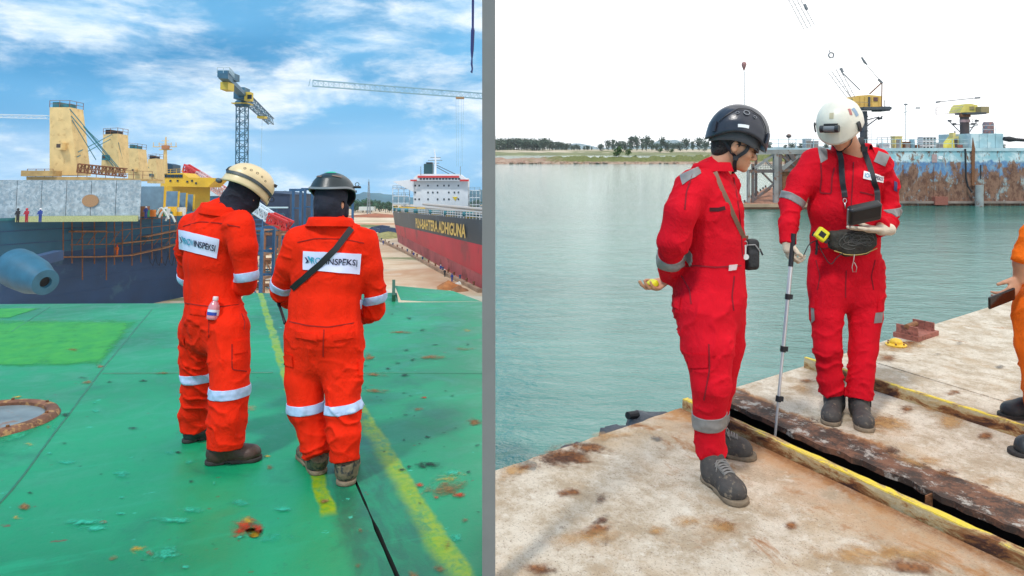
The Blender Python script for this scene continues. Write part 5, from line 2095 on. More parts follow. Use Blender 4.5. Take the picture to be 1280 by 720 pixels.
for k, (h, w, nl, lobes) in enumerate(((13, 12, 300, 9), (15, 9, 300, 8), (10, 13, 300, 8))):
    a_ = leaf_crown(70 + k, h, w, nl + 160, 0.85, 0.02, lobes + 4, 1.0).mesh('crown', fix=False)
    b_ = limbs(80 + k, h, w, 0.35).mesh('trunk', smooth=True)
    a_.materials.append(M_leaf_far)
    b_.materials.append(M_bark)
    FAR.append((a_, b_))


def far_tree(px, top, D, label, group, k, wide=1.0):
    p = W(px, HZ, D)
    p.z = SEA + 4.2
    hgt = W(px, top, D).z - p.z
    s = hgt / (13, 15, 10)[k]
    o = bpy.data.objects.new('tree', None)
    C.objects.link(o)
    o.matrix_world = Matrix.Translation(p) @ Matrix.Rotation(rr.uniform(0, 6.28), 4, 'Z') @ Matrix.Diagonal((s * wide, s * wide, s, 1))
    o['label'], o['category'] = label, 'tree'
    if group:
        o['group'] = group
    child('crown', FAR[k][0], o)
    child('trunk', FAR[k][1], o)


for i in range(34):
    px = 612 + i * 3.9 + rr.uniform(-1.5, 1.5)
    top = float(np.interp(px, [611, 622, 640, 655, 668, 682, 695, 710, 730, 745], [175, 173.5, 174, 173, 174.5, 173, 176, 180, 181.5, 184])) + rr.uniform(-1.2, 1.6)
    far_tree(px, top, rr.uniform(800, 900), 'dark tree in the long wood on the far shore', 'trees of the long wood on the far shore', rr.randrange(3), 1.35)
for j, (px, top, k, w) in enumerate([(751, 181, 2, 1.2), (760, 176, 0, .9), (766, 173.5, 1, .9), (773, 177, 2, 1.1), (781, 178, 2, 1.2), (789, 169, 1, .9), (796, 171, 0, .9), (803, 172, 1, .85), (808, 171, 0, .9), (815, 174, 1, .9), (821, 180, 2, 1.1),
                                    (827, 172.5, 0, .85), (834, 178, 2, 1.1), (841, 180, 2, 1.2), (849, 179, 2, 1.2), (858, 174, 0, 1), (866, 176, 1, 1), (874, 173, 0, 1), (882, 177, 2, 1)]):
    far_tree(px, top - 1, rr.uniform(690, 780), 'separate leafy tree on the far shore left of the dark helmet', 'separate trees on the far shore', k, w)
for i in range(24):
    px = 952 + i * 13 + rr.uniform(-4, 4)
    far_tree(px, rr.uniform(176, 182), rr.uniform(820, 900), 'distant tree on the far shore behind the trestle and dock', 'trees behind the dock', rr.randrange(3), 1.3)
# bushes on the sand bar
BUSH = leaf_crown(91, 3.2, 3.2, 260, 0.28, 0.05, 7, 1.0).mesh('leaves', fix=False)
BUSH.materials.append(M_leaf2)
STEM = limbs(92, 2.4, 2.0, 0.09).mesh('stem', smooth=True)
STEM.materials.append(M_bark)
for (px, top, w, lab) in ((771, 190.5, 1.3, 'low green bush on the sand bar left of the taller bushes'), (773.5, 185.0, 1.0, 'tall green bush on the sand bar, left one of two'), (786, 187, .8, 'tall narrow green bush on the sand bar, right one of two'),
                          (794, 194.5, 1.5, 'flat green bush on the sand bar right of the tall bushes'), (750, 196, 1.6, 'small flat bush on the sand bar over the red rocks'), (826, 186, 1.2, 'bush on the far flat left of the person in the dark helmet'), (840, 187, 1.4, 'low bush on the far flat beside the person in the dark helmet')):
    D = 268 if px < 800 else 600
    p = W(px, HZ, D)
    p.z = SEA + (2.0 if D < 300 else 1.6)
    s = (W(px, top, D).z - p.z) / 3.0
    o = bpy.data.objects.new('bush', None)
    C.objects.link(o)
    o.matrix_world = Matrix.Translation(p) @ Matrix.Diagonal((s * w, s * w, s, 1))
    o['label'], o['category'] = lab, 'bush'
    child('leaves', BUSH, o)
    child('stem', STEM, o)
# rocks along the sand bar
ROCK = []
for k in range(4):
    b = MB()
    b.ball((0, 0, 0), (0.7, 0.55, 0.4), 8, 5)
    for v in b.v:
        v *= rr.uniform(0.8, 1.2)
    me_ = b.mesh('rock')
    me_.materials.append(mat('bar_rock', (0.33, 0.22, 0.16), 0.9, var=0.5, vscale=1.5))
    ROCK.append(me_)
b = MB()
for i in range(260):
    px = rr.uniform(613, 760) if i < 200 else rr.uniform(760, 900)
    p = W(px, HZ, rr.uniform(248, 262))
    p.z = SEA + rr.uniform(0.0, 0.5)
    b.ball(p, (rr.uniform(.3, .9), rr.uniform(.3, .8), rr.uniform(.2, .55)), 6, 4)
single('shore_rocks', b, mat('bar_rock', (0.33, 0.22, 0.16)), kind='stuff')

# ---- floating dock wall
DW = 66.8


def Wd(px, py, d=0.0):
    return W(px, py, DW + d)


n = Nodes('dock_wall_paint')
x, y, z = n.xyz()
z = n.math('ADD', z, SEA)      # parts are measured from the waterline
st = n.noise(0.62, 12, 0.74, 0.3, sc=(1.5, 1, 0.75))
fi = n.noise(3.0, 8, 0.7, 0.3, sc=(1, 1, 0.6))
dr = n.noise(1.6, 5, 0.6, 0.3, sc=(1.6, 1, 0.10))
zb = n.math('ADD', z, n.math('MULTIPLY', n.math('SUBTRACT', st, 0.5), 1.3))
c = n.mix(n.ramp(n.noise(0.9, 6, 0.65, 0.4), 0.4, 0.6), (0.30, 0.52, 0.57), (0.62, 0.72, 0.73))
hgt_blue = W(0, 203, DW).z
hgt_rust = W(0, 222, DW).z
c = n.mix(n.ramp(n.math('ADD', zb, n.math('MULTIPLY', dr, 0.6)), hgt_blue + 0.45, hgt_blue + 0.25), c, n.mix(n.ramp(fi, 0.4, 0.65), (0.11, 0.22, 0.40), (0.24, 0.38, 0.48)))
c = n.mix(n.ramp(n.math('ADD', zb, n.math('MULTIPLY', dr, 1.2)), hgt_rust + 0.9, hgt_rust + 0.1), c, n.mix(n.ramp(fi, 0.42, 0.58), (0.25, 0.34, 0.36), (0.40, 0.42, 0.38)))
low = n.ramp(z, hgt_rust + 1.9, hgt_rust - 0.6)
t_ = n.math('ADD', n.math('MULTIPLY', st, 0.75), n.math('ADD', n.math('MULTIPLY', fi, 0.25), n.math('MULTIPLY', low, 0.11)))
c = n.mix(n.ramp(t_, 0.517, 0.58), c, n.mix(n.ramp(fi, 0.4, 0.6), (0.13, 0.065, 0.045), (0.27, 0.15, 0.10)))
c = n.mix(n.math('MULTIPLY', n.ramp(dr, 0.62, 0.70), n.ramp(z, 1.4, -0.5)), c, (0.22, 0.10, 0.055))
M_wall = n.out(c, 0.8, n.bump(fi, 0.3, 0.05), spec=0.2)
wt = W(0, 187.5, DW).z
base_w = Wd(1150, 257)
base_w.z = SEA
t = Thing('floating_dock', 'rusty floating dock with pale blue plated wall and top railing across the water', 'floating dock', base_w)
x0, x1 = Wd(1022, 200).x, Wd(1330, 200).x
core = t.part('hull', MB().box(((x0 + x1) / 2, DW + 4.1, (wt + SEA - 1) / 2), (x1 - x0, 8, wt - SEA + 1)), M_rust)
npl = 15
for i in range(npl):
    a = x0 + (x1 - x0) * i / npl
    w_ = (x1 - x0) / npl
    pr = 0.02 * (i % 3)
    for (za, zb_) in ((SEA - 0.4, wt),):
        t.part('plate', MB().box((a + w_ / 2, DW - 0.02 - pr, (za + zb_) / 2), (w_ - 0.012, 0.2, zb_ - za - 0.03)), M_wall)
t.part('rubbing_strake', MB().bar(Vector((x0, DW - .25, SEA + 0.35)), Vector((x1, DW - .25, SEA + 0.35)), 0.28, 0.22), mat('grey_rust', (0.24, 0.19, 0.16), 0.85, var=0.4, vscale=1))
t.part('deck_edge', MB().bar(Vector((Wd(955, 189).x, DW, wt + .05)), Vector((x1, DW, wt + .05)), 0.5, 0.3), mat('pale_blue_steel', (0.42, 0.55, 0.58), 0.7, var=0.2, vscale=1))
t.part('railing', rail([Vector((Wd(930, 189).x, DW, wt + .2)), Vector((Wd(1212, 189).x, DW, wt + .2))], 0.85, 1.6, 0.045, 2), mat('pale_blue_steel', (0.42, 0.55, 0.58)), kind='stuff')
# raised end block with its own plates
a, c_ = Wd(1212, 167, .6), Wd(1330, 189, .6)
hb = t.part('end_block', MB().box(((a.x + Wd(1258, 0).x) / 2, DW + 3, (a.z + wt) / 2), (Wd(1258, 0).x - a.x, 5, a.z - wt)), mat('pale_blue_patchy', (0.36, 0.54, 0.58), 0.75, var=0.2, vscale=0.6, col2=(0.55, 0.67, 0.68), thr=0.5))
for i in range(4):
    xx = a.x + (Wd(1258, 0).x - a.x) * (i + 0.5) / 4
    t.part('plate', MB().box((xx, DW + 0.45, (a.z + wt) / 2), ((Wd(1258, 0).x - a.x) / 4 - 0.05, 0.12, a.z - wt - 0.06)), mat('pale_blue_patchy', (0.36, 0.54, 0.58)), parent=hb)
t.part('railing', rail([Vector((a.x, DW + .6, a.z)), Vector((Wd(1250, 0).x, DW + .6, a.z))], 0.8, 0.9, 0.03), mat('white_rail', (0.6, 0.62, 0.62)), parent=hb, kind='stuff')
t.part('tank', MB().lathe([(0.46, 0), (0.5, 0.05), (0.5, 1.0), (0.42, 1.2)], Matrix.Translation((Wd(1253, 0).x, DW + 2, a.z)), 16), mat('red_rust_tank', (0.30, 0.14, 0.12), 0.8, var=0.5, vscale=2.5, col2=(0.14, 0.16, 0.2), thr=0.5), auto=40)
t.part('mooring_pile', MB().tube([Vector((Wd(1218, 0).x, DW - .7, SEA - 1)), Vector((Wd(1218, 0).x, DW - .7, Wd(0, 231).z))], 0.36, 14), mat('grey_rust_pile', (0.30, 0.32, 0.31), 0.8, var=0.3, vscale=1.2, col2=(0.2, 0.1, 0.06), thr=0.58), auto=40)
pts = [Wd(1206.5, 186, -.4), Wd(1207, 205, -.4), Wd(1207.5, 222, -.45), Wd(1210, 233, -.5), Wd(1215, 240, -.6)]
t.part('hose', MB().tube(pts, 0.085, 8), M_black)
b = MB()
b.prism([Wd(1216.3, 172, -.3), Wd(1219, 186, -.3), Wd(1218.2, 232, -.3), Wd(1215, 232, -.3), Wd(1214.8, 190, -.3)], (0, 0.08, 0))
t.part('chafe_plate', b, M_rust)
p0, p1 = Wd(1167, 246, -.35), Wd(1183, 256, -.35)
t.part('fender_box', MB().box((p0 + p1) / 2, (p1.x - p0.x, 0.5, p0.z - p1.z)), M_redrust)
t.part('white_notice', MB().box(Wd(1175.5, 197, -.2), (0.42, 0.06, 0.34)), mat('white_sheet', (0.75, 0.76, 0.76), 0.6))
t.part('brown_patch', MB().box(Wd(1168, 198, -.17), (0.5, 0.03, 0.8)), mat('pink_brown_patch', (0.42, 0.28, 0.27), 0.8))
t.part('draught_scale', MB().box(Wd(1226, 215, -.2), (0.10, 0.05, 1.4)), M_black)
# horn lamp at the right end
b = MB()
b.tube([Wd(1255, 173.5, -.4), Wd(1262, 174, -.4), Wd(1270, 174.5, -.4), Wd(1290, 176, -.3)], [0.20, 0.27, 0.16, 0.14], 12)
t.part('horn', b, M_black, auto=40)

# ---- trestle and low pontoon at the left end of the dock
M_tre = mat('grey_rusty_steel', (0.26, 0.25, 0.235), 0.8, var=0.35, vscale=1.2, col2=(0.18, 0.10, 0.07), thr=0.58)
M_tre2 = mat('dark_rusty_steel', (0.12, 0.10, 0.095), 0.85, var=0.4, vscale=1.2, col2=(0.20, 0.09, 0.05), thr=0.55)
bt = Wd(960, 253, -2)
bt.z = SEA
t = Thing('trestle', 'rusty braced steel trestle standing in the water left of the floating dock', 'trestle', bt)
Wt = lambda px, py, d=-2.0: Wd(px, py, d)
for (px, top, bot, w, m) in ((935.5, 212, 257, 0.26, M_tre), (941, 205, 257, 0.22, M_tre2), (969.5, 189, 258, 0.40, M_tre), (974.5, 189, 258, 0.34, M_tre2), (1001, 189, 258, 0.34, M_tre), (1018, 189, 258, 0.34, M_tre2)):
    t.part('post', MB().bar(Wt(px, top), Wt(px, bot + 6), w), m)
for (px, top, bot, w, m) in ((945, 192, 254, 0.22, M_tre2), (985, 190, 254, 0.26, M_tre2)):
    t.part('post', MB().bar(Wt(px, top, 3), Wt(px, bot, 3), w), m)
for (a, c, w, m) in (((936, 190.5), (1062, 189), 0.42, M_tre), ((936, 214), (972, 214), 0.30, M_tre2), ((974, 213), (1010, 212), 0.26, M_tre2), ((939, 213), (969, 192), 0.22, M_tre), ((955, 199), (971, 214), 0.18, M_tre),
                     ((975, 190), (1003, 192), 0.25, M_tre), ((977, 212), (1003, 190), 0.30, M_tre), ((974, 192), (996, 210), 0.20, M_tre2), ((951, 214), (966, 229), 0.16, M_tre2), ((940, 252), (966, 231), 0.20, M_tre2), ((986, 190), (992, 200), 0.4, M_tre2),
                     ((1003, 212), (1020, 191), 0.28, M_tre2)):
    t.part('brace', MB().bar(Wt(*a), Wt(*c), w), m)
t.part('grating', rail([Wt(948, 214, 1), Wt(972, 214, 1)], 0.75, 0.22, 0.03, 4), M_tre, kind='stuff')
t.part('infill_plate', MB().prism([Wt(971, 214, -1.9), Wt(1010, 214, -1.9), Wt(1012, 256, -1.9), Wt(971, 256, -1.9)], (0, 0.1, 0)), M_rust)
bt2 = Wt(955, 254, -3)
bt2.z = SEA
t = Thing('pontoon', 'low red brown rusty pontoon deck at the waterline under the trestle', 'pontoon', bt2)
M_pont = mat('red_brown_deck', (0.34, 0.15, 0.085), 0.9, var=0.35, vscale=0.9, col2=(0.20, 0.09, 0.05), thr=0.55)
t.part('deck', MB().prism([Vector((Wd(926, 0, -4).x, DW - 4, SEA + .35)), Vector((Wd(1012, 0, -4).x, DW - 4, SEA + .35)), Vector((Wd(1012, 0, 8).x, DW + 12, SEA + 1.1)), Vector((Wd(957, 0, 12).x, DW + 12, SEA + 1.1))], (0, 0, -1.2)), M_pont)
t.part('edge_timber', MB().bar(Vector((Wd(926, 0, -4).x, DW - 4.1, SEA + .35)), Vector((Wd(1012, 0, -4).x, DW - 4.1, SEA + .35)), 0.25, 0.3), mat('tan_timber', (0.40, 0.28, 0.18), 0.9, var=0.3, vscale=1))
for i in range(9):
    u = i / 8
    p = Vector((Wd(926, 0, -4).x, DW - 4, SEA + .35)).lerp(Vector((Wd(957, 0, 12).x, DW + 12, SEA + 1.1)), u)
    t.part('stud', MB().lathe([(0.10, 0), (0.10, 0.22), (0.05, 0.26)], Matrix.Translation(p), 6), M_tre2)
t.part('pipe', MB().tube([Wt(941, 250, 0), Wt(962, 236, 4)], 0.12, 8), M_tre2)

# ---- gear on top of the dock
def gear(px0, px1, py0, m, name, label, cat, d=2.5, extra=None):
    a, c = Wd(px0, py0, d), Wd(px1, py0, d)
    p = Vector(((a.x + c.x) / 2, DW + d, wt))
    t = Thing(name, label, cat, p)
    w, h = c.x - a.x, a.z - wt
    extra(t, p, w, h, m)
    return t


def crate_stack(t, p, w, h, m):
    for k in range(4):
        for r_ in range(3):
            t.part('crate', MB().box(p + Vector((-w / 2 + w * (k + .5) / 4, 0, h * (r_ + .5) / 3)), (w / 4 - .02, 0.9, h / 3 - .02)), m)
            t.part('opening', MB().box(p + Vector((-w / 2 + w * (k + .5) / 4, -0.46, h * (r_ + .5) / 3)), (w / 4 * .55, 0.04, h / 3 * .55)), M_glass)


def locker(t, p, w, h, m):
    t.part('cabinet', MB().box(p + Vector((0, 0, h / 2)), (w, 0.8, h)), m)
    t.part('lid', MB().box(p + Vector((0, 0, h + .03)), (w * 1.08, 0.9, 0.06)), m)
    t.part('door', MB().box(p + Vector((0, -0.42, h * .48)), (w * .7, 0.04, h * .7)), M_tre)


def drum(t, p, w, h, m):
    t.part('shell', MB().lathe([(w * .46, 0), (w * .5, .04), (w * .5, h * .9), (w * .44, h)], Matrix.Translation(p), 16), m, auto=40)
    t.part('hoop', MB().lathe([(w * .5, h * .45), (w * .53, h * .47), (w * .53, h * .53), (w * .5, h * .55)], Matrix.Translation(p), 16), m)


def cone_tent(t, p, w, h, m):
    t.part('cover', MB().prism([p + Vector((-w / 2, -.5, 0)), p + Vector((w / 2, -.5, 0)), p + Vector((w * .42, -.4, h)), p + Vector((w * .2, -.4, h * .75))], (0, 1, 0)), m)
    t.part('foot', MB().box(p + Vector((0, 0, .05)), (w * 1.05, 1.1, 0.1)), M_tre)


def machine(t, p, w, h, m):
    t.part('body', MB().box(p + Vector((0, 0, h * .4)), (w, 0.8, h * .8)), m)
    t.part('hood', MB().box(p + Vector((-w * .15, 0, h * .9)), (w * .5, .6, h * .2)), m)
    t.part('pipe', MB().tube([p + Vector((w * .3, 0, h * .8)), p + Vector((w * .3, 0, h * 1.1))], 0.06, 6), M_tre2)
    t.part('panel', MB().box(p + Vector((0, -.42, h * .4)), (w * .6, .04, h * .5)), M_tre2)


def frame_box(t, p, w, h, m):
    for sx in (-1, 1):
        for sy in (-.4, .4):
            t.part('post', MB().bar(p + Vector((sx * w / 2, sy, 0)), p + Vector((sx * w / 2, sy, h)), 0.05), m)
    for z in (h * .5, h):
        t.part('rail', MB().bar(p + Vector((-w / 2, -.4, z)), p + Vector((w / 2, -.4, z)), 0.05), m)
        t.part('rail', MB().bar(p + Vector((-w / 2, .4, z)), p + Vector((w / 2, .4, z)), 0.05), m)
    t.part('tank', MB().box(p + Vector((0, 0, h * .3)), (w * .7, .6, h * .55)), M_cl[3])


M_grl = mat('grey_locker', (0.40, 0.42, 0.43), 0.7, var=0.2, vscale=2)
M_ylg = mat('faded_yellow', (0.70, 0.58, 0.22), 0.7, var=0.2, vscale=2)
gear(1150, 1167, 171, mat('pale_crates', (0.62, 0.64, 0.64), 0.7), 'crate_stack', 'stack of pale open crates with dark openings on the dock', 'crates', extra=crate_stack)
gear(1005, 1012, 174, M_grl, 'locker', 'small grey locker behind the railing over the trestle, the left one', 'locker', extra=locker)
gear(1015, 1021, 177, M_grl, 'locker', 'small grey locker beside the shoulder of the person with the pole', 'locker', extra=locker)
gear(1099, 1112, 172, M_grl, 'tank_frame', 'white tank in a grey tube frame on the dock', 'tank', extra=frame_box)
gear(1116, 1125, 171, M_ylg, 'locker', 'faded yellow cabinet on the dock right of the tank frame', 'cabinet', extra=locker)
gear(1128, 1135, 178, M_brown, 'locker', 'small brown box on the dock beside the yellow cabinet', 'box', extra=locker)
gear(1137, 1143, 174, mat('blue_drum', (0.20, 0.36, 0.44), 0.6), 'drum', 'faded blue drum on the dock', 'drum', extra=drum)
gear(1176, 1190, 172, mat('yellow_cover', (0.72, 0.62, 0.10), 0.7), 'covered_winch', 'yellow wedge shaped cover on the dock', 'cover', extra=cone_tent)
gear(1188, 1195, 166, M_ylg, 'pump', 'tall faded yellow machine next to the yellow cover', 'machine', extra=machine)
gear(1171, 1176, 179, M_grl, 'locker', 'low grey box left of the yellow cover', 'box', extra=locker)
gear(1144, 1149, 181, M_brown, 'drum', 'low rusty drum left of the pale crates', 'drum', extra=drum)
gear(1197, 1203, 181, M_redrust, 'drum', 'low red rusty drum at the foot of the dock crane column', 'drum', d=1.2, extra=drum)
# lamp post
p = Wd(986, 189, 1)
t = Thing('lamp_post', 'thin lamp post with round dark lamp head over the trestle', 'lamp post', p)
t.part('pole', MB().tube([p, Wd(986, 172, 1)], 0.04, 6), M_tre)
t.part('lamp_head', MB().ball(Wd(986, 170, 1), (0.26, 0.26, 0.2), 10, 6), M_tre2, smooth=True)

# ---- dock cranes
M_cy = mat('ochre_crane_house', (0.68, 0.42, 0.10), 0.6, var=0.15, vscale=1.2, col2=(0.50, 0.30, 0.10), thr=0.62)
M_cg = mat('dark_grey_crane', (0.055, 0.065, 0.075), 0.6, var=0.3, vscale=1)
M_cgl = mat('grey_boom_paint', (0.20, 0.20, 0.21), 0.6, var=0.2, vscale=1)
M_cw = mat('white_glare_and_mark', (0.80, 0.80, 0.80), 0.5, var=0.05)
dA = 4.5
A_ = lambda px, py, d=dA: Wd(px, py, d)
pb = A_(1079.5, 189)
pb.z = wt
t = Thing('dock_crane', 'yellow housed dock crane with long lattice boom rising up left behind the white helmet', 'crane', pb)
t.part('column', MB().tube([pb, A_(1079.5, 139)], 0.36, 14), M_cg, auto=40)
for k in range(5):
    t.part('column_flange', MB().tube([A_(1079.5, 145 + k * 9), A_(1079.5, 146.2 + k * 9)], 0.42, 14), M_cg)
t.part('ladder', rail([A_(1085, 186, dA - .6), A_(1089, 186, dA - .6)], 3.6, 0.32, 0.025, 12), M_cgl, kind='stuff')
for (a, c) in (((1083, 158), (1098, 147)), ((1083, 150), (1099, 146)), ((1098, 150), (1103, 145)), ((1074, 152), (1068, 148))):
    t.part('bracket', MB().bar(A_(*a), A_(*c), 0.09), M_cg)
t.part('floodlight', MB().box(A_(1100, 148), (0.35, 0.3, 0.2)), M_cg)
t.part('platform', MB().box(A_(1090, 136), (2.9, 2.2, 0.28)), M_cg)
t.part('platform_end', MB().box(A_(1101, 136.5), (0.9, 2.0, 0.45)), M_cg)
b = MB()
b.prism([A_(1067, 135), A_(1103, 134), A_(1102, 120), A_(1086, 118.5), A_(1072, 119.5), A_(1066, 123)], (0, 2.0, 0))
hs_ = t.part('house', b, M_cy)
t.part('door', MB().box(A_(1086.5, 127, dA - .03), (0.22, 0.08, 1.0)), M_glass, parent=hs_)
t.part('window', MB().box(A_(1094.5, 124, dA - .03), (0.42, 0.08, 0.42)), mat('red_brown_glass', (0.10, 0.03, 0.03), 0.2), parent=hs_)
for px in (1075, 1081, 1090, 1099):
    t.part('panel_rib', MB().box(A_(px, 127, dA - .04), (0.05, 0.06, 1.05)), M_cy, parent=hs_)
t.part('handrail', MB().bar(A_(1070, 127.5, dA - .15), A_(1086, 128, dA - .15), 0.03), M_cgl, parent=hs_)
t.part('rod', MB().bar(A_(1106, 134, dA), A_(1106, 125, dA), 0.06), M_cgl)
t.part('rod', MB().bar(A_(1104, 135, dA), A_(1113, 134.5, dA), 0.10), M_cg)
for (a, c, w) in (((1087, 117.5), (1102.5, 103), 0.11), ((1102.5, 103), (1102, 133), 0.08)):
    t.part('gantry_strut', MB().bar(A_(*a), A_(*c), w), M_brown)
t.part('gantry_head', MB().bar(A_(1098, 99), A_(1103, 104), 0.18), M_cgl)
t.part('pendant', MB().tube([A_(1102, 103), A_(1084, 82)], 0.03, 6), M_cgl)
t.part('pendant_block', MB().tube([A_(1084, 81), A_(1081, 78), A_(1077, 71.5)], [0.06, 0.13, 0.09], 8), M_cgl)
t.part('stay', MB().tube([A_(1075, 112.5), A_(1053, 91)], 0.055, 6), M_cgl)


def boom_part(a, c, m, name, n_, w0, w1, r=0.020):
    """flat-on lattice: two rails and lacing, with depth"""
    a0_, a1_, c0_, c1_ = A_(*a[0]), A_(*a[1]), A_(*c[0]), A_(*c[1])
    b = MB()
    for dy in (0.0, 0.8):
        o = Vector((0, dy, 0))
        b.bar(a0_ + o, c0_ + o, r * 2.2)
        b.bar(a1_ + o, c1_ + o, r * 2.2)
        for i in range(n_ + 1):
            u, v = i / n_, min(1, (i + 1) / n_)
            b.bar(a0_.lerp(c0_, u) + o, a1_.lerp(c1_, u) + o, r * .9)
            b.bar(a0_.lerp(c0_, u) + o, a1_.lerp(c1_, v) + o, r * .9)
    for i in range(n_ + 1):
        u = i / n_
        b.bar(a0_.lerp(c0_, u), a0_.lerp(c0_, u) + Vector((0, .8, 0)), r)
        b.bar(a1_.lerp(c1_, u), a1_.lerp(c1_, u) + Vector((0, .8, 0)), r)
    return t.part(name, b, m, kind='stuff')


boom_part(((1063, 121), (1068.5, 121)), ((1040, 90), (1050, 86)), M_cgl, 'boom_foot', 5, .5, .9)
boom_part(((1040, 90), (1050, 86)), ((1009, 35), (1018, 31)), M_cw, 'boom_middle', 9, .9, .9, 0.010)  # white rails put the washing-out sky glare into the boom's colour
boom_part(((1009, 35), (1018, 31)), ((975, -30), (983, -34)), M_cgl, 'boom_upper', 9, .9, .9)
t.part('boom_joint', MB().bar(A_(1051, 85, dA - .2), A_(1053.5, 90.5, dA - .2), 0.2), M_cgl)
t.part('boom_joint', MB().bar(A_(1005.5, 5, dA - .2), A_(1009, 12.5, dA - .2), 0.22), M_cgl)
b = MB()
cc_ = A_(1039, 69, dA - .3)
b.tube([cc_ + Vector((0.27 * math.cos(a), 0, 0.27 * math.sin(a))) for a in np.linspace(0, 6.2832, 17)], 0.07, 6)
b.tube([cc_ + Vector((-.12, 0, .3)), cc_ + Vector((-.2, 0, .5))], 0.05, 6)
t.part('sheave', b, M_cgl, kind='stuff')
# second dock crane
dB = 9
B_ = lambda px, py, d=dB: Wd(px, py, d)
pb = B_(1206, 187)
pb.z = wt
t = Thing('dock_crane', 'smaller yellow dock crane on a dark column with boom lying level over the blue dock', 'crane', pb)
t.part('column', MB().tube([pb, B_(1205.5, 142)], 0.45, 14), mat('dark_brown_column', (0.07, 0.055, 0.055), 0.7, var=0.3, vscale=1), auto=40)
t.part('column_band', MB().tube([B_(1206, 153), B_(1206, 149.5)], 0.50, 14), mat('pink_brown_patch', (0.42, 0.28, 0.27), 0.8))
t.part('column_band', MB().tube([B_(1206, 146.5), B_(1206, 142)], 0.55, 14), M_brown)
t.part('white_mark', MB().box(B_(1205, 171, dB - .5), (0.14, 0.06, 0.5)), M_cw)
for (a, c) in (((1201, 166), (1187, 152)), ((1212, 165), (1220, 153)), ((1190, 156), (1222, 155)), ((1212, 160), (1222, 156))):
    t.part('bracket', MB().bar(B_(*a), B_(*c), 0.08), M_cgl)
for px in (1187, 1193, 1216, 1221):
    t.part('floodlight', MB().box(B_(px, 151 if px in (1187, 1221) else 155), (0.3, 0.25, 0.2)), M_cg)
t.part('handrail', rail([B_(1211, 155), B_(1221, 155)], 0.5, 0.4, 0.03), M_cgl, kind='stuff')
b = MB()
b.prism([B_(1200, 141), B_(1222, 141), B_(1222, 131.5), B_(1213, 129.5), B_(1206, 130), B_(1203, 134)], (0, 2, 0))
hs_ = t.part('house', b, mat('lemon_crane_house', (0.70, 0.58, 0.14), 0.6, var=0.15, vscale=1.5))
t.part('counterweight', MB().box(B_(1224.5, 138), (0.9, 1.8, 0.75)), mat('olive_block', (0.30, 0.24, 0.12), 0.8), parent=hs_)
t.part('window', MB().box(B_(1215, 135, dB - .05), (0.5, .06, .35)), mat('olive_block', (0.30, 0.24, 0.12), 0.8), parent=hs_)
t.part('platform', MB().box(B_(1213, 142), (2.2, 2, 0.2)), M_cg)
for (a, c, w) in (((1170, 134.5), (1204, 133), 0.05), ((1170, 143), (1201, 141), 0.06), ((1171, 138), (1196, 140), 0.04), ((1190, 138.5), (1200, 137), 0.05)):
    t.part('boom_rail', MB().bar(B_(*a), B_(*c), w), mat('pale_pink_steel', (0.42, 0.33, 0.32), 0.7))
t.part('boom_tip', MB().bar(B_(1170, 135), B_(1170, 143), 0.06), mat('pale_pink_steel', (0.42, 0.33, 0.32)))
t.part('pendant', MB().tube([B_(1171, 127.5), B_(1225, 122)], 0.05, 6), M_cgl)
for (a, c) in (((1170, 127.8), (1175, 127)), ((1219, 122.5), (1225, 122))):
    t.part('pendant_block', MB().tube([B_(*a), B_(*c)], 0.10, 8), M_cgl)
# far faint boom between the cranes
f0 = W(1108, 139, 300)
t = Thing('far_crane', 'faint far crane boom lying level between the two dock cranes', 'crane', W(1132, 188, 300))
mfar = mat('pale_grey_steel', (0.55, 0.55, 0.55), 0.7)
for (a, c, w, m) in (((1106, 135), (1146, 135.5), .18, mfar), ((1110, 142.5), (1136, 143), .16, mfar), ((1132, 131), (1132, 188), .22, mfar), ((1145, 135), (1150, 135), .6, M_cgl), ((1130.5, 130.5), (1134, 130.5), .7, M_cgl), ((1130, 141), (1133.5, 139), .4, mfar)):
    t.part('boom_rail', MB().bar(W(*a, 300), W(*c, 300), w), m)
# far signal mast behind the dark helmet
p = W(930.5, 186, 320)
p.z = SEA + 4
t = Thing('signal_mast', 'thin far mast with a reddish lamp head above the dark helmet', 'mast', p)
t.part('pole', MB().tube([p, W(930.3, 89, 320)], 0.22, 6), mat('pale_grey_steel', (0.55, 0.55, 0.55)))
t.part('lamp_head', MB().lathe([(0.2, -2.6), (0.7, -1.2), (1.15, 0), (1.1, 1.0), (0.6, 1.5)], Matrix.Translation(W(930, 81.5, 320)), 12), mat('red_brown_lamp', (0.32, 0.14, 0.13), 0.6), auto=50)
# ------------------------------------------------------------------ people
M_skin = mat('skin', hexlin(196, 140, 108), 0.5, var=0.10, vscale=30, bump=0.05, bscale=200)
M_orange = None


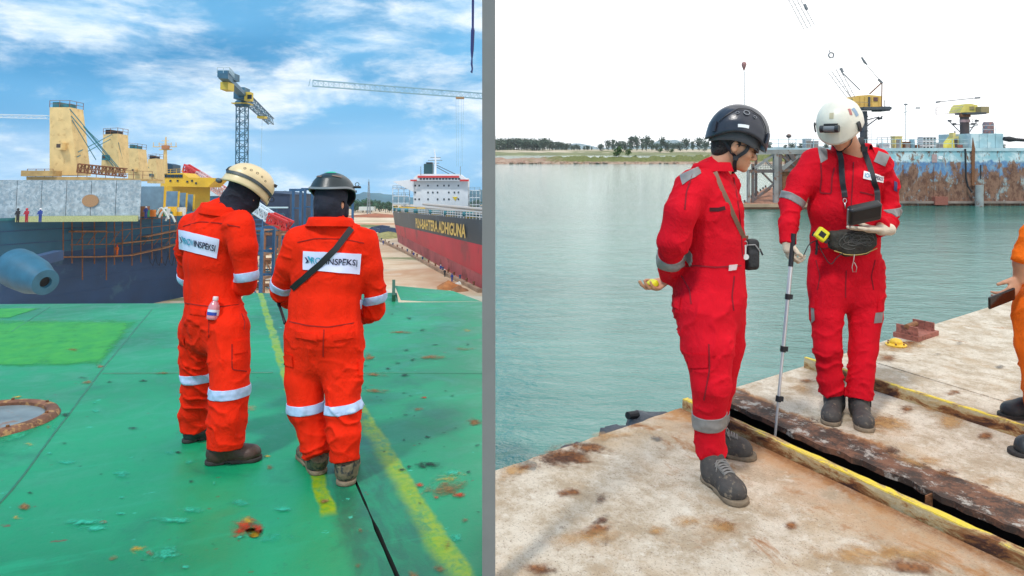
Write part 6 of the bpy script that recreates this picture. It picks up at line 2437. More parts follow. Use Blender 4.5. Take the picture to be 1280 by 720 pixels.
def cloth_mat(name, col, dark=0.12, dirt=None):
    n = Nodes(name)
    a = n.noise(3.5, 5, 0.6, 0.4)
    f = n.noise(600, 2, 0.5)
    k = n.noise(17, 5, 0.6, 1.0, sc=(1, 1, 0.5))
    c = n.mix(n.ramp(a, 0.3, 0.7), tuple(x * (1 - dark) for x in col), tuple(min(1, x * (1 + dark * .6)) for x in col))
    if dirt:
        c = n.mix(n.ramp(n.noise(7, 6, 0.7), 0.58, 0.72, 0, 0.5), c, dirt)
    cr = n.noise(9, 4, 0.55, 1.6, sc=(1.0, 1.0, 0.75), loc=(3, 1, 2))
    ridge = n.math('POWER', n.math('SUBTRACT', 1.0, n.math('ABSOLUTE', n.math('MULTIPLY', n.math('SUBTRACT', cr, 0.5), 5.0))), 3.0)
    cr2 = n.noise(21, 4, 0.55, 1.4, sc=(1.0, 1.0, 0.8), loc=(8, 5, 2))
    ridge2 = n.math('POWER', n.math('SUBTRACT', 1.0, n.math('ABSOLUTE', n.math('MULTIPLY', n.math('SUBTRACT', cr2, 0.5), 5.0))), 3.0)
    hh = n.math('ADD', n.math('MAXIMUM', ridge, 0.0), n.math('MULTIPLY', n.math('MAXIMUM', ridge2, 0.0), 0.4))
    nb = n.bump(k, 0.30, 0.02)
    gate = n.ramp(n.noise(4.5, 2, 0.5, loc=(4, 4, 4)), 0.42, 0.62, 0.15, 1.0)
    nb = n.bump(n.math('MULTIPLY', hh, gate), 0.24, 0.012, nb)
    nb = n.bump(f, 0.15, 0.002, nb)
    return n.out(c, 0.85, nb, spec=0.12)


M_red_l = cloth_mat('orange_red_cloth', (0.80, 0.022, 0.004))
M_red_r = cloth_mat('crimson_cloth', (0.62, 0.006, 0.018))
M_org = cloth_mat('orange_cloth', (0.85, 0.15, 0.01))
M_band_l = mat('blue_grey_reflective', (0.42, 0.54, 0.78), 0.45, var=0.22, vscale=25)
M_band_r = mat('grey_reflective', (0.21, 0.20, 0.195), 0.45, var=0.2, vscale=25)
M_navy = mat('navy_hood_cloth', (0.008, 0.010, 0.022), 0.85, var=0.4, vscale=14, bump=0.4, bscale=30)
M_hair = mat('black_hair', (0.012, 0.011, 0.011), 0.5, bump=0.8, bscale=150)
M_boot_b = mat('brown_boot_leather', (0.055, 0.026, 0.018), 0.5, var=0.4, vscale=14, bump=0.2)
M_boot_k = mat('black_boot_leather', (0.022, 0.026, 0.03), 0.55, var=0.4, vscale=14, bump=0.2)
M_boot_m = mat('muddy_boot_leather', (0.16, 0.125, 0.075), 0.85, var=0.4, vscale=18, bump=0.4, col2=(0.03, 0.035, 0.035), thr=0.52)
M_boot_g = mat('grey_boot_suede', (0.055, 0.049, 0.045), 0.8, var=0.3, vscale=22, bump=0.35, col2=(0.17, 0.135, 0.10), thr=0.60)
M_sole_d = mat('dark_sole', (0.03, 0.027, 0.025), 0.8, var=0.3, vscale=30)
M_sole_m = mat('muddy_sole', (0.20, 0.15, 0.10), 0.85, var=0.35, vscale=20, bump=0.4)
M_lace = mat('bootlace', (0.20, 0.19, 0.18), 0.8)
M_glove = mat('cream_glove', (0.62, 0.52, 0.40), 0.85, var=0.15, vscale=30, bump=0.25, bscale=120)
M_patch_l = mat('white_badge', (0.66, 0.68, 0.90), 0.6, var=0.06)
M_patch_r = mat('white_name_tape', (0.82, 0.78, 0.78), 0.6, var=0.05)
M_ink = mat('navy_print', (0.015, 0.015, 0.055), 0.6)
M_teal = mat('teal_print', (0.03, 0.34, 0.50), 0.6)
M_steel = mat('brushed_steel', (0.45, 0.46, 0.47), 0.3, metal=0.9, var=0.1)


def V3(p):
    return Vector(p)


def frame(fwd, up=(0, 0, 1)):
    """right, forward, up — orthonormal"""
    f = Vector(fwd).normalized()
    r = f.cross(Vector(up)).normalized()
    u = r.cross(f)
    return r, f, u


def bez(a, b, n):
    return [Vector(a).lerp(Vector(b), i / (n - 1)) for i in range(n)]


class Person:
    def __init__(s, side, label, base, group=None):
        s.side = side
        s.t = Thing('person', label, 'person', base, side, group=group)
        s.segs = []

    def px(s, px, py, Y):
        return s.side.at(px, py, Y)

    # chain of limb points (px, py, Y, radius in pixels)
    def chain(s, pts):
        return [(s.side.at(x, y, Y), r * Y / F) for x, y, Y, r in pts]

    def fold(s, P, N, joints, amp=0.011, seed=0):
        """cloth folds: ridges that wrap the limbs, deepest near the joints"""
        best = np.full(len(P), 9.0)
        tt = np.zeros(len(P))
        env = np.zeros(len(P))
        per = np.full(len(P), 0.07)
        for (a, b, ra, rb, ea, eb) in s.segs:
            a_, b_ = np.array(a), np.array(b)
            ab = b_ - a_
            L_ = np.linalg.norm(ab)
            t = np.clip(((P - a_) @ ab) / (L_ * L_), 0, 1)
            d = np.linalg.norm(P - a_ - t[:, None] * ab, axis=1) / (ra + (rb - ra) * t)
            k = d < best
            best = np.where(k, d, best)
            tt = np.where(k, t * L_, tt)
            e = ea * np.exp(-(t * L_ / 0.13) ** 2) + eb * np.exp(-((1 - t) * L_ / 0.13) ** 2) + 0.22
            env = np.where(k, e, env)
            per = np.where(k, 0.055 + 0.02 * min(ra, rb) / 0.08, per)
        w = fbm(P * 5.0, seed, 2) * 2.4 + fbm(P * 11, seed + 5, 2) * 1.0
        ph = tt / per * 2 * math.pi * 0.62 + w * 3.4 + (P[:, 0] - P[:, 1]) * 22 * np.sign(np.sin(seed * 1.7))
        ridge = (1 - np.abs(np.sin(ph / 2))) ** 2.2
        ph2 = (P @ np.array([0.4, 0.3, 1.0])) / 0.045 * 2.0 + fbm(P * 7, seed + 11, 2) * 6
        ridge2 = (1 - np.abs(np.sin(ph2 / 2))) ** 2
        soft = fbm(P * 9, seed + 20, 3)
        gate = np.clip(fbm(P * 4.0, seed + 31, 2) * 1.6 + 0.55, 0, 1.2)
        drape = fbm(np.stack([P[:, 0] * 16, P[:, 1] * 16, P[:, 2] * 3.5], 1), seed + 40, 2)
        d = amp * (np.clip(env, 0, 1.2) * 0.95 * (ridge - 0.24) * gate + 0.34 * (ridge2 - 0.3) * gate + 0.30 * soft + 0.75 * drape)
        return P + N * d[:, None]

    def coverall(s, m, torso, fr, limbs, h=0.0075, k=0.045, amp=0.011, seed=1, extra=None, name='coverall', slim=0.009):
        """torso: list of (point, r_right, r_fwd); limbs: list of chains of (point, radius)"""
        allp = [p for p, *_ in torso] + [p for c in limbs for p, _ in c]
        lo = np.min([tuple(p) for p in allp], axis=0) - 0.30
        hi = np.max([tuple(p) for p in allp], axis=0) + 0.30
        S = SDF(lo, hi, h)
        frn = [tuple(v) for v in fr]
        for (a, r1, r2), (b, q1, q2) in zip(torso[:-1], torso[1:]):
            S.ecap(a, b, (r1, r2), (q1, q2), k, frn)
            s.segs.append((a, b, max(r1, r2), max(q1, q2), 0.35, 0.35))
        for c in limbs:
            for i in range(len(c) - 1):
                (a, ra), (b, rb) = c[i], c[i + 1]
                S.ecap(a, b, ra, rb, k if i == 0 else 0.02, None, flat_end=(i == len(c) - 2))
                s.segs.append((a, b, ra, rb, 1.0, 1.0 if i < len(c) - 2 else 1.2))
        if extra:
            extra(S)
        P, Q = S.polys(-slim)
        N = vnormals(P, Q)
        P = s.fold(P, N, None, amp, seed)
        s.cP, s.cQ = P, Q
        s.cN = vnormals(P, Q)
        s.bvh = BVHTree.FromPolygons(P.tolist(), Q.tolist())
        me = np_mesh(name, P, Q)
        s.cover = s.t.part(name, me, m)
        return s.cover

    def band(s, a, b, t0, t1, m, name='reflective_band', tilt=None, reach=0.2, off=0.004, sel=None, parent=None):
        """a strip of the coverall's own surface between two planes across the limb a-b, lifted off the cloth"""
        a, b = Vector(a), Vector(b)
        ax = (b - a).normalized()
        n = Vector(tilt).normalized() if tilt is not None else ax
        p0, p1 = a.lerp(b, t0), a.lerp(b, t1)
        mid = (p0 + p1) / 2
        cen = s.cP[s.cQ].mean(axis=1)
        k = np.linalg.norm(cen - np.array(mid), axis=1) < reach
        # nearest limb must be this one
        am, bm_ = np.array(a), np.array(b)

        def sd(a_, b_, P):
            ab = b_ - a_
            t = np.clip(((P - a_) @ ab) / (ab @ ab), 0, 1)
            return np.linalg.norm(P - a_ - t[:, None] * ab, axis=1)
        me_d = sd(am, bm_, cen)
        for (sa, sb, ra, rb, *_q) in s.segs:
            sa_, sb_ = np.array(sa), np.array(sb)
            if min(np.linalg.norm(sa_ - am) + np.linalg.norm(sb_ - bm_), np.linalg.norm(sa_ - bm_) + np.linalg.norm(sb_ - am)) < 0.02:
                continue
            if np.linalg.norm(sa_ - am) < 0.02 or np.linalg.norm(sb_ - bm_) < 0.02 or np.linalg.norm(sa_ - bm_) < 0.02 or np.linalg.norm(sb_ - am) < 0.02:
                continue
            k &= sd(sa_, sb_, cen) / max(ra, rb) > me_d / 0.12 * 0.8
        if sel is not None:
            k &= sel(cen)
        F_ = s.cQ[k]
        if len(F_) == 0:
            print('empty band', s.t.o.name)
            return
        idx = np.unique(F_)
        mp = {int(v): i for i, v in enumerate(idx)}
        bm = bmesh.new()
        vs = [bm.verts.new(tuple(s.cP[v] + s.cN[v] * off)) for v in idx]
        for f in F_:
            try:
                bm.faces.new([vs[mp[int(v)]] for v in f])
            except ValueError:
                pass
        for p, nn in ((p0, -n), (p1, n)):
            bmesh.ops.bisect_plane(bm, geom=bm.verts[:] + bm.edges[:] + bm.faces[:], plane_co=p, plane_no=nn, clear_outer=True)
        # rim turned in to give it thickness
        bd = [e for e in bm.edges if e.is_boundary]
        r = bmesh.ops.extrude_edge_only(bm, edges=bd)
        nv = [v for v in r['geom'] if isinstance(v, bmesh.types.BMVert)]
        for v in nv:
            hit = s.bvh.find_nearest(v.co)
            if hit[0] is not None:
                v.co = hit[0] - hit[1] * 0.004
        me = bpy.data.meshes.new(name)
        bm.to_mesh(me)
        bm.free()
        me.polygons.foreach_set('use_smooth', [True] * len(me.polygons))
        return s.t.part(name, me, m, parent=parent)

    def cast(s, px, py, off=0.003, fall=None):
        d = s.side.dir(px, py).normalized()
        h = s.bvh.ray_cast(s.side.eye, d)
        if h[0] is None:
            return fall
        n = h[1]
        if n.dot(d) > 0:
            n = -n
        return h[0] + n * off

    def decal(s, quad, m, name, off=0.004, n=(10, 6), parent=None, label=None):
        """cloth patch that follows the coverall; quad: four corners as seen in the photograph (TL, TR, BR, BL)"""
        tl, tr, br, bl = [Vector((*q, 0)) for q in quad]
        nu, nv = n
        P = []
        last = None
        for j in range(nv + 1):
            for i in range(nu + 1):
                u, v = i / nu, j / nv
                q = tl.lerp(tr, u).lerp(bl.lerp(br, u), v)
                c = s.cast(q.x, q.y, off, last)
                last = c
                P.append(c)
        if any(p is None for p in P):
            print('decal miss', name)
            P = [p if p is not None else last for p in P]
        b = MB()
        W_ = nu + 1
        b.v = [Vector(p) for p in P]
        b.f = [(j * W_ + i, j * W_ + i + 1, (j + 1) * W_ + i + 1, (j + 1) * W_ + i) for j in range(nv) for i in range(nu)]
        rim = [i for i in range(W_)] + [j * W_ + nu for j in range(1, nv + 1)] + [nv * W_ + i for i in range(nu - 1, -1, -1)] + [j * W_ for j in range(nv - 1, 0, -1)]
        o = len(b.v)
        for r_ in rim:
            d = (b.v[r_] - s.side.eye).normalized()
            b.v.append(b.v[r_] + d * (off + 0.004))
        for i in range(len(rim)):
            j = (i + 1) % len(rim)
            b.f.append((rim[i], o + i, o + j, rim[j]))
        b.mi = [0] * len(b.f)
        return s.t.part(name, b, m, smooth=False, parent=parent, label=label, auto=50)

    def text(s, txt, quad, m, name='lettering', off=0.007, bold=0.012, parent=None, fit=True):
        me = text_mesh(txt, bold)
        co = np.zeros(len(me.vertices) * 3)
        me.vertices.foreach_get('co', co)
        co = co.reshape(-1, 3)
        lo, hi = co.min(0), co.max(0)
        tl, tr, br, bl = [Vector((*q, 0)) for q in quad]
        last = None
        for i, v in enumerate(me.vertices):
            u = (co[i, 0] - lo[0]) / (hi[0] - lo[0])
            w = 1 - (co[i, 1] - lo[1]) / (hi[1] - lo[1])
            q = tl.lerp(tr, u).lerp(bl.lerp(br, u), w)
            c = s.cast(q.x, q.y, off, last)
            last = c
            v.co = c
        return s.t.part(name, me, m, parent=parent)

    def ribbon(s, pix, w, m, name, off=0.006, n=10, th=0.004, parent=None, pts=None):
        """strap that lies on the coverall along a path seen in the photograph (or free 3-D points)"""
        path = []
        if pts is None:
            for (a, b) in zip(pix[:-1], pix[1:]):
                for i in range(n):
                    q = Vector((*a, 0)).lerp(Vector((*b, 0)), i / n)
                    c = s.cast(q.x, q.y, off)
                    if c is not None:
                        path.append(c)
            c = s.cast(*pix[-1], off)
            if c is not None:
                path.append(c)
        else:
            path = [Vector(p) for p in pts]
        for _ in range(2):
            path = [path[0]] + [(path[i - 1] + path[i] * 2 + path[i + 1]) / 4 for i in range(1, len(path) - 1)] + [path[-1]]
        return s.t.part(name, strap_mesh(path, w, th, s.side.eye), m, parent=parent, auto=50)


def strap_mesh(path, w, th, eye, nrm=None):
    b = MB()
    vs, fs = [], []
    for i, p in enumerate(path):
        t = (path[min(i + 1, len(path) - 1)] - path[max(i - 1, 0)]).normalized()
        v = (eye - p).normalized() if nrm is None else nrm[i]
        x = t.cross(v).normalized()
        z = x.cross(t).normalized()
        if z.dot(v) < 0:
            z = -z
        vs += [p - x * w / 2, p + x * w / 2, p + x * w / 2 + z * th, p - x * w / 2 + z * th]
    for i in range(len(path) - 1):
        for k in range(4):
            fs.append((i * 4 + k, i * 4 + (k + 1) % 4, i * 4 + 4 + (k + 1) % 4, i * 4 + 4 + k))
    n = (len(path) - 1) * 4
    fs += [(0, 1, 2, 3), (n, n + 1, n + 2, n + 3)]
    return b.add(vs, fs)


# ---- heads, hands, boots, helmets
def head_sdf(S, c, fr, k=0.012, ear=True):
    """face and skull round the centre c (between the ears), frame (right, forward, up)"""
    c = Vector(c)
    r, f, u = fr
    P = lambda a, b, d: c + r * a + f * b + u * d
    fn = [tuple(v) for v in fr]
    S.ell(P(0, -0.012, 0.035), (0.073, 0.093, 0.085), fn, k)
    S.ell(P(0, 0.030, -0.015), (0.064, 0.062, 0.085), fn, 0.02)
    S.ell(P(0, 0.040, -0.070), (0.047, 0.046, 0.040), fn, 0.025)       # jaw
    S.ell(P(0, 0.076, -0.098), (0.020, 0.016, 0.017), fn, 0.02)        # chin
    for sx in (-1, 1):
        S.ell(P(sx * 0.043, 0.062, -0.028), (0.022, 0.022, 0.020), fn, 0.02)   # cheek
        S.ell(P(sx * 0.031, 0.089, 0.004), (0.017, 0.010, 0.010), fn, 0.01, op='sub')  # eye socket
        S.ell(P(sx * 0.031, 0.081, 0.003), (0.013, 0.012, 0.011), fn, 0.004)   # eyelids
        S.ell(P(sx * 0.012, 0.100, -0.043), (0.009, 0.010, 0.007), fn, 0.008)  # nostril wings
        if ear:
            S.ell(P(sx * 0.074, -0.008, -0.008), (0.008, 0.017, 0.030), fn, 0.006)
            S.ell(P(sx * 0.083, -0.004, -0.004), (0.006, 0.009, 0.017), fn, 0.004, op='sub')
    S.ell(P(0, 0.082, 0.022), (0.052, 0.012, 0.010), fn, 0.015)        # brow
    S.ecap(P(0, 0.089, 0.012), P(0, 0.112, -0.036), 0.008, 0.0105, 0.012)  # nose
    S.ell(P(0, 0.091, -0.063), (0.023, 0.009, 0.0065), fn, 0.006)      # upper lip
    S.ell(P(0, 0.089, -0.077), (0.020, 0.009, 0.0065), fn, 0.006)      # lower lip
    S.ell(P(0, 0.102, -0.0698), (0.020, 0.006, 0.0022), fn, 0.003, op='sub')


def hand_sdf(S, wrist, d, palm, side, curl, scale=1.0, fat=1.0, k=0.008, thumb=(0.6, 0.5), spread=0.06):
    """hand from the wrist; d: direction to the knuckles, palm: palm normal, side: +1 thumb lies at d x palm, -1 opposite"""
    w = Vector(wrist)
    d = Vector(d).normalized()
    p = Vector(palm)
    p = (p - d * p.dot(d)).normalized()
    x = d.cross(p).normalized() * side      # towards the thumb
    sc = scale
    fn = [tuple(x), tuple(d), tuple(p)]
    S.ell(w + d * 0.045 * sc, (0.041 * sc, 0.052 * sc, 0.015 * sc * fat), fn, k)
    S.ell(w + d * 0.072 * sc, (0.041 * sc, 0.022 * sc, 0.0125 * sc * fat), fn, k)
    S.ell(w + d * 0.035 * sc + x * 0.022 * sc + p * 0.008 * sc, (0.019 * sc, 0.030 * sc, 0.014 * sc), fn, k)
    lens = [(0.042, 0.026, 0.020), (0.047, 0.029, 0.021), (0.043, 0.027, 0.020), (0.033, 0.020, 0.018)]
    for i, L3 in enumerate(lens):
        q = w + d * (0.083 - 0.004 * abs(i - 1)) * sc + x * (0.030 - 0.020 * i) * sc
        a = 0.0
        spl = (1.2 - i) * spread
        for j, l in enumerate(L3):
            a += curl[i][j]
            dirn = (d * math.cos(a) + p * math.sin(a) + x * spl * math.cos(a)).normalized()
            e = q + dirn * l * sc
            r0 = (0.0092 - 0.0009 * j - (0.0008 if i == 3 else 0)) * sc * fat
            S.ecap(q, e, r0, r0 - 0.0007, 0.004)
            q = e
    q = w + d * 0.028 * sc + x * 0.036 * sc + p * 0.006 * sc
    o, b = thumb
    dirn = (d * math.cos(o) + x * math.sin(o) + p * 0.35).normalized()
    e = q + dirn * 0.040 * sc
    S.ecap(q, e, 0.0125 * sc * fat, 0.0105 * sc * fat, 0.008)
    dirn = (dirn + (p * 0.8 - x * 0.7) * b).normalized()
    e2 = e + dirn * 0.030 * sc
    S.ecap(e, e2, 0.0103 * sc * fat, 0.0085 * sc * fat, 0.003)


def sdf_part(person, name, fn, lo, hi, h, m, label=None, parent=None, disp=0.0, seed=0):
    S = SDF(np.array(lo), np.array(hi), h)
    fn(S)
    P, Q = S.polys()
    person.last = (P, Q)
    if disp:
        N = vnormals(P, Q)
        P = P + N * (fbm(P * 18, seed, 3) * disp)[:, None]
    return person.t.part(name, np_mesh(name, P, Q), m, label=label, parent=parent)


def boot(person, heel, toe, ankle, m_up, m_sole, width=0.05, shaft=0.10, laces=False, label=None, r_sh=0.052, pull=False):
    """heel, toe: ground points; ankle: top of the shaft"""
    heel, toe = Vector(heel), Vector(toe)
    d = (toe - heel)
    L_ = d.length
    d = d.normalized()
    up = Vector((0, 0, 1))
    x = d.cross(up).normalized()
    P = lambda t, a, z: heel + d * (t * L_) + x * a + up * z
    lo = np.minimum(np.array(heel), np.array(toe)) - 0.09
    hi = np.maximum(np.array(heel), np.array(toe)) + 0.09
    lo[2] = min(heel.z, toe.z) - 0.02
    hi[2] = max(heel.z, toe.z) + shaft + 0.14
    fn = [tuple(x), tuple(d), tuple(up)]
    ank = Vector(ankle)

    def up_(S):
        S.ell(P(0.18, 0, 0.060), (width * 0.80, L_ * 0.21, 0.060), fn, 0.02)
        S.ell(P(0.48, 0, 0.054), (width * 0.86, L_ * 0.30, 0.062), fn, 0.03)
        S.ell(P(0.77, 0, 0.042), (width * 1.03, L_ * 0.25, 0.054), fn, 0.03)
        S.ecap(P(0.22, 0, 0.055), ank, r_sh * 0.95, r_sh, 0.035, None, flat_end=True)
        S.ecap(P(0.34, 0, 0.085), P(0.62, 0, 0.055), 0.036, 0.028, 0.03)
        S.cut(P(0, 0, 0.014), (0, 0, -1))
    o = sdf_part(person, 'boot', up_, lo, hi, 0.0048, m_up, label, disp=0.003, seed=int(abs(heel.x) * 1000) % 97)

    bp = person.last

    def so(S):
        S.ecap(P(0.12, 0, 0.012), P(0.46, 0, 0.012), (width * 0.84, width * .84), (width * 0.78, width * .78), 0.02)
        S.ecap(P(0.46, 0, 0.012), P(0.84, 0, 0.012), (width * 0.78, width * .78), (width * 1.02, width * 1.02), 0.02)
        S.cut(P(0, 0, 0.024), (0, 0, 1))
        S.cut(P(0, 0, 0.0), (0, 0, -1))
        S.box(P(0.40, 0, -0.004), (0.09, L_ * 0.06, 0.014), fn, 0.004, 0.006, op='sub')
    # outline clipped to the footprint length
    so_o = sdf_part(person, 'sole', so, lo, hi, 0.0048, m_sole, parent=o)
    if laces:
        bv = BVHTree.FromPolygons(bp[0].tolist(), bp[1].tolist())

        def sp(t, a, z):
            h_ = bv.ray_cast(P(t, a, 0.30), Vector((0, 0, -1)))
            return (h_[0] + h_[1] * 0.003) if h_[0] is not None else P(t, a, z)
        b = MB()
        for i in range(5):
            t = 0.40 + i * 0.06
            for sg in (-1, 1):
                b.tube([sp(t + 0.035 * (k / 6), sg * (-0.028 + 0.056 * k / 6), 0.06) for k in range(7)], 0.0032, 6)
        for sg in (-1, 1):
            b.tube([sp(0.40, 0, .1) + Vector((0, 0, .004)), sp(0.42, sg * .02, .1) + Vector((0, 0, .014)), sp(0.47, sg * .036, .1) + Vector((0, 0, .008)), sp(0.44, sg * .02, .1) + Vector((0, 0, .006)), sp(0.40, 0, .1) + Vector((0, 0, .004))], 0.0028, 6)
            b.tube([sp(0.41, 0, .1) + Vector((0, 0, .004)), sp(0.46, sg * .026, .1) + Vector((0, 0, .006)), sp(0.52, sg * .040, .1) + Vector((0, 0, .001))], 0.0028, 6)
        person.t.part('laces', b, M_lace, parent=o, smooth=True, kind='stuff')
    if pull:
        b = MB()
        for sgn in (-1, 1):
            b.box(P(0.26, sgn * (r_sh * 0.97), 0.115), (0.035, 0.010, 0.07), Matrix((d, x, up)).transposed())
        person.t.part('elastic_gusset', b, M_black, parent=o)
    return o


def helmet_mesh(fr, c, size=(0.128, 0.152, 0.128), rim=None, n=64, m=20, power=2.25, th=0.006, crease=None):
    """dome shell; rim(a): height of the rim below the centre at azimuth a (0 = forward)"""
    r, f, u = fr
    c = Vector(c)
    V, Fc = [], []

    def surf(a, t, off):
        ca, sa = math.sin(a), math.cos(a)         # a=0 forward
        z0 = rim(a)
        # t 0 top .. 1 rim; polar angle up to the rim
        zr = z0 / size[2]
        tmax = math.pi / 2 + math.asin(max(-0.95, min(0.95, -zr)))
        th_ = t * tmax
        st, ct = math.sin(th_), math.cos(th_)
        e = 2 / power
        if th_ > math.pi / 2:
            st = 1 - 0.25 * (1 - st)
        rx, ry = (size[0] + off), (size[1] + off)
        x = rx * abs(ca) ** 1.0 * (1 if ca >= 0 else -1) * st ** e
        y = ry * sa * st ** e
        z = (size[2] + off) * (abs(ct) ** e) * (1 if ct >= 0 else -1)
        if crease:
            k = crease(a, t)
            x *= 1 + k
            y *= 1 + k
            z *= 1 + k * 0.6
        return c + r * x + f * y + u * z
    for lay, off in ((0, 0.0), (1, -th)):
        for i in range(m + 1):
            for k in range(n):
                V.append(surf(2 * math.pi * k / n, i / m, off))
    o = (m + 1) * n
    for i in range(m):
        for k in range(n):
            k2 = (k + 1) % n
            Fc.append((i * n + k, (i + 1) * n + k, (i + 1) * n + k2, i * n + k2))
            Fc.append((o + i * n + k, o + i * n + k2, o + (i + 1) * n + k2, o + (i + 1) * n + k))
    for k in range(n):
        k2 = (k + 1) % n
        Fc.append((m * n + k, o + m * n + k, o + m * n + k2, m * n + k2))
    b = MB()
    b.add(V, Fc)
    return b, surf


def helmet_line(surf, pts, r, n=8, off=0.002):
    """tube lying on the helmet through (azimuth, t) points"""
    P = []
    for (a0, t0), (a1, t1) in zip(pts[:-1], pts[1:]):
        for i in range(n):
            q = i / n
            P.append(surf(a0 + (a1 - a0) * q, t0 + (t1 - t0) * q, off))
    P.append(surf(*pts[-1], off))
    b = MB()
    b.tube(P, r, 6)
    return b


def helmet_strip(surf, pts, w, th=0.004, n=10, off=0.003):
    P, Nn = [], []
    for (a0, t0), (a1, t1) in zip(pts[:-1], pts[1:]):
        for i in range(n):
            q = i / n
            a, t = a0 + (a1 - a0) * q, t0 + (t1 - t0) * q
            P.append(surf(a, t, off))
            Nn.append((surf(a, t, 0.02) - surf(a, t, 0.0)).normalized())
    P.append(surf(*pts[-1], off))
    Nn.append((surf(*pts[-1], 0.02) - surf(*pts[-1], 0.0)).normalized())
    return strap_mesh(P, w, th, Vector((0, 0, 0)), Nn)


def helmet_hole(surf, a, t, r=0.008):
    p = surf(a, t, 0.0005)
    nrm = (surf(a, t, 0.02) - surf(a, t, 0.0)).normalized()
    b = MB()
    M = Matrix.Translation(p) @ nrm.to_track_quat('Z', 'Y').to_matrix().to_4x4()
    b.lathe([(r, -0.004), (r, 0.0012), (r * 0.8, 0.0012), (r * 0.75, -0.002), (0.0001, -0.002)], M, 12)
    return b


def body(person, fr_head, head_c, neck, chest, pelvis, limbs, h=0.0055, hands=(), face=True, m=None, name='body', ear=True):
    allp = [head_c, pelvis, chest] + [p for c in limbs for p in c]
    lo = np.min([tuple(p) for p in allp], axis=0) - 0.2
    hi = np.max([tuple(p) for p in allp], axis=0) + 0.2
    S = SDF(lo, hi, h)
    S.ecap(pelvis, chest, 0.075, 0.075, 0.03)
    S.ecap(chest, neck, 0.065, 0.056, 0.03)
    S.ecap(neck, Vector(head_c) - fr_head[1] * 0.02 - fr_head[2] * 0.03, 0.058, 0.055, 0.03)
    for c in limbs:
        for i in range(len(c) - 1):
            r0 = [0.05, 0.04, 0.03, 0.028][i]
            r1 = [0.04, 0.03, 0.028, 0.028][i]
            S.ecap(c[i], c[i + 1], r0, r1, 0.02)
    head_sdf(S, head_c, fr_head, ear=ear)
    for hd in hands:
        hand_sdf(S, **hd)
    P, Q = S.polys()
    me = np_mesh(name, P, Q)
    person.bodyvh = BVHTree.FromPolygons(P.tolist(), Q.tolist())
    return person.t.part(name, me, m or M_skin)


def wrap_strap(person, pts, w, th, m, name, eye=None, off=0.004, parent=None):
    """strap pulled onto the skin along 3-D points"""
    P, Nn = [], []
    for a, b in zip(pts[:-1], pts[1:]):
        for i in range(8):
            q = Vector(a).lerp(Vector(b), i / 8)
            hit = person.bodyvh.find_nearest(q)
            P.append(hit[0] + hit[1] * off)
            Nn.append(hit[1])
    hit = person.bodyvh.find_nearest(Vector(pts[-1]))
    P.append(hit[0] + hit[1] * off)
    Nn.append(hit[1])
    for _ in range(2):
        P = [P[0]] + [(P[i - 1] + P[i] * 2 + P[i + 1]) / 4 for i in range(1, len(P) - 1)] + [P[-1]]
        Nn = [Nn[0]] + [(Nn[i - 1] + Nn[i] * 2 + Nn[i + 1]).normalized() for i in range(1, len(Nn) - 1)] + [Nn[-1]]
    return person.t.part(name, strap_mesh(P, w, th, None, Nn), m, auto=50, parent=parent)


def collar(person, c, fr, rx, ry, h, m, gap=0.25, flare=0.012, lean=0.0, name='collar', n=28):
    """stand collar: a ring open at the front"""
    r, f, u = fr
    c = Vector(c)
    b = MB()
    vs, fs = [], []
    for i in range(n + 1):
        a = gap + (2 * math.pi - 2 * gap) * i / n     # 0 = front
        for (k, z) in ((0, -0.03), (flare * 0.4, h * 0.5), (flare, h), (flare + 0.010, h + 0.004), (flare + 0.020, h * 0.55), (flare + 0.028, h * 0.02 - 0.012)):
            w = 0.003 * math.sin(a * 5 + z * 80)
            vs.append(c + r * (math.sin(a) * (rx + k + w)) + f * (math.cos(a) * (ry + k + w) + lean * z) + u * (z - 0.018 * (1 + math.cos(a)) / 2))
    K = 6
    for i in range(n):
        for k in range(K - 1):
            fs.append((i * K + k, i * K + k + 1, (i + 1) * K + k + 1, (i + 1) * K + k))
    b.add(vs, fs)
    return person.t.part(name, b, m, smooth=True)
FLAT = [(0.5, 0.6, 0.4)] * 4


def helmet(p, fr, c, size, rim, m, power=2.2, crease=None, peak=None):
    b, surf = helmet_mesh(fr, c, size, rim, power=power, crease=crease)
    if peak:                      # small brim at the front
        pass
    o = p.t.part('helmet', b, m, smooth=True)
    return o, surf


def flap(p, quad, m, name='pocket_flap', off=0.007):
    return p.decal(quad, m, name, off=off, n=(8, 4))


def seam(p, pix, m, name='stitched_seam', w=0.006):
    return p.ribbon(pix, w, m, name, off=0.0005, th=0.003)


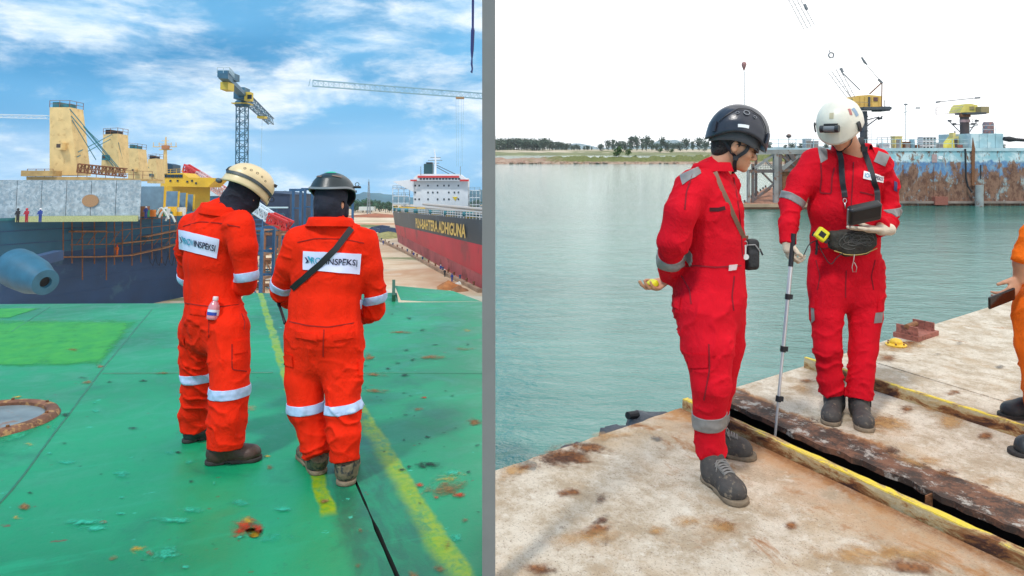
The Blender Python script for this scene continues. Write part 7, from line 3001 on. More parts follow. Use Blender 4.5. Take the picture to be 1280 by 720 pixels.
# ================================================= person with the white helmet and the measuring pole
def person_pole():
    Y = 4.05
    p = Person(RIGHT, 'person in crimson coveralls and white helmet with headlamp holding a measuring pole', WG(1060, 530))
    fwd = Vector((-0.10, -1, 0))
    fr = frame(fwd)
    A = lambda x, y, d=0.0: RIGHT.at(x, y, Y + d)
    torso = [(A(1057, 362, 0.02), 0.205, 0.135), (A(1057, 335, 0.02), 0.215, 0.145), (A(1056, 300), 0.195, 0.135), (A(1055, 262, -0.01), 0.205, 0.145),
             (A(1055, 225), 0.205, 0.140), (A(1057, 207, 0.02), 0.170, 0.100), (A(1062, 197, 0.03), 0.090, 0.070)]
    armR = p.chain([(1022, 205, 4.06, 23), (1004, 225, 4.05, 19), (989, 252, 4.03, 15.5), (985, 282, 3.97, 12.5), (985, 307, 3.93, 11.5)])
    armL = p.chain([(1093, 205, 4.06, 23), (1106, 230, 4.07, 17.5), (1110, 262, 4.06, 15), (1108, 280, 3.97, 14), (1095, 283, 3.84, 16)])
    legR = p.chain([(1035, 358, 4.06, 26), (1033, 395, 4.03, 21), (1034.5, 435, 4.0, 18), (1038, 470, 4.02, 16.5), (1039, 493, 4.03, 16.5)])
    legL = p.chain([(1080, 358, 4.06, 26), (1081.5, 395, 4.03, 21), (1079.5, 435, 4.0, 18.5), (1076, 470, 3.98, 17.5), (1074, 499, 3.97, 18)])
    p.coverall(M_red_r, torso, fr, [armR, armL, legR, legL], seed=4, amp=0.0085)
    # head bowed towards the joint
    hf = Vector((-0.60, -0.66, -0.50))
    hfr = frame(hf)
    hc = A(1051, 159, -0.08)
    wR, wL = armR[-1][0], armL[-1][0] + Vector((0.03, 0, 0))
    gr = dict(wrist=wR + Vector((0.004, 0, 0.02)), d=(0.05, -0.12, -1), palm=(1, 0.1, 0), side=1, curl=[(0.9, 1.0, 0.6)] * 3 + [(1.0, 1.0, 0.6)], thumb=(0.5, 0.9))
    body(p, hfr, hc, A(1066, 193, 0.0), A(1059, 225, 0.0), A(1057, 340, 0.03),
         [[A(1020, 206), armR[2][0], armR[3][0], wR], [A(1095, 206), armL[2][0], armL[3][0], wL]], h=0.006)
    # stand collar, wide open at the front
    collar(p, A(1066, 191, 0.02), frame(Vector((-0.12, -1, 0))), 0.085, 0.085, 0.060, M_red_r, gap=0.95, lean=-0.2)
    # helmet
    hel_c = hc + hfr[2] * 0.032 + hfr[1] * 0.004

    def rim(a):
        return -0.030 - 0.012 * math.cos(2 * a) - 0.012 * math.cos(a)

    def cr(a, t):
        front = math.exp(-(a / 0.75) ** 2) + math.exp(-((2 * math.pi - a) / 0.75) ** 2)
        k = 0.10 * front * max(0, (t - 0.72) / 0.28) ** 1.3
        return k - 0.014 * (1 if 0.9 < (a % math.pi) < 2.2 and 0.35 < t < 0.8 else 0)
    M_hw = mat('white_helmet_shell', (0.74, 0.69, 0.57), 0.35, var=0.14, vscale=12, bump=0.06, bscale=60, col2=(0.60, 0.52, 0.38), thr=0.66)
    ho, sf = helmet(p, hfr, hel_c, (0.125, 0.148, 0.140), rim, M_hw, crease=cr)
    M_lampk = mat('headlamp_black', (0.025, 0.027, 0.03), 0.35)
    # headlamp on the brow
    base = sf(0.0, 0.66, 0.010)
    nrm = (sf(0, 0.66, 0.03) - sf(0, 0.66, 0)).normalized()
    x = hfr[0]
    yv = nrm.cross(x)
    Mx = Matrix((x, yv, nrm)).transposed()
    b = MB()
    b.box(base, (0.072, 0.050, 0.018), Mx)
    lamp = p.t.part('headlamp', b, M_lampk, parent=ho)
    b = MB()
    b.tube([base + nrm * 0.026 - x * 0.04, base + nrm * 0.026 + x * 0.04], 0.017, 14)
    p.t.part('lamp_body', b, mat('headlamp_grey', (0.16, 0.17, 0.18), 0.3), parent=lamp, auto=40)
    for s_ in (-1, 1):
        b = MB()
        b.tube([base + nrm * 0.026 + x * s_ * 0.030, base + nrm * 0.026 + x * s_ * 0.050], 0.021, 14)
        p.t.part('lamp_cap', b, M_lampk, parent=lamp, auto=40)
    # side clips, coloured stickers, rear strap
    for s_ in (1.15, -1.15):
        p.t.part('clip', helmet_strip(sf, [(s_, 0.78), (s_ * 1.02, 0.97)], 0.022, 0.008), M_lampk, parent=ho)
    p.t.part('sticker', helmet_strip(sf, [(1.12 * -1, 0.40), (-1.0, 0.55)], 0.016, 0.001, off=0.0012), mat('red_sticker', (0.45, 0.16, 0.14), 0.5), parent=ho, label='small red sticker')
    p.t.part('sticker', helmet_strip(sf, [(-1.35, 0.46), (-1.30, 0.68)], 0.026, 0.001, off=0.0012), mat('blue_sticker', (0.25, 0.34, 0.45), 0.5), parent=ho, label='small blue sticker')
    p.t.part('sticker', helmet_strip(sf, [(0.02, 0.34), (0.0, 0.47)], 0.022, 0.001, off=0.0012), mat('cream_sticker', (0.55, 0.47, 0.30), 0.5), parent=ho, label='faded cream mark')
    # chin strap
    P = lambda a, b_, d: hc + hfr[0] * a + hfr[1] * b_ + hfr[2] * d
    for s_ in (-1, 1):
        wrap_strap(p, [P(s_ * 0.085, 0.03, 0.03), P(s_ * 0.075, 0.03, -0.04), P(s_ * 0.05, 0.05, -0.105), P(0, 0.07, -0.125)], 0.016, 0.003, M_black, 'chin_strap')
        wrap_strap(p, [P(s_ * 0.08, -0.05, 0.02), P(s_ * 0.075, 0.0, -0.04), P(s_ * 0.068, 0.028, -0.055)], 0.014, 0.003, M_black, 'chin_strap')
    # reflective trim
    p.band(armR[1][0], armR[2][0], 0.80, 1.08, M_band_r, reach=0.11)
    p.band(armL[1][0], armL[2][0], 0.95, 1.25, M_band_r, reach=0.11)
    p.decal([(1021, 181), (1033, 178), (1034, 199), (1026, 204)], M_band_r, 'reflective_band')
    p.decal([(1098, 189), (1112, 194), (1106, 208), (1092, 202)], M_band_r, 'reflective_band')
    p.decal([(1094, 391), (1103, 390), (1102, 403), (1092, 404)], M_band_r, 'reflective_band', n=(4, 4))
    p.decal([(1014, 384), (1018, 384), (1019, 400), (1015, 404)], M_band_r, 'reflective_band', n=(3, 4))
    # name tape with print
    tape = p.decal([(1079, 214), (1104, 220), (1103, 229), (1078, 223)], M_patch_r, 'name_tape', off=0.006)
    p.text('ROV', [(1080, 216.5), (1087, 218.2), (1086.5, 223.2), (1079.5, 221.7)], M_teal, off=0.009, parent=tape)
    p.text('INSPEKSI', [(1087.6, 218.2), (1102.4, 221.8), (1101.7, 226.9), (1087, 223.4)], M_ink, off=0.009, parent=tape)
    # flag on the sleeve
    p.decal([(1117, 226), (1121, 228), (1121, 240), (1117, 238)], mat('navy_patch', (0.05, 0.05, 0.16), 0.7), 'sleeve_badge', n=(3, 4))
    # placket, zips and pockets
    M_dkred = mat('dark_red_stitch', (0.22, 0.004, 0.012), 0.9)
    seam(p, [(1067, 203), (1066, 225), (1064, 255), (1062, 285)], M_dkred, 'placket_edge')
    seam(p, [(1026, 204), (1027, 222), (1025, 241), (1039, 242), (1040, 222), (1043, 210)], M_dkred, 'zip', 0.008)
    seam(p, [(1092, 244), (1075, 240)], M_dkred, 'pocket_edge', 0.008)
    seam(p, [(1019, 312), (1040, 309), (1062, 308), (1094, 304)], M_dkred, 'waist_seam')
    seam(p, [(1058, 338), (1057, 356), (1057, 372)], M_dkred, 'fly_seam')
    seam(p, [(1020, 325), (1025, 345), (1022, 362)], M_dkred, 'pocket_edge')
    seam(p, [(1094, 325), (1089, 345), (1092, 362)], M_dkred, 'pocket_edge')
    flap(p, [(1013, 372), (1020, 373), (1020, 386), (1013, 384)], M_red_r)
    flap(p, [(1097, 376), (1104, 374), (1104, 388), (1096, 390)], M_red_r)
    # gloves
    lo = np.array(wR) - 0.16
    hi = np.array(wR) + 0.16
    lo[2] -= 0.08

    def gl(S):
        S.ecap(wR + Vector((0, 0, 0.03)), wR + Vector((0, -.005, -0.02)), 0.034, 0.031, 0.01)
        hand_sdf(S, fat=1.18, scale=1.02, **gr)
    sdf_part(p, 'glove', gl, lo, hi, 0.0042, M_glove, disp=0.002)
    wl = armL[-1][0] + Vector((0.016, -0.02, -0.018))
    g2 = dict(wrist=wl, d=(-1, -0.10, 0.06), palm=(0.02, 0.10, 1), side=1, curl=[(0.03, 0.06, 0.05)] * 4, thumb=(0.4, 0.2), spread=0.0)

    def gl2(S):
        S.ecap(wl + Vector((0.06, 0.02, 0)), wl + Vector((0, 0, 0)), 0.034, 0.031, 0.01)
        hand_sdf(S, fat=1.25, scale=1.05, **g2)
    sdf_part(p, 'glove', gl2, np.array(wl) - 0.26, np.array(wl) + 0.14, 0.0042, M_glove, disp=0.002)
    boot(p, WG(1045, 511), WG(1037, 533), A(1040, 487, -0.01), M_boot_g, M_sole_m, 0.054, 0.12, pull=True, r_sh=0.056)
    boot(p, WG(1072, 517), WG(1082, 541), A(1073, 492, -0.08), M_boot_g, M_sole_m, 0.054, 0.12, pull=True, r_sh=0.056)
    # ---- things carried
    # measuring pole
    top, bot = W(992, 292, 3.90), WG(967, 543)
    bot.z = -0.10
    q = lambda t: top.lerp(bot, t)
    t = Thing('measuring_pole', 'telescopic silver measuring pole with black clamps standing in the joint', 'pole', bot)
    b = MB()
    b.tube([q(0.0), q(0.155)], 0.0135, 12)
    t.part('grip', b, M_black, auto=50)
    M_alu = mat('aluminium', (0.62, 0.62, 0.62), 0.35, metal=0.6, var=0.05)
    for (a, c, r_) in ((0.155, 0.30, 0.0115), (0.30, 0.54, 0.0098), (0.54, 0.765, 0.0082), (0.765, 1.0, 0.0068)):
        b = MB()
        b.tube([q(a), q(c)], r_, 12)
        t.part('tube_section', b, M_alu, auto=50)
    for a in (0.295, 0.535, 0.76):
        b = MB()
        b.tube([q(a - 0.012), q(a + 0.014)], 0.0155, 10)
        b.bar(q(a - 0.01) + Vector((0.016, 0, 0)), q(a + 0.012) + Vector((0.016, 0, 0)), 0.014, 0.02)
        t.part('clamp', b, M_black, auto=50)
    # neck strap and black instrument in the left hand
    dv = A(1080, 266, -0.27)
    t = Thing('handheld_display', 'black handheld instrument on a neck strap held above the gloved hand', 'instrument', dv)
    ax = Vector((0.97, -0.05, 0.22)).normalized()
    az = Vector((0, -0.5, 0.86)).normalized()
    ay = az.cross(ax).normalized()
    az = ax.cross(ay)
    Mx = Matrix((ax, ay, az)).transposed()
    S = SDF(np.array(dv) - 0.16, np.array(dv) + 0.16, 0.004)
    S.box(dv, (0.090, 0.028, 0.058), [tuple(ax), tuple(ay), tuple(az)], 0.018)
    P_, Q_ = S.polys()
    t.part('case', np_mesh('case', P_, Q_), mat('black_plastic', (0.018, 0.018, 0.02), 0.4, bump=0.08, bscale=200))
    b = MB()
    b.box(dv - ay * 0.0285 + az * 0.012, (0.15, 0.002, 0.07), Mx)
    t.part('face_plate', b, mat('matt_black', (0.012, 0.012, 0.013), 0.6))
    b = MB()
    b.tube([dv - ax * 0.088 - az * 0.06, dv - ax * 0.088 + az * 0.05], 0.006, 8)
    t.part('antenna', b, mat('grey_plastic', (0.3, 0.3, 0.3), 0.5))
    # strap from the left and right over the shoulders, around the neck
    pts = [A(1077, 172, 0.06), A(1078, 180, -0.03), A(1081, 191, -0.09), A(1088, 215, -0.185), A(1093, 235, -0.205), A(1096, 250, -0.23), A(1099, 260, -0.26)]
    stp = lambda pts: t.part('strap', strap_mesh(pts, 0.030, 0.003, RIGHT.eye), M_black, auto=50)

    def smooth_pts(pts, n=6):
        o = []
        for i in range(len(pts) - 1):
            a, b2, c, d = pts[max(0, i - 1)], pts[i], pts[i + 1], pts[min(len(pts) - 1, i + 2)]
            for k in range(n):
                x_ = k / n
                o.append(0.5 * ((2 * b2) + (c - a) * x_ + (2 * a - 5 * b2 + 4 * c - d) * x_ ** 2 + (3 * b2 - a - 3 * c + d) * x_ ** 3))
        return o + [pts[-1]]

    def on(x, y, o=0.012):
        return p.cast(x, y, o)
    pr = [A(1076, 172, 0.03), A(1078, 182, -0.05)] + [on(1082, 196), on(1086, 210), on(1090, 226), on(1094, 240)] + [A(1097, 254, -0.24)]
    pl = [A(1047, 178, 0.0), A(1049, 190, -0.07)] + [on(1051, 200), on(1052, 214), on(1053, 228), on(1055, 240)] + [A(1056, 247, -0.2)]
    stp(smooth_pts([v for v in pr if v is not None]))
    stp(smooth_pts([v for v in pl if v is not None]))
    b = MB()
    b.box(pr[1] + Vector((0.004, -0.012, -0.02)), (0.036, 0.012, 0.03))
    t.part('buckle', b, M_black)
    for px_, py_, dd in ((1056, 251, -0.22), (1098, 259, -0.25)):
        c = A(px_, py_, dd)
        b = MB()
        ring_ = [c + Vector((0.010 * math.cos(a), 0, 0.013 * math.sin(a))) for a in np.linspace(0, 2 * math.pi, 13)]
        b.tube(ring_, 0.0022, 6)
        b.tube([c + Vector((0, 0, -0.012)), c + Vector((0.004, 0, -0.045))], 0.0035, 6)
        t.part('clip', b, M_steel, smooth=True)
    # waist pouch with cords and the yellow tape measure
    M_pouch = mat('olive_black_pouch', (0.035, 0.033, 0.026), 0.8, var=0.4, vscale=25, bump=0.5, bscale=60)
    pc_ = A(1065, 300, -0.165)
    t2 = Thing('waist_pouch', 'black waist pouch with tangled cords worn over the crimson coverall', 'pouch', pc_)
    S = SDF(np.array(pc_) - 0.22, np.array(pc_) + 0.22, 0.0055)
    fx = Vector((0.99, -0.05, 0.06)).normalized()
    fy = Vector((0.05, 1, 0)).normalized()
    fz = fx.cross(fy)
    S.box(pc_ + fz * 0.004, (0.132, 0.042, 0.055), [tuple(fx), tuple(fy), tuple(fz)], 0.03, 0.02)
    S.box(pc_ - fz * 0.055 + fx * 0.01, (0.085, 0.036, 0.035), [tuple(fx), tuple(fy), tuple(fz)], 0.03, 0.03)
    P_, Q_ = S.polys()
    P_ = P_ + vnormals(P_, Q_) * (fbm(P_ * 22, 3, 3) * 0.006)[:, None]
    t2.part('bag', np_mesh('bag', P_, Q_), M_pouch)
    b = MB()
    pth = [pc_ + fx * a + fz * (-0.046 - 0.03 * (1 - (a / 0.125) ** 2) - (0.004 if abs(a) < .08 else 0)) - fy * 0.036 for a in np.linspace(-0.118, 0.120, 14)]
    b.tube(pth, 0.0028, 6)
    t2.part('piping', b, mat('brass_piping', (0.45, 0.33, 0.10), 0.5), smooth=True)
    rr = random.Random(5)
    b = MB()
    for k in range(13):
        cx, cz = rr.uniform(-0.06, 0.07), rr.uniform(-0.02, 0.03)
        rx, rz_ = rr.uniform(0.025, 0.055), rr.uniform(0.012, 0.035)
        b.tube([pc_ + fx * (cx + rx * math.cos(a)) + fz * (cz + rz_ * math.sin(a) - 0.01 * k / 13) - fy * (0.043 + 0.004 * rr.random()) for a in np.linspace(0, 2 * math.pi * rr.uniform(.7, 1), 16)], 0.0017, 5)
    t2.part('cord', b, mat('grey_cord', (0.10, 0.10, 0.09), 0.7), smooth=True, kind='stuff')
    b = MB()
    lp = [A(1068, 318, -0.21), A(1067, 326, -0.2), A(1065, 334, -0.19), A(1066, 340, -.185), A(1070, 340, -.185), A(1071, 334, -.19), A(1068, 328, -.2)]
    b.tube(lp, 0.002, 6)
    t2.part('cord_loop', b, mat('white_cord', (0.5, 0.45, 0.42), 0.7), smooth=True)
    b = MB()
    b.tube(smooth_pts([A(1022, 300, -0.13), A(1012, 305, -0.16), A(1006, 316, -0.17), A(1003, 322, -.17), A(998, 317, -0.16), A(996, 309, -.14)]), 0.0028, 6)
    b.tube(smooth_pts([A(1022, 303, -0.14), A(1028, 316, -0.17), A(1038, 330, -0.18), A(1046, 322, -.19), A(1054, 316, -.2)]), 0.0025, 6)
    t2.part('cable', b, M_black, smooth=True, kind='stuff')
    b = MB()
    bl = [A(1016, 292, -0.06), A(1030, 297, -0.13), A(1050, 300, -.15), A(1080, 297, -.16), A(1097, 290, -.1)]
    t2.part('belt', strap_mesh(smooth_pts(bl), 0.028, 0.004, RIGHT.eye), M_black, auto=50)
    tm = A(1027, 293, -0.175)
    t3 = Thing('tape_measure', 'yellow tape measure clipped beside the black waist pouch', 'tape measure', tm)
    fr3 = frame(Vector((0.15, -1, 0)), (-0.45, 0, 1))
    S = SDF(np.array(tm) - 0.09, np.array(tm) + 0.09, 0.003)
    S.box(tm, (0.033, 0.018, 0.034), [tuple(v) for v in (Vector((0.8, 0, -0.6)), Vector((0, -1, 0)), Vector((0.6, 0, 0.8)))], 0.010)
    S.ell(tm + Vector((0.008, 0.0, -0.014)), (0.026, 0.018, 0.030), [(1, 0, 0), (0, 1, 0), (0, 0, 1)], 0.01)
    P_, Q_ = S.polys()
    t3.part('case', np_mesh('case', P_, Q_), mat('yellow_plastic', (0.75, 0.68, 0.02), 0.35))
    b = MB()
    M2 = Matrix((Vector((0.8, 0, -0.6)), Vector((0, -1, 0)), Vector((0.6, 0, 0.8)))).transposed()
    b.box(tm + Vector((-0.004, -0.019, 0.002)), (0.036, 0.003, 0.030), M2)
    t3.part('label_panel', b, M_black)
    b = MB()
    b.box(tm + Vector((0.022, -0.010, -0.034)), (0.018, 0.014, 0.03), M2)
    t3.part('blade_hook', b, M_black)
    b = MB()
    b.tube([A(1021, 300, -.15), A(1021, 312, -.15), A(1020, 318, -.14)], 0.006, 6)
    t3.part('clip_cord', b, M_black)


# ================================================= person in the dark helmet, hands behind the back
def person_dark():
    p = Person(RIGHT, 'person in crimson coveralls and dark helmet standing with hands behind the back', WG(900, 600))
    Y = 3.34
    A = lambda x, y, d=0.0: RIGHT.at(x, y, Y + d)
    fwd = Vector((0.94, -0.34, 0))
    fr = frame(fwd)
    torso = [(A(888, 392, 0.0), 0.165, 0.160), (A(887, 368), 0.175, 0.172), (A(889, 335), 0.165, 0.155), (A(889, 300), 0.175, 0.160),
             (A(888, 262), 0.190, 0.155), (A(884, 234), 0.175, 0.115), (A(888, 219), 0.095, 0.085), (A(894, 212), 0.065, 0.065)]
    armR = p.chain([(866, 232, 3.21, 24), (851, 265, 3.15, 23), (842, 300, 3.16, 21), (838, 325, 3.27, 17.5), (837, 346, 3.42, 14.5)])
    armL = p.chain([(905, 232, 3.50, 20), (912, 265, 3.54, 18), (900, 305, 3.62, 17), (860, 335, 3.60, 14), (846, 345, 3.52, 12)])
    legR = p.chain([(881, 392, 3.26, 39), (884, 430, 3.22, 34), (889, 478, 3.19, 26), (887, 525, 3.24, 21.5), (889, 569, 3.26, 21)])
    legL = p.chain([(903, 392, 3.44, 31), (905, 430, 3.46, 27), (899, 478, 3.48, 22), (893, 520, 3.54, 18), (890, 552, 3.56, 17)])
    p.coverall(M_red_r, torso, fr, [armR, armL, legR, legL], seed=9, amp=0.0085)
    hf = Vector((0.92, -0.12, -0.24))
    hfr = frame(hf)
    hc = A(917, 182, -0.02)
    wr = armR[-1][0]
    hd = dict(wrist=wr + Vector((-0.008, 0, -0.012)), d=(-0.75, -0.25, -0.45), palm=(-0.45, -0.1, 0.88), side=1, curl=[(0.5, 0.6, 0.4), (0.55, 0.65, 0.4), (0.6, 0.7, 0.4), (0.65, 0.7, 0.4)], thumb=(0.5, 0.5))
    body(p, hfr, hc, A(899, 208), A(888, 250), A(888, 350), [[A(868, 236, -.1), armR[2][0], armR[3][0], wr], [A(903, 236, .14), armL[2][0], armL[3][0], armL[4][0]]], h=0.0048, hands=[hd])
    collar(p, A(895, 211, 0.0), frame(Vector((0.95, -0.32, 0.1)), (0.30, 0, 1)), 0.074, 0.080, 0.030, M_red_r, gap=0.85, flare=0.018)
    P = lambda a, b_, d: hc + hfr[0] * a + hfr[1] * b_ + hfr[2] * d
    # hair at the nape and temple
    fn = [tuple(v) for v in hfr]

    def hair(S):
        S.ell(P(0, -0.022, 0.015), (0.077, 0.090, 0.075), fn, 0.01)
        S.ell(P(0, -0.060, -0.030), (0.060, 0.042, 0.050), fn, 0.02)
        S.ell(P(0, 0.090, -0.05), (0.12, 0.085, 0.10), fn, 0.012, op='sub')
        S.ell(P(0, 0.01, -0.06), (0.12, 0.040, 0.055), fn, 0.012, op='sub')
    sdf_part(p, 'hair', hair, np.array(hc) - 0.17, np.array(hc) + 0.17, 0.005, M_hair, disp=0.004)
    hel = hc + hfr[2] * 0.042 + hfr[1] * 0.006
    M_hk = mat('dark_grey_helmet_shell', (0.028, 0.030, 0.042), 0.28, var=0.18, vscale=14, bump=0.05, bscale=80)

    def rim(a):
        return -0.010 - 0.030 * math.cos(2 * a) + 0.004 * math.cos(a)

    def cr(a, t):
        k = 0
        aa = min(a, 2 * math.pi - a)
        if 0.75 < aa < 2.5:
            k = 0.030 * max(0, min(1, (t - 0.42) / 0.04)) * max(0, min(1, (0.86 - t) / 0.04)) * max(0, min(1, (aa - 0.75) / 0.1, (2.5 - aa) / 0.1))
        return k
    ho, sf = helmet(p, hfr, hel, (0.130, 0.148, 0.163), rim, M_hk, crease=cr, power=2.15)
    M_hk2 = mat('black_helmet_trim', (0.012, 0.012, 0.016), 0.45)
    for sg in (1, -1):
        a_ = lambda x: math.pi / 2 + sg * (math.pi / 2 - x) if False else (x if sg > 0 else 2 * math.pi - x)
        # our side of the helmet (its right) is azimuth pi/2 .. measured through the right vector
        p.t.part('groove', helmet_line(sf, [(a_(0.75), 0.80), (a_(1.0), 0.55), (a_(1.5), 0.44), (a_(2.0), 0.48), (a_(2.45), 0.78)], 0.0022, off=0.004), M_hk2, parent=ho)
        for (az_, t_, r_) in ((1.28, 0.62, 0.0065), (1.62, 0.57, 0.0115), (1.95, 0.60, 0.0065)):
            pv_, nv_ = sf(a_(az_), t_, 0.004), (sf(a_(az_), t_, 0.02) - sf(a_(az_), t_, 0.0)).normalized()
            p.t.part('vent_ring', MB().lathe([(r_, 0.0), (r_ * 1.35, 0.0), (r_ * 1.35, 0.0016), (r_, 0.0016)], Matrix.Translation(pv_) @ nv_.to_track_quat('Z', 'Y').to_matrix().to_4x4(), 14, close=True), mat('pale_ring', (0.22, 0.22, 0.24), 0.4), parent=ho)
            p.t.part('vent', helmet_hole(sf, a_(az_), t_, r_), M_hk2, parent=ho)
        p.t.part('sticker', helmet_strip(sf, [(a_(1.45), 0.875), (a_(1.80), 0.885)], 0.016, 0.001, off=0.0015), mat('white_sticker', (0.75, 0.75, 0.75), 0.4), parent=ho, label='white sticker')
        p.t.part('clip', helmet_strip(sf, [(a_(0.62), 0.78), (a_(0.66), 0.95)], 0.020, 0.008), M_hk, parent=ho)
        p.t.part('clip', helmet_strip(sf, [(a_(2.6), 0.76), (a_(2.55), 0.92)], 0.022, 0.008), M_hk, parent=ho)
    b, _s = helmet_mesh(hfr, hc + hfr[2] * 0.02 + hfr[1] * 0.0, (0.095, 0.122, 0.120), lambda a: -0.012 - 0.012 * math.cos(2 * a), n=48, m=14)
    p.t.part('helmet_liner', b, mat('grey_foam', (0.10, 0.10, 0.11), 0.8), smooth=True)
    for s_ in (-1, 1):
        wrap_strap(p, [P(s_ * 0.085, 0.075, 0.030), P(s_ * 0.080, 0.045, -0.02), P(s_ * 0.078, 0.012, -0.062)], 0.017, 0.003, M_black, 'chin_strap', off=0.006)
        wrap_strap(p, [P(s_ * 0.080, -0.085, 0.020), P(s_ * 0.080, -0.035, -0.03), P(s_ * 0.078, 0.008, -0.062)], 0.016, 0.003, M_black, 'chin_strap', off=0.007)
        wrap_strap(p, [P(s_ * 0.078, 0.010, -0.058), P(s_ * 0.062, 0.015, -0.09), P(s_ * 0.035, 0.03, -0.118), P(0, 0.04, -0.130)], 0.018, 0.004, M_black, 'chin_strap', off=0.006)
    b = MB()
    b.box(P(0.080, 0.010, -0.060), (0.010, 0.024, 0.020), Matrix(hfr).transposed())
    p.t.part('strap_buckle', b, M_black)
    # dark glasses
    M_lens = mat('dark_lens', (0.008, 0.008, 0.012), 0.08, spec=0.8)
    for s_ in (-1, 1):
        b = MB()
        b.ball(P(s_ * 0.033, 0.101, 0.000), (0.025, 0.006, 0.019), 16, 8, Matrix(hfr).transposed())
        p.t.part('lens', b, M_lens, smooth=True)
        b = MB()
        b.tube([P(s_ * 0.058, 0.098, 0.008), P(s_ * 0.074, 0.070, 0.008), P(s_ * 0.080, 0.0, 0.006)], 0.0025, 6)
        p.t.part('spectacle_arm', b, M_black)
    b = MB()
    b.tube([P(-0.012, 0.106, 0.004), P(0, 0.110, 0.007), P(0.012, 0.106, 0.004)], 0.0025, 6)
    p.t.part('spectacle_bridge', b, M_black)
    # trim
    p.band(armR[2][0], armR[3][0], 0.66, 1.0, M_band_r, reach=0.10)
    p.band(legR[2][0], legR[3][0], 0.80, 1.14, M_band_r, reach=0.12, tilt=(0.10, 0.05, -1))
    p.band(legL[2][0], legL[3][0], 0.80, 1.10, M_band_r, reach=0.11)
    p.decal([(850, 219), (874, 208), (876, 217), (853, 231)], M_band_r, 'reflective_band')
    tape = p.decal([(910.5, 331), (921, 330), (919.5, 337), (910, 338.5)], mat('pink_tab', (0.62, 0.48, 0.48), 0.7), 'name_tape', off=0.006, label='small pinkish tab at the hip')
    M_dkred = mat('dark_red_stitch', (0.22, 0.004, 0.012), 0.9)
    seam(p, [(917, 222), (922, 250), (926, 285), (928, 320)], M_dkred, 'placket_edge')
    seam(p, [(887, 262), (898, 262), (906, 260)], mat('dark_pocket_zip', (0.05, 0.003, 0.006), 0.9), 'zip', 0.018)  # dark zip slit of the chest pocket
    seam(p, [(866, 218), (858, 240), (856, 262)], M_dkred, 'sleeve_seam')
    seam(p, [(848, 334), (870, 332), (895, 334), (926, 332)], M_dkred, 'waist_seam')
    seam(p, [(852, 345), (862, 362), (864, 380)], M_dkred, 'pocket_edge')
    seam(p, [(918, 345), (915, 370), (917, 388)], M_dkred, 'pocket_edge')
    flap(p, [(840, 368), (852, 372), (850, 388), (841, 383)], M_red_r)
    flap(p, [(858, 442), (885, 443), (885, 459), (858, 460)], M_red_r)
    seam(p, [(886, 430), (887, 462), (880, 500)], M_dkred, 'pocket_edge')
    boot(p, WG(884, 598), WG(926, 632), A(889, 556, -0.09), M_boot_g, M_sole_m, 0.060, 0.135, laces=True, r_sh=0.056)
    boot(p, WG(884, 566), WG(940, 573), A(892, 536, 0.22), M_boot_g, M_sole_m, 0.058, 0.13, laces=True, r_sh=0.054)
    for (x0, y0, d_) in ((889, 566, -0.085), (891, 548, 0.22)):
        b = MB()
        c = A(x0, y0, d_)
        b.tube([c + Vector((0, 0, 0.03)), c - Vector((0, 0, 0.035))], [0.058, 0.055], 20)
        p.t.part('sock', b, M_black, smooth=True)
    # small black camera bag on a brown shoulder strap
    c = A(938, 318, -0.03)
    t = Thing('shoulder_bag', 'small black pouch hanging at the waist on a brown shoulder strap', 'pouch', c)
    S = SDF(np.array(c) - 0.12, np.array(c) + 0.12, 0.004)
    f3 = frame(Vector((0.3, -0.95, 0)))
    S.box(c, (0.040, 0.030, 0.075), [tuple(v) for v in f3], 0.022, 0.01)
    S.box(c + Vector((0.0, -0.028, -0.02)), (0.030, 0.014, 0.042), [tuple(v) for v in f3], 0.012, 0.01)
    P_, Q_ = S.polys()
    t.part('bag', np_mesh('bag', P_, Q_), mat('black_nylon', (0.014, 0.015, 0.018), 0.7, bump=0.3, bscale=80))
    b = MB()
    b.tube([c + Vector((-0.03, -0.032, 0.05)), c + Vector((0.01, -0.037, 0.052)), c + Vector((0.035, -0.03, 0.02))], 0.003, 6)
    t.part('zip', b, mat('grey_plastic', (0.3, 0.3, 0.3), 0.5))
    b = MB()
    b.tube([c + Vector((0.038, -0.02, 0.03)), c + Vector((0.052, -0.022, -0.0))], 0.0045, 6)
    t.part('zip_pull', b, M_black)
    M_brn = mat('brown_strap', (0.22, 0.12, 0.075), 0.7, var=0.2)
    pts = []
    for (x_, y_) in [(893, 216), (897, 226), (902, 238), (909, 252), (916, 268), (923, 284), (928, 296)]:
        q = p.cast(x_, y_, 0.006)
        if q is not None:
            pts.append(q)
    pts.append(c + Vector((-0.02, -0.02, 0.085)))
    t.part('strap', strap_mesh(pts, 0.020, 0.003, RIGHT.eye), M_brn, auto=50)
    cc = A(932, 318, -0.10)
    t = Thing('key_tag', 'small silver key and clip hanging beside the black pouch', 'key', cc)
    b = MB()
    b.tube([cc + Vector((0.008 * math.cos(a), 0, 0.05 + 0.014 * math.sin(a))) for a in np.linspace(0, 6.2, 12)], 0.002, 6)
    t.part('ring', b, M_steel, smooth=True)
    b = MB()
    b.box(cc + Vector((0, 0, 0.02)), (0.007, 0.003, 0.05))
    b.lathe([(0.014, -0.002), (0.014, 0.002)], Matrix.Translation(cc + Vector((0.002, 0, -0.012))) @ Matrix.Rotation(R(90), 4, 'X'), 14)
    t.part('key', b, mat('pale_steel', (0.6, 0.6, 0.58), 0.4))
    # yellow object in the hand behind the back
    hcn = hd['wrist'] + Vector(hd['d']).normalized() * 0.085 + Vector(hd['palm']).normalized() * 0.028
    t = Thing('tape_measure', 'small yellow tape measure held in a bare hand behind the back', 'tape measure', hcn)
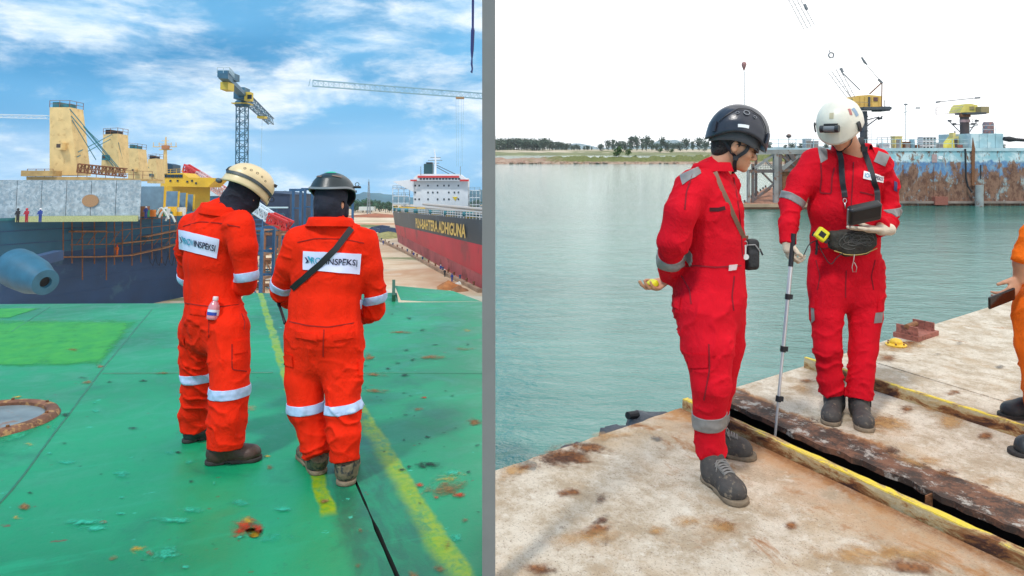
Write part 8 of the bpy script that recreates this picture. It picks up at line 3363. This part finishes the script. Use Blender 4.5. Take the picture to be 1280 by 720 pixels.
    S = SDF(np.array(hcn) - 0.06, np.array(hcn) + 0.06, 0.003)
    S.box(hcn, (0.030, 0.022, 0.016), [tuple(v) for v in frame(Vector(hd['d']), Vector(hd['palm']))], 0.010)
    P_, Q_ = S.polys()
    t.part('case', np_mesh('case', P_, Q_), mat('yellow_plastic', (0.75, 0.68, 0.02), 0.35))
    b = MB()
    b.box(hcn + Vector((-0.022, -0.012, -0.012)), (0.016, 0.012, 0.014))
    t.part('blade_hook', b, M_black)


# ================================================= left yard: two people seen from behind
def hood(p, hc, hfr, neck, spread, m, down=0.06, name='balaclava'):
    fn = [tuple(v) for v in hfr]
    r, f, u = hfr

    def fn_(S):
        S.ell(hc + u * 0.030 - f * 0.008, (0.084, 0.105, 0.096), fn, 0.02)
        S.ell(hc + f * 0.040 - u * 0.045, (0.070, 0.078, 0.085), fn, 0.03)
        S.ecap(neck, hc - f * 0.035 - u * 0.05, 0.082, 0.078, 0.04)
        S.ecap(neck + Vector((-spread, 0, -down)), neck + Vector((spread, 0, -down)), 0.075, 0.075, 0.06)
    lo = np.minimum(np.array(hc), np.array(neck)) - 0.25
    hi = np.maximum(np.array(hc), np.array(neck)) + 0.25
    S = SDF(lo, hi, 0.0055)
    fn_(S)
    P, Q = S.polys()
    N = vnormals(P, Q)
    w = fbm(P * 9, 3, 2)
    ph = P @ np.array([0.35, 0.1, 1.0]) / 0.03 * 2 + w * 5
    P = P + N * (0.006 * ((1 - np.abs(np.sin(ph / 2))) ** 2 - 0.3) + 0.004 * w)[:, None]
    return p.t.part(name, np_mesh(name, P, Q), m)


def badge(p, quad, name_q, first):
    tl, tr, br, bl = [Vector((*q, 0)) for q in quad]
    pa = p.decal(quad, M_patch_l, 'back_badge', off=0.006, n=(14, 6))
    q = lambda u, v: tuple(tl.lerp(tr, u).lerp(bl.lerp(br, u), v).xy)
    v0, v1 = name_q
    # arrow mark: a dark tick and a teal stroke
    M2 = [('navy', [(0.035, v0 + .02), (0.062, v0 + .02), (0.115, (v0 + v1) / 2 + .06), (0.085, (v0 + v1) / 2 + .09)]),
          ('navy', [(0.085, (v0 + v1) / 2 + .02), (0.115, (v0 + v1) / 2 + .06), (0.075, v1 + .02), (0.048, v1 + .02)]),
          ('teal', [(0.085, v0 - .03), (0.112, v0 - .03), (0.150, (v0 + v1) / 2), (0.125, (v0 + v1) / 2 + .03)])]
    for kind, pts in M2:
        p.decal([q(*pts[0]), q(*pts[1]), q(*pts[2]), q(*pts[3])], M_ink if kind == 'navy' else M_teal, 'emblem', off=0.009, n=(3, 3), parent=pa)
    p.text('ROV', [q(0.15, v0), q(0.395, v0), q(0.395, v1), q(0.15, v1)], M_teal, off=0.010, parent=pa)
    p.text('INSPEKSI', [q(0.405, v0), q(0.935, v0), q(0.935, v1), q(0.405, v1)], M_ink, off=0.010, bold=0.016, parent=pa)


M_dkor = mat('dark_orange_stitch', (0.30, 0.006, 0.002), 0.9)


def person_bottle():
    Y = 4.42
    p = Person(LEFT, 'person from behind in orange red coveralls and cream helmet with bottle in back pocket', LG(270, 572))
    A = lambda x, y, d=0.0: L(x, y, Y + d)
    fwd = Vector((0.50, 0.87, 0))
    fr = frame(fwd)
    torso = [(A(268, 418), 0.195, 0.150), (A(268, 395), 0.210, 0.165), (A(264, 360, 0.02), 0.190, 0.150), (A(264, 325, 0.02), 0.205, 0.150), (A(266, 295), 0.215, 0.145),
             (A(270, 273), 0.185, 0.110), (A(279, 259), 0.09, 0.08)]
    armL = p.chain([(243, 285, 4.52, 20), (236, 310, 4.62, 17), (238, 345, 4.72, 15), (255, 355, 4.85, 13), (270, 350, 4.95, 12)])
    armR = p.chain([(299, 284, 4.30, 22), (304, 310, 4.27, 18.5), (308, 342, 4.28, 15), (307, 356, 4.36, 14), (296, 357, 4.55, 13)])
    legL = p.chain([(248, 412, 4.50, 25), (246, 450, 4.52, 21.5), (245, 488, 4.54, 18.5), (243, 512, 4.56, 17.5), (243, 538, 4.58, 16.5)])
    legR = p.chain([(286, 412, 4.33, 27), (287, 450, 4.29, 25), (287, 490, 4.24, 24), (284, 525, 4.21, 23.5), (282, 561, 4.20, 22.5)])
    p.coverall(M_red_l, torso, fr, [armL, armR, legL, legR], seed=21, amp=0.012)
    hf = Vector((0.80, 0.36, -0.44))
    hfr = frame(hf)
    hc = A(306, 240, 0.03)
    nk = A(281, 258, 0.02)
    body(p, hfr, hc, nk, A(268, 295), A(267, 390), [[A(243, 285, .1), armL[2][0], armL[3][0], armL[4][0]], [A(297, 286, -.1), armR[2][0], armR[3][0], armR[4][0]]], h=0.008, ear=False,
         hands=[dict(wrist=armR[4][0], d=(-0.4, 0.9, 0), palm=(0, 0, -1), side=1, curl=FLAT), dict(wrist=armL[4][0], d=(0.5, 0.8, 0), palm=(0, 0, -1), side=-1, curl=FLAT)])
    hood(p, hc, hfr, A(284, 262, 0.01), 0.05, M_navy, 0.02)
    collar(p, A(277, 263, 0.0), frame(Vector((0.75, 0.6, 0)), (0.32, 0.1, 1)), 0.098, 0.10, 0.042, M_red_l, gap=0.4)
    hel = hc + hfr[2] * 0.045

    def rim(a):
        return -0.030 - 0.016 * math.cos(2 * a) - 0.012 * math.cos(a)

    def cr(a, t):
        aa = min(a, 2 * math.pi - a)
        return -0.03 * max(0, min(1, (t - 0.74) / 0.02)) + 0.05 * max(0, (t - 0.80) / 0.2)
    M_hc = mat('cream_helmet_shell', (0.66, 0.52, 0.30), 0.35, var=0.12, vscale=10, bump=0.05, bscale=80)
    ho, sf = helmet(p, hfr, hel, (0.135, 0.165, 0.142), rim, M_hc, crease=cr, power=2.2)
    for i, (a_, t_) in enumerate(((2.15, 0.56), (1.85, 0.53), (1.52, 0.53), (1.26, 0.56), (1.05, 0.62))):
        p.t.part('vent', helmet_hole(sf, a_, t_, 0.0085 if i < 3 else 0.0065), M_black, parent=ho)
    p.t.part('helmet_band', helmet_strip(sf, [(0.35, 0.80), (1.0, 0.80), (1.6, 0.79), (2.2, 0.79), (2.9, 0.80)], 0.020, 0.004, off=0.004), mat('dark_band', (0.03, 0.045, 0.05), 0.5, var=0.5, vscale=30), parent=ho)
    p.t.part('helmet_band', helmet_strip(sf, [(2.9, 0.78), (3.3, 0.70), (3.6, 0.62)], 0.018, 0.004, off=0.004), M_black, parent=ho)
    c = sf(2.95, 0.98, 0.0)
    b = MB()
    b.ball(c - hfr[2] * 0.018 - hfr[1] * 0.010, (0.020, 0.022, 0.016), 14, 8, Matrix(hfr).transposed())
    p.t.part('adjuster', b, mat('grey_blue_plastic', (0.06, 0.09, 0.11), 0.4), parent=ho, smooth=True)
    c = sf(0.45, 0.86, 0.006)
    b = MB()
    b.tube([c + hfr[1] * 0.016 * math.cos(a) + hfr[2] * 0.016 * math.sin(a) + hfr[1] * 0.014 for a in np.linspace(0, 6.28, 14)], 0.003, 6)
    p.t.part('lamp_clip', b, M_black, parent=ho, smooth=True)
    b = MB()
    c = sf(0.25, 0.55, 0.006)
    b.box(c, (0.02, 0.02, 0.02), Matrix(hfr).transposed())
    p.t.part('lamp_mount', b, M_black, parent=ho)
    badge(p, [(224, 287), (274.5, 299), (271, 323), (224.5, 311)], (0.33, 0.66), 0)
    p.band(armR[1][0], armR[2][0], 0.92, 1.28, M_band_l, reach=0.12)
    p.band(armL[1][0], armL[2][0], 0.92, 1.28, M_band_l, reach=0.12)
    p.band(legL[1][0], legL[2][0], 0.42, 0.70, M_band_l, reach=0.16, tilt=(0.02, 0, -1))
    p.band(legR[1][0], legR[2][0], 0.80, 1.12, M_band_l, reach=0.17, tilt=(0.04, 0, -1))
    seam(p, [(228, 378), (245, 381), (270, 384), (304, 380)], M_dkor, 'waist_seam')
    seam(p, [(229, 283), (250, 277), (275, 279), (300, 284)], M_dkor, 'yoke_seam')
    seam(p, [(262, 385), (261, 405), (261, 422)], M_dkor, 'centre_seam')
    flap(p, [(238, 385), (257, 388), (257, 395), (238, 392)], M_red_l)
    flap(p, [(291, 426), (309, 424), (309, 440), (292, 443)], M_red_l)
    seam(p, [(290, 430), (290, 462), (308, 464)], M_dkor, 'pocket_edge')
    flap(p, [(225, 420), (231, 421), (231, 432), (225, 430)], M_red_l)
    seam(p, [(302, 392), (306, 402), (305, 412)], M_dkor, 'pocket_edge')
    boot(p, LG(259, 580), LG(325, 574), A(281, 553, -0.22), M_boot_b, M_sole_d, 0.060, 0.12, r_sh=0.060)
    boot(p, LG(233, 553), LG(262, 546), A(243, 536, 0.15), M_boot_k, M_sole_d, 0.054, 0.11, r_sh=0.056)
    # water bottle in the back pocket
    c = p.cast(267, 388, 0.012) or A(267, 388, -0.15)
    t = Thing('water_bottle', 'clear plastic water bottle with white cap in the back trouser pocket', 'bottle', c, LEFT)
    Mb = Matrix.Translation(c + Vector((0, -0.012, -0.055))) @ Matrix.Rotation(R(6), 4, 'Y') @ Matrix.Rotation(R(-6), 4, 'X')
    M_pet = mat('pink_clear_plastic', (0.62, 0.22, 0.26), 0.15, var=0.1, spec=0.7)
    b = MB()
    b.lathe([(0.030, 0.0), (0.034, 0.006), (0.034, 0.02), (0.032, 0.026), (0.034, 0.032), (0.034, 0.075), (0.031, 0.085), (0.022, 0.102), (0.014, 0.112), (0.014, 0.118)], Mb, 20)
    t.part('bottle_body', b, M_pet, auto=40)
    b = MB()
    b.lathe([(0.0155, 0.114), (0.0165, 0.116), (0.0165, 0.134), (0.014, 0.138)], Mb, 20)
    t.part('cap', b, mat('pale_cap', (0.75, 0.62, 0.64), 0.4), auto=40)
    b = MB()
    b.lathe([(0.0346, 0.026), (0.0346, 0.060)], Mb, 20)
    b.f = [f for f in b.f if len(f) == 4]
    t.part('wrapper', b, mat('white_wrapper', (0.62, 0.66, 0.78), 0.4), smooth=True)
    b = MB()
    b.lathe([(0.0350, 0.026), (0.0350, 0.045)], Mb @ Matrix.Rotation(R(-30), 4, 'Z'), 20)
    b.f = [f for i, f in enumerate(b.f) if len(f) == 4 and i % 20 in range(12, 20)]
    t.part('label_print', b, mat('blue_print', (0.02, 0.05, 0.35), 0.4), smooth=True)


def person_strap():
    Y = 4.08
    p = Person(LEFT, 'person from behind in orange red coveralls and dark helmet with black strap across the back', LG(410, 598))
    A = lambda x, y, d=0.0: L(x, y, Y + d)
    fwd = Vector((0.10, 0.99, 0))
    fr = frame(fwd)
    torso = [(A(406, 446), 0.215, 0.150), (A(405, 418), 0.235, 0.170), (A(406, 382, 0.02), 0.215, 0.150), (A(411, 345, 0.04), 0.225, 0.155), (A(413, 312, 0.04), 0.230, 0.150),
             (A(413, 292, 0.03), 0.185, 0.110), (A(412, 278, 0.02), 0.10, 0.085)]
    armL = p.chain([(375, 304, 4.12, 22), (362, 330, 4.14, 18), (354, 352, 4.20, 15.5), (352, 366, 4.30, 13.5), (362, 376, 4.50, 12)])
    armR = p.chain([(452, 304, 4.12, 22), (462, 335, 4.13, 18), (470, 368, 4.16, 15), (466, 388, 4.24, 14.5), (452, 394, 4.42, 13)])
    legL = p.chain([(384, 440, 4.10, 28), (381, 475, 4.08, 25), (383, 510, 4.06, 23), (391, 540, 4.05, 20), (398, 570, 4.02, 18)])
    legR = p.chain([(428, 440, 4.08, 28), (429, 475, 4.04, 25), (429, 512, 3.99, 23.5), (430, 545, 3.95, 21), (431, 578, 3.93, 18.5)])
    p.coverall(M_red_l, torso, fr, [armL, armR, legL, legR], seed=33, amp=0.012)
    hf = Vector((0.06, 0.93, -0.36))
    hfr = frame(hf)
    hc = A(414, 252, 0.06)
    nk = A(413, 276, 0.03)
    body(p, hfr, hc, nk, A(413, 310), A(406, 410), [[A(377, 306, .03), armL[2][0], armL[3][0], armL[4][0]], [A(450, 306, .03), armR[2][0], armR[3][0], armR[4][0]]], h=0.0065,
         hands=[dict(wrist=armR[4][0], d=(-0.5, 0.85, 0.1), palm=(0, 0, -1), side=1, curl=FLAT), dict(wrist=armL[4][0], d=(0.5, 0.8, 0), palm=(0, 0, -1), side=-1, curl=FLAT)])
    fn = [tuple(v) for v in hfr]
    r, f, u = hfr

    def hd(S):
        S.ell(hc + u * 0.028 - f * 0.012, (0.096, 0.110, 0.098), fn, 0.02)
        S.ell(hc - u * 0.03 - f * 0.01, (0.094, 0.095, 0.075), fn, 0.02)
        S.ell(hc - f * 0.035 - u * 0.050, (0.066, 0.065, 0.075), fn, 0.03)
        S.ecap(nk + Vector((0, 0, -0.03)), hc - f * 0.03 - u * 0.05, 0.088, 0.076, 0.04)
        for s_ in (-1, 1):
            S.ecap(hc + r * s_ * 0.082 + f * 0.02 - u * 0.03, hc + r * s_ * 0.085 + f * 0.03 - u * 0.075, 0.026, 0.024, 0.01)
            S.ell(hc + r * s_ * 0.078 - f * 0.035 - u * 0.035, (0.018, 0.020, 0.026), fn, 0.008, op='sub')
    sdf_part(p, 'balaclava', hd, np.minimum(np.array(hc), np.array(nk)) - 0.2, np.maximum(np.array(hc), np.array(nk)) + 0.2, 0.0055, M_navy, disp=0.006)
    for s_ in (-1, 1):
        b = MB()
        b.ball(hc + r * s_ * 0.078 - f * 0.022 - u * 0.036, (0.012, 0.016, 0.026), 12, 8, Matrix(hfr).transposed())
        p.t.part('ear', b, M_skin, smooth=True)
    collar(p, A(413, 279, 0.02), frame(fwd), 0.105, 0.10, 0.038, M_red_l, gap=0.4)
    hel = hc + u * 0.050 + f * 0.005

    def rim(a):
        return -0.012 - 0.020 * math.cos(2 * a) - 0.004 * math.cos(a)

    def cr(a, t):
        return 0.035 * max(0, (t - 0.85) / 0.15) + 0.02 * (1 if 0.52 < t < 0.72 and 2.4 < a < 3.9 else 0)
    M_hd = mat('dark_helmet_shell', (0.010, 0.022, 0.028), 0.36, var=0.4, vscale=9, bump=0.05, bscale=80)
    ho, sf = helmet(p, hfr, hel, (0.134, 0.152, 0.126), rim, M_hd, crease=cr)
    p.t.part('sticker', helmet_strip(sf, [(2.75, 0.32), (3.14, 0.36), (3.55, 0.32)], 0.028, 0.001, off=0.002), mat('green_sticker', (0.03, 0.55, 0.32), 0.4), parent=ho, label='bright green sticker')
    for a0_, a1_ in ((2.45, 2.9), (3.4, 3.8)):
        p.t.part('vent', helmet_strip(sf, [(a0_, 0.64), (a1_, 0.60)], 0.012, 0.002, off=0.002), mat('brown_grey', (0.16, 0.11, 0.09), 0.6), parent=ho)
    p.t.part('rim_trim', helmet_strip(sf, [(1.6, 0.97), (2.2, 0.965), (3.14, 0.96), (4.1, 0.965), (4.7, 0.97)], 0.012, 0.003, off=0.003), mat('grey_rim', (0.20, 0.22, 0.24), 0.4), parent=ho)
    c = sf(1.5, 0.80, 0.004)
    b = MB()
    b.box(c + r * 0.012, (0.05, 0.02, 0.008), Matrix(hfr).transposed())
    b.tube([c + r * 0.012 + u * 0.006 + r * 0.012 * math.cos(a) + u * 0.012 * (1 + math.sin(a)) for a in np.linspace(0, 6.28, 12)], 0.002, 6)
    p.t.part('lamp_clip', b, M_black, parent=ho)
    badge(p, [(379.5, 314), (452, 317.5), (449, 343), (379, 337)], (0.28, 0.62), 1)
    p.band(armL[1][0], armL[2][0], 1.02, 1.42, M_band_l, reach=0.12)
    p.band(armR[1][0], armR[2][0], 1.0, 1.32, M_band_l, reach=0.12, tilt=(0.2, 0.1, -1))
    p.band(legL[1][0], legL[2][0], 0.76, 1.10, M_band_l, reach=0.17, tilt=(0.05, 0, -1), sel=None)
    p.band(legR[1][0], legR[2][0], 0.70, 1.02, M_band_l, reach=0.17, tilt=(0.10, 0, -1))
    seam(p, [(362, 402), (385, 407), (410, 409), (452, 402)], M_dkor, 'waist_seam')
    seam(p, [(372, 303), (395, 298), (430, 299), (455, 304)], M_dkor, 'yoke_seam')
    seam(p, [(405, 412), (404, 432), (404, 446)], M_dkor, 'centre_seam')
    flap(p, [(370, 414), (396, 418), (396, 426), (370, 422)], M_red_l)
    flap(p, [(416, 418), (442, 414), (442, 422), (416, 426)], M_red_l)
    flap(p, [(353, 440), (366, 444), (367, 459), (356, 456)], M_red_l)
    flap(p, [(447, 452), (453, 450), (454, 468), (448, 470)], M_red_l)
    boot(p, LG(400, 594), LG(380, 568), A(399, 566, -0.05), M_boot_m, M_sole_m, 0.064, 0.12, r_sh=0.060)
    boot(p, LG(432, 608), LG(437, 577), A(432, 574, -0.15), M_boot_m, M_sole_m, 0.066, 0.13, r_sh=0.062)
    # black bag strap
    c = A(350, 380, 0.12)
    t = Thing('sling_strap', 'black sling strap running diagonally over the orange red back', 'strap', c, LEFT)
    t.part('strap', strap_mesh([p.cast(x, y, 0.011) for x, y in [(438.5, 286.5), (434, 293), (427, 303), (419, 312), (410, 321), (401, 330), (391, 339), (381, 348), (373, 355), (367, 361)] if p.cast(x, y, 0.011) is not None], 0.036, 0.003, LEFT.eye), M_black, auto=50)
    b = MB()
    b.tube([A(347, 374, 0.25), A(350, 384, 0.2), A(354, 396, 0.08), A(356, 404, 0.0)], 0.009, 8)
    t.part('strap_tail', b, M_black, smooth=True)


# ================================================= person at the right edge of the picture
def person_edge():
    Y = 3.72
    p = Person(RIGHT, 'person in orange coveralls at the right edge holding a dark phone', WG(1300, 545))
    A = lambda x, y, d=0.0: RIGHT.at(x + 7, y, Y + d)
    fwd = Vector((-0.97, -0.15, 0))
    fr = frame(fwd)
    torso = [(A(1308, 382), 0.165, 0.150), (A(1312, 352), 0.18, 0.160), (A(1318, 318), 0.165, 0.150), (A(1326, 280), 0.175, 0.150), (A(1332, 245), 0.190, 0.145),
             (A(1336, 222), 0.165, 0.110), (A(1336, 206), 0.085, 0.08)]
    armN = p.chain([(1326, 236, 3.53, 22), (1310, 268, 3.50, 19), (1293, 298, 3.50, 17), (1279, 318, 3.52, 14), (1275, 329, 3.53, 13.5)])
    armF = p.chain([(1330, 232, 3.92, 21), (1318, 265, 3.95, 18), (1300, 300, 3.92, 16), (1292, 320, 3.85, 13), (1284, 334, 3.80, 12)])
    legF = p.chain([(1304, 390, 3.86, 34), (1302, 430, 3.88, 28), (1302, 470, 3.90, 22), (1301, 500, 3.92, 19), (1301, 516, 3.92, 18)])
    legN = p.chain([(1306, 390, 3.58, 37), (1306, 435, 3.55, 31), (1307, 485, 3.52, 25), (1308, 525, 3.50, 21), (1308, 556, 3.48, 20)])
    p.coverall(M_org, torso, fr, [armN, armF, legF, legN], seed=41, amp=0.010, h=0.009)
    hfr = frame(Vector((-0.9, -0.1, -0.3)))
    hc = A(1338, 172)
    w = A(1267, 349, -0.16)
    hd = dict(wrist=w, d=(-0.55, -0.1, -0.75), palm=(-0.3, 0.9, 0.1), side=-1, curl=[(0.5, 0.7, 0.4)] * 4, thumb=(0.5, 0.4))
    body(p, hfr, hc, A(1336, 204), A(1332, 245), A(1312, 350), [[A(1324, 240, -.15), armN[2][0], armN[4][0], w], [A(1328, 236, .15), armF[2][0], armF[3][0], armF[4][0]]], h=0.006, hands=[hd])
    hel = hc + hfr[2] * 0.04
    ho, sf = helmet(p, hfr, hel, (0.125, 0.145, 0.135), lambda a: -0.03 - 0.015 * math.cos(2 * a), mat('white_helmet_shell', (0.8, 0.76, 0.66), 0.3))
    boot(p, WG(1304, 524), WG(1252, 521), A(1300, 506, 0.2), M_boot_k, M_sole_d, 0.054, 0.11)
    boot(p, WG(1314, 574), WG(1268, 567), A(1308, 546, -0.24), M_boot_k, M_sole_d, 0.055, 0.11)
    c = W(1252, 373, 3.53)
    t = Thing('smartphone', 'dark smartphone held low by the hand at the right edge', 'phone', c)
    ax = Vector((0.90, 0.10, 0.30)).normalized()
    ay = Vector((-0.30, -0.35, 0.85)).normalized()
    ay = (ay - ax * ay.dot(ax)).normalized()
    az = ax.cross(ay)
    Mx = Matrix((ax, ay, az)).transposed()
    S = SDF(np.array(c) - 0.12, np.array(c) + 0.12, 0.003)
    S.box(c, (0.078, 0.037, 0.006), [tuple(ax), tuple(ay), tuple(az)], 0.005)
    P_, Q_ = S.polys()
    t.part('case', np_mesh('case', P_, Q_), mat('phone_black', (0.012, 0.010, 0.011), 0.25))
    b = MB()
    b.box(c + az * 0.0065 * (1 if az.y < 0 else -1), (0.146, 0.066, 0.001), Mx)
    t.part('screen', b, mat('phone_screen', (0.02, 0.008, 0.008), 0.08))
    b = MB()
    b.lathe([(0.0, 0), (0.004, 0), (0.004, 0.002)], Matrix.Translation(c - az * 0.007 + ax * 0.06), 10)
    t.part('camera_lens', b, M_black)


person_bottle()
person_strap()
person_dark()
person_pole()
person_edge()
# ================================================================== the air
hz = bpy.data.materials.new('air_haze')
hz.use_nodes = True
hz.node_tree.nodes.clear()
ho_ = hz.node_tree.nodes.new('ShaderNodeOutputMaterial')
pv = hz.node_tree.nodes.new('ShaderNodeVolumePrincipled')
pv.inputs['Color'].default_value = (0.92, 0.96, 1.0, 1)
pv.inputs['Density'].default_value = 0.00009
hz.node_tree.links.new(pv.outputs[0], ho_.inputs['Volume'])
b = MB()
b.box((0, 2050, -85), (9000, 4300, 330))
o = single('haze', b, hz, kind='stuff')
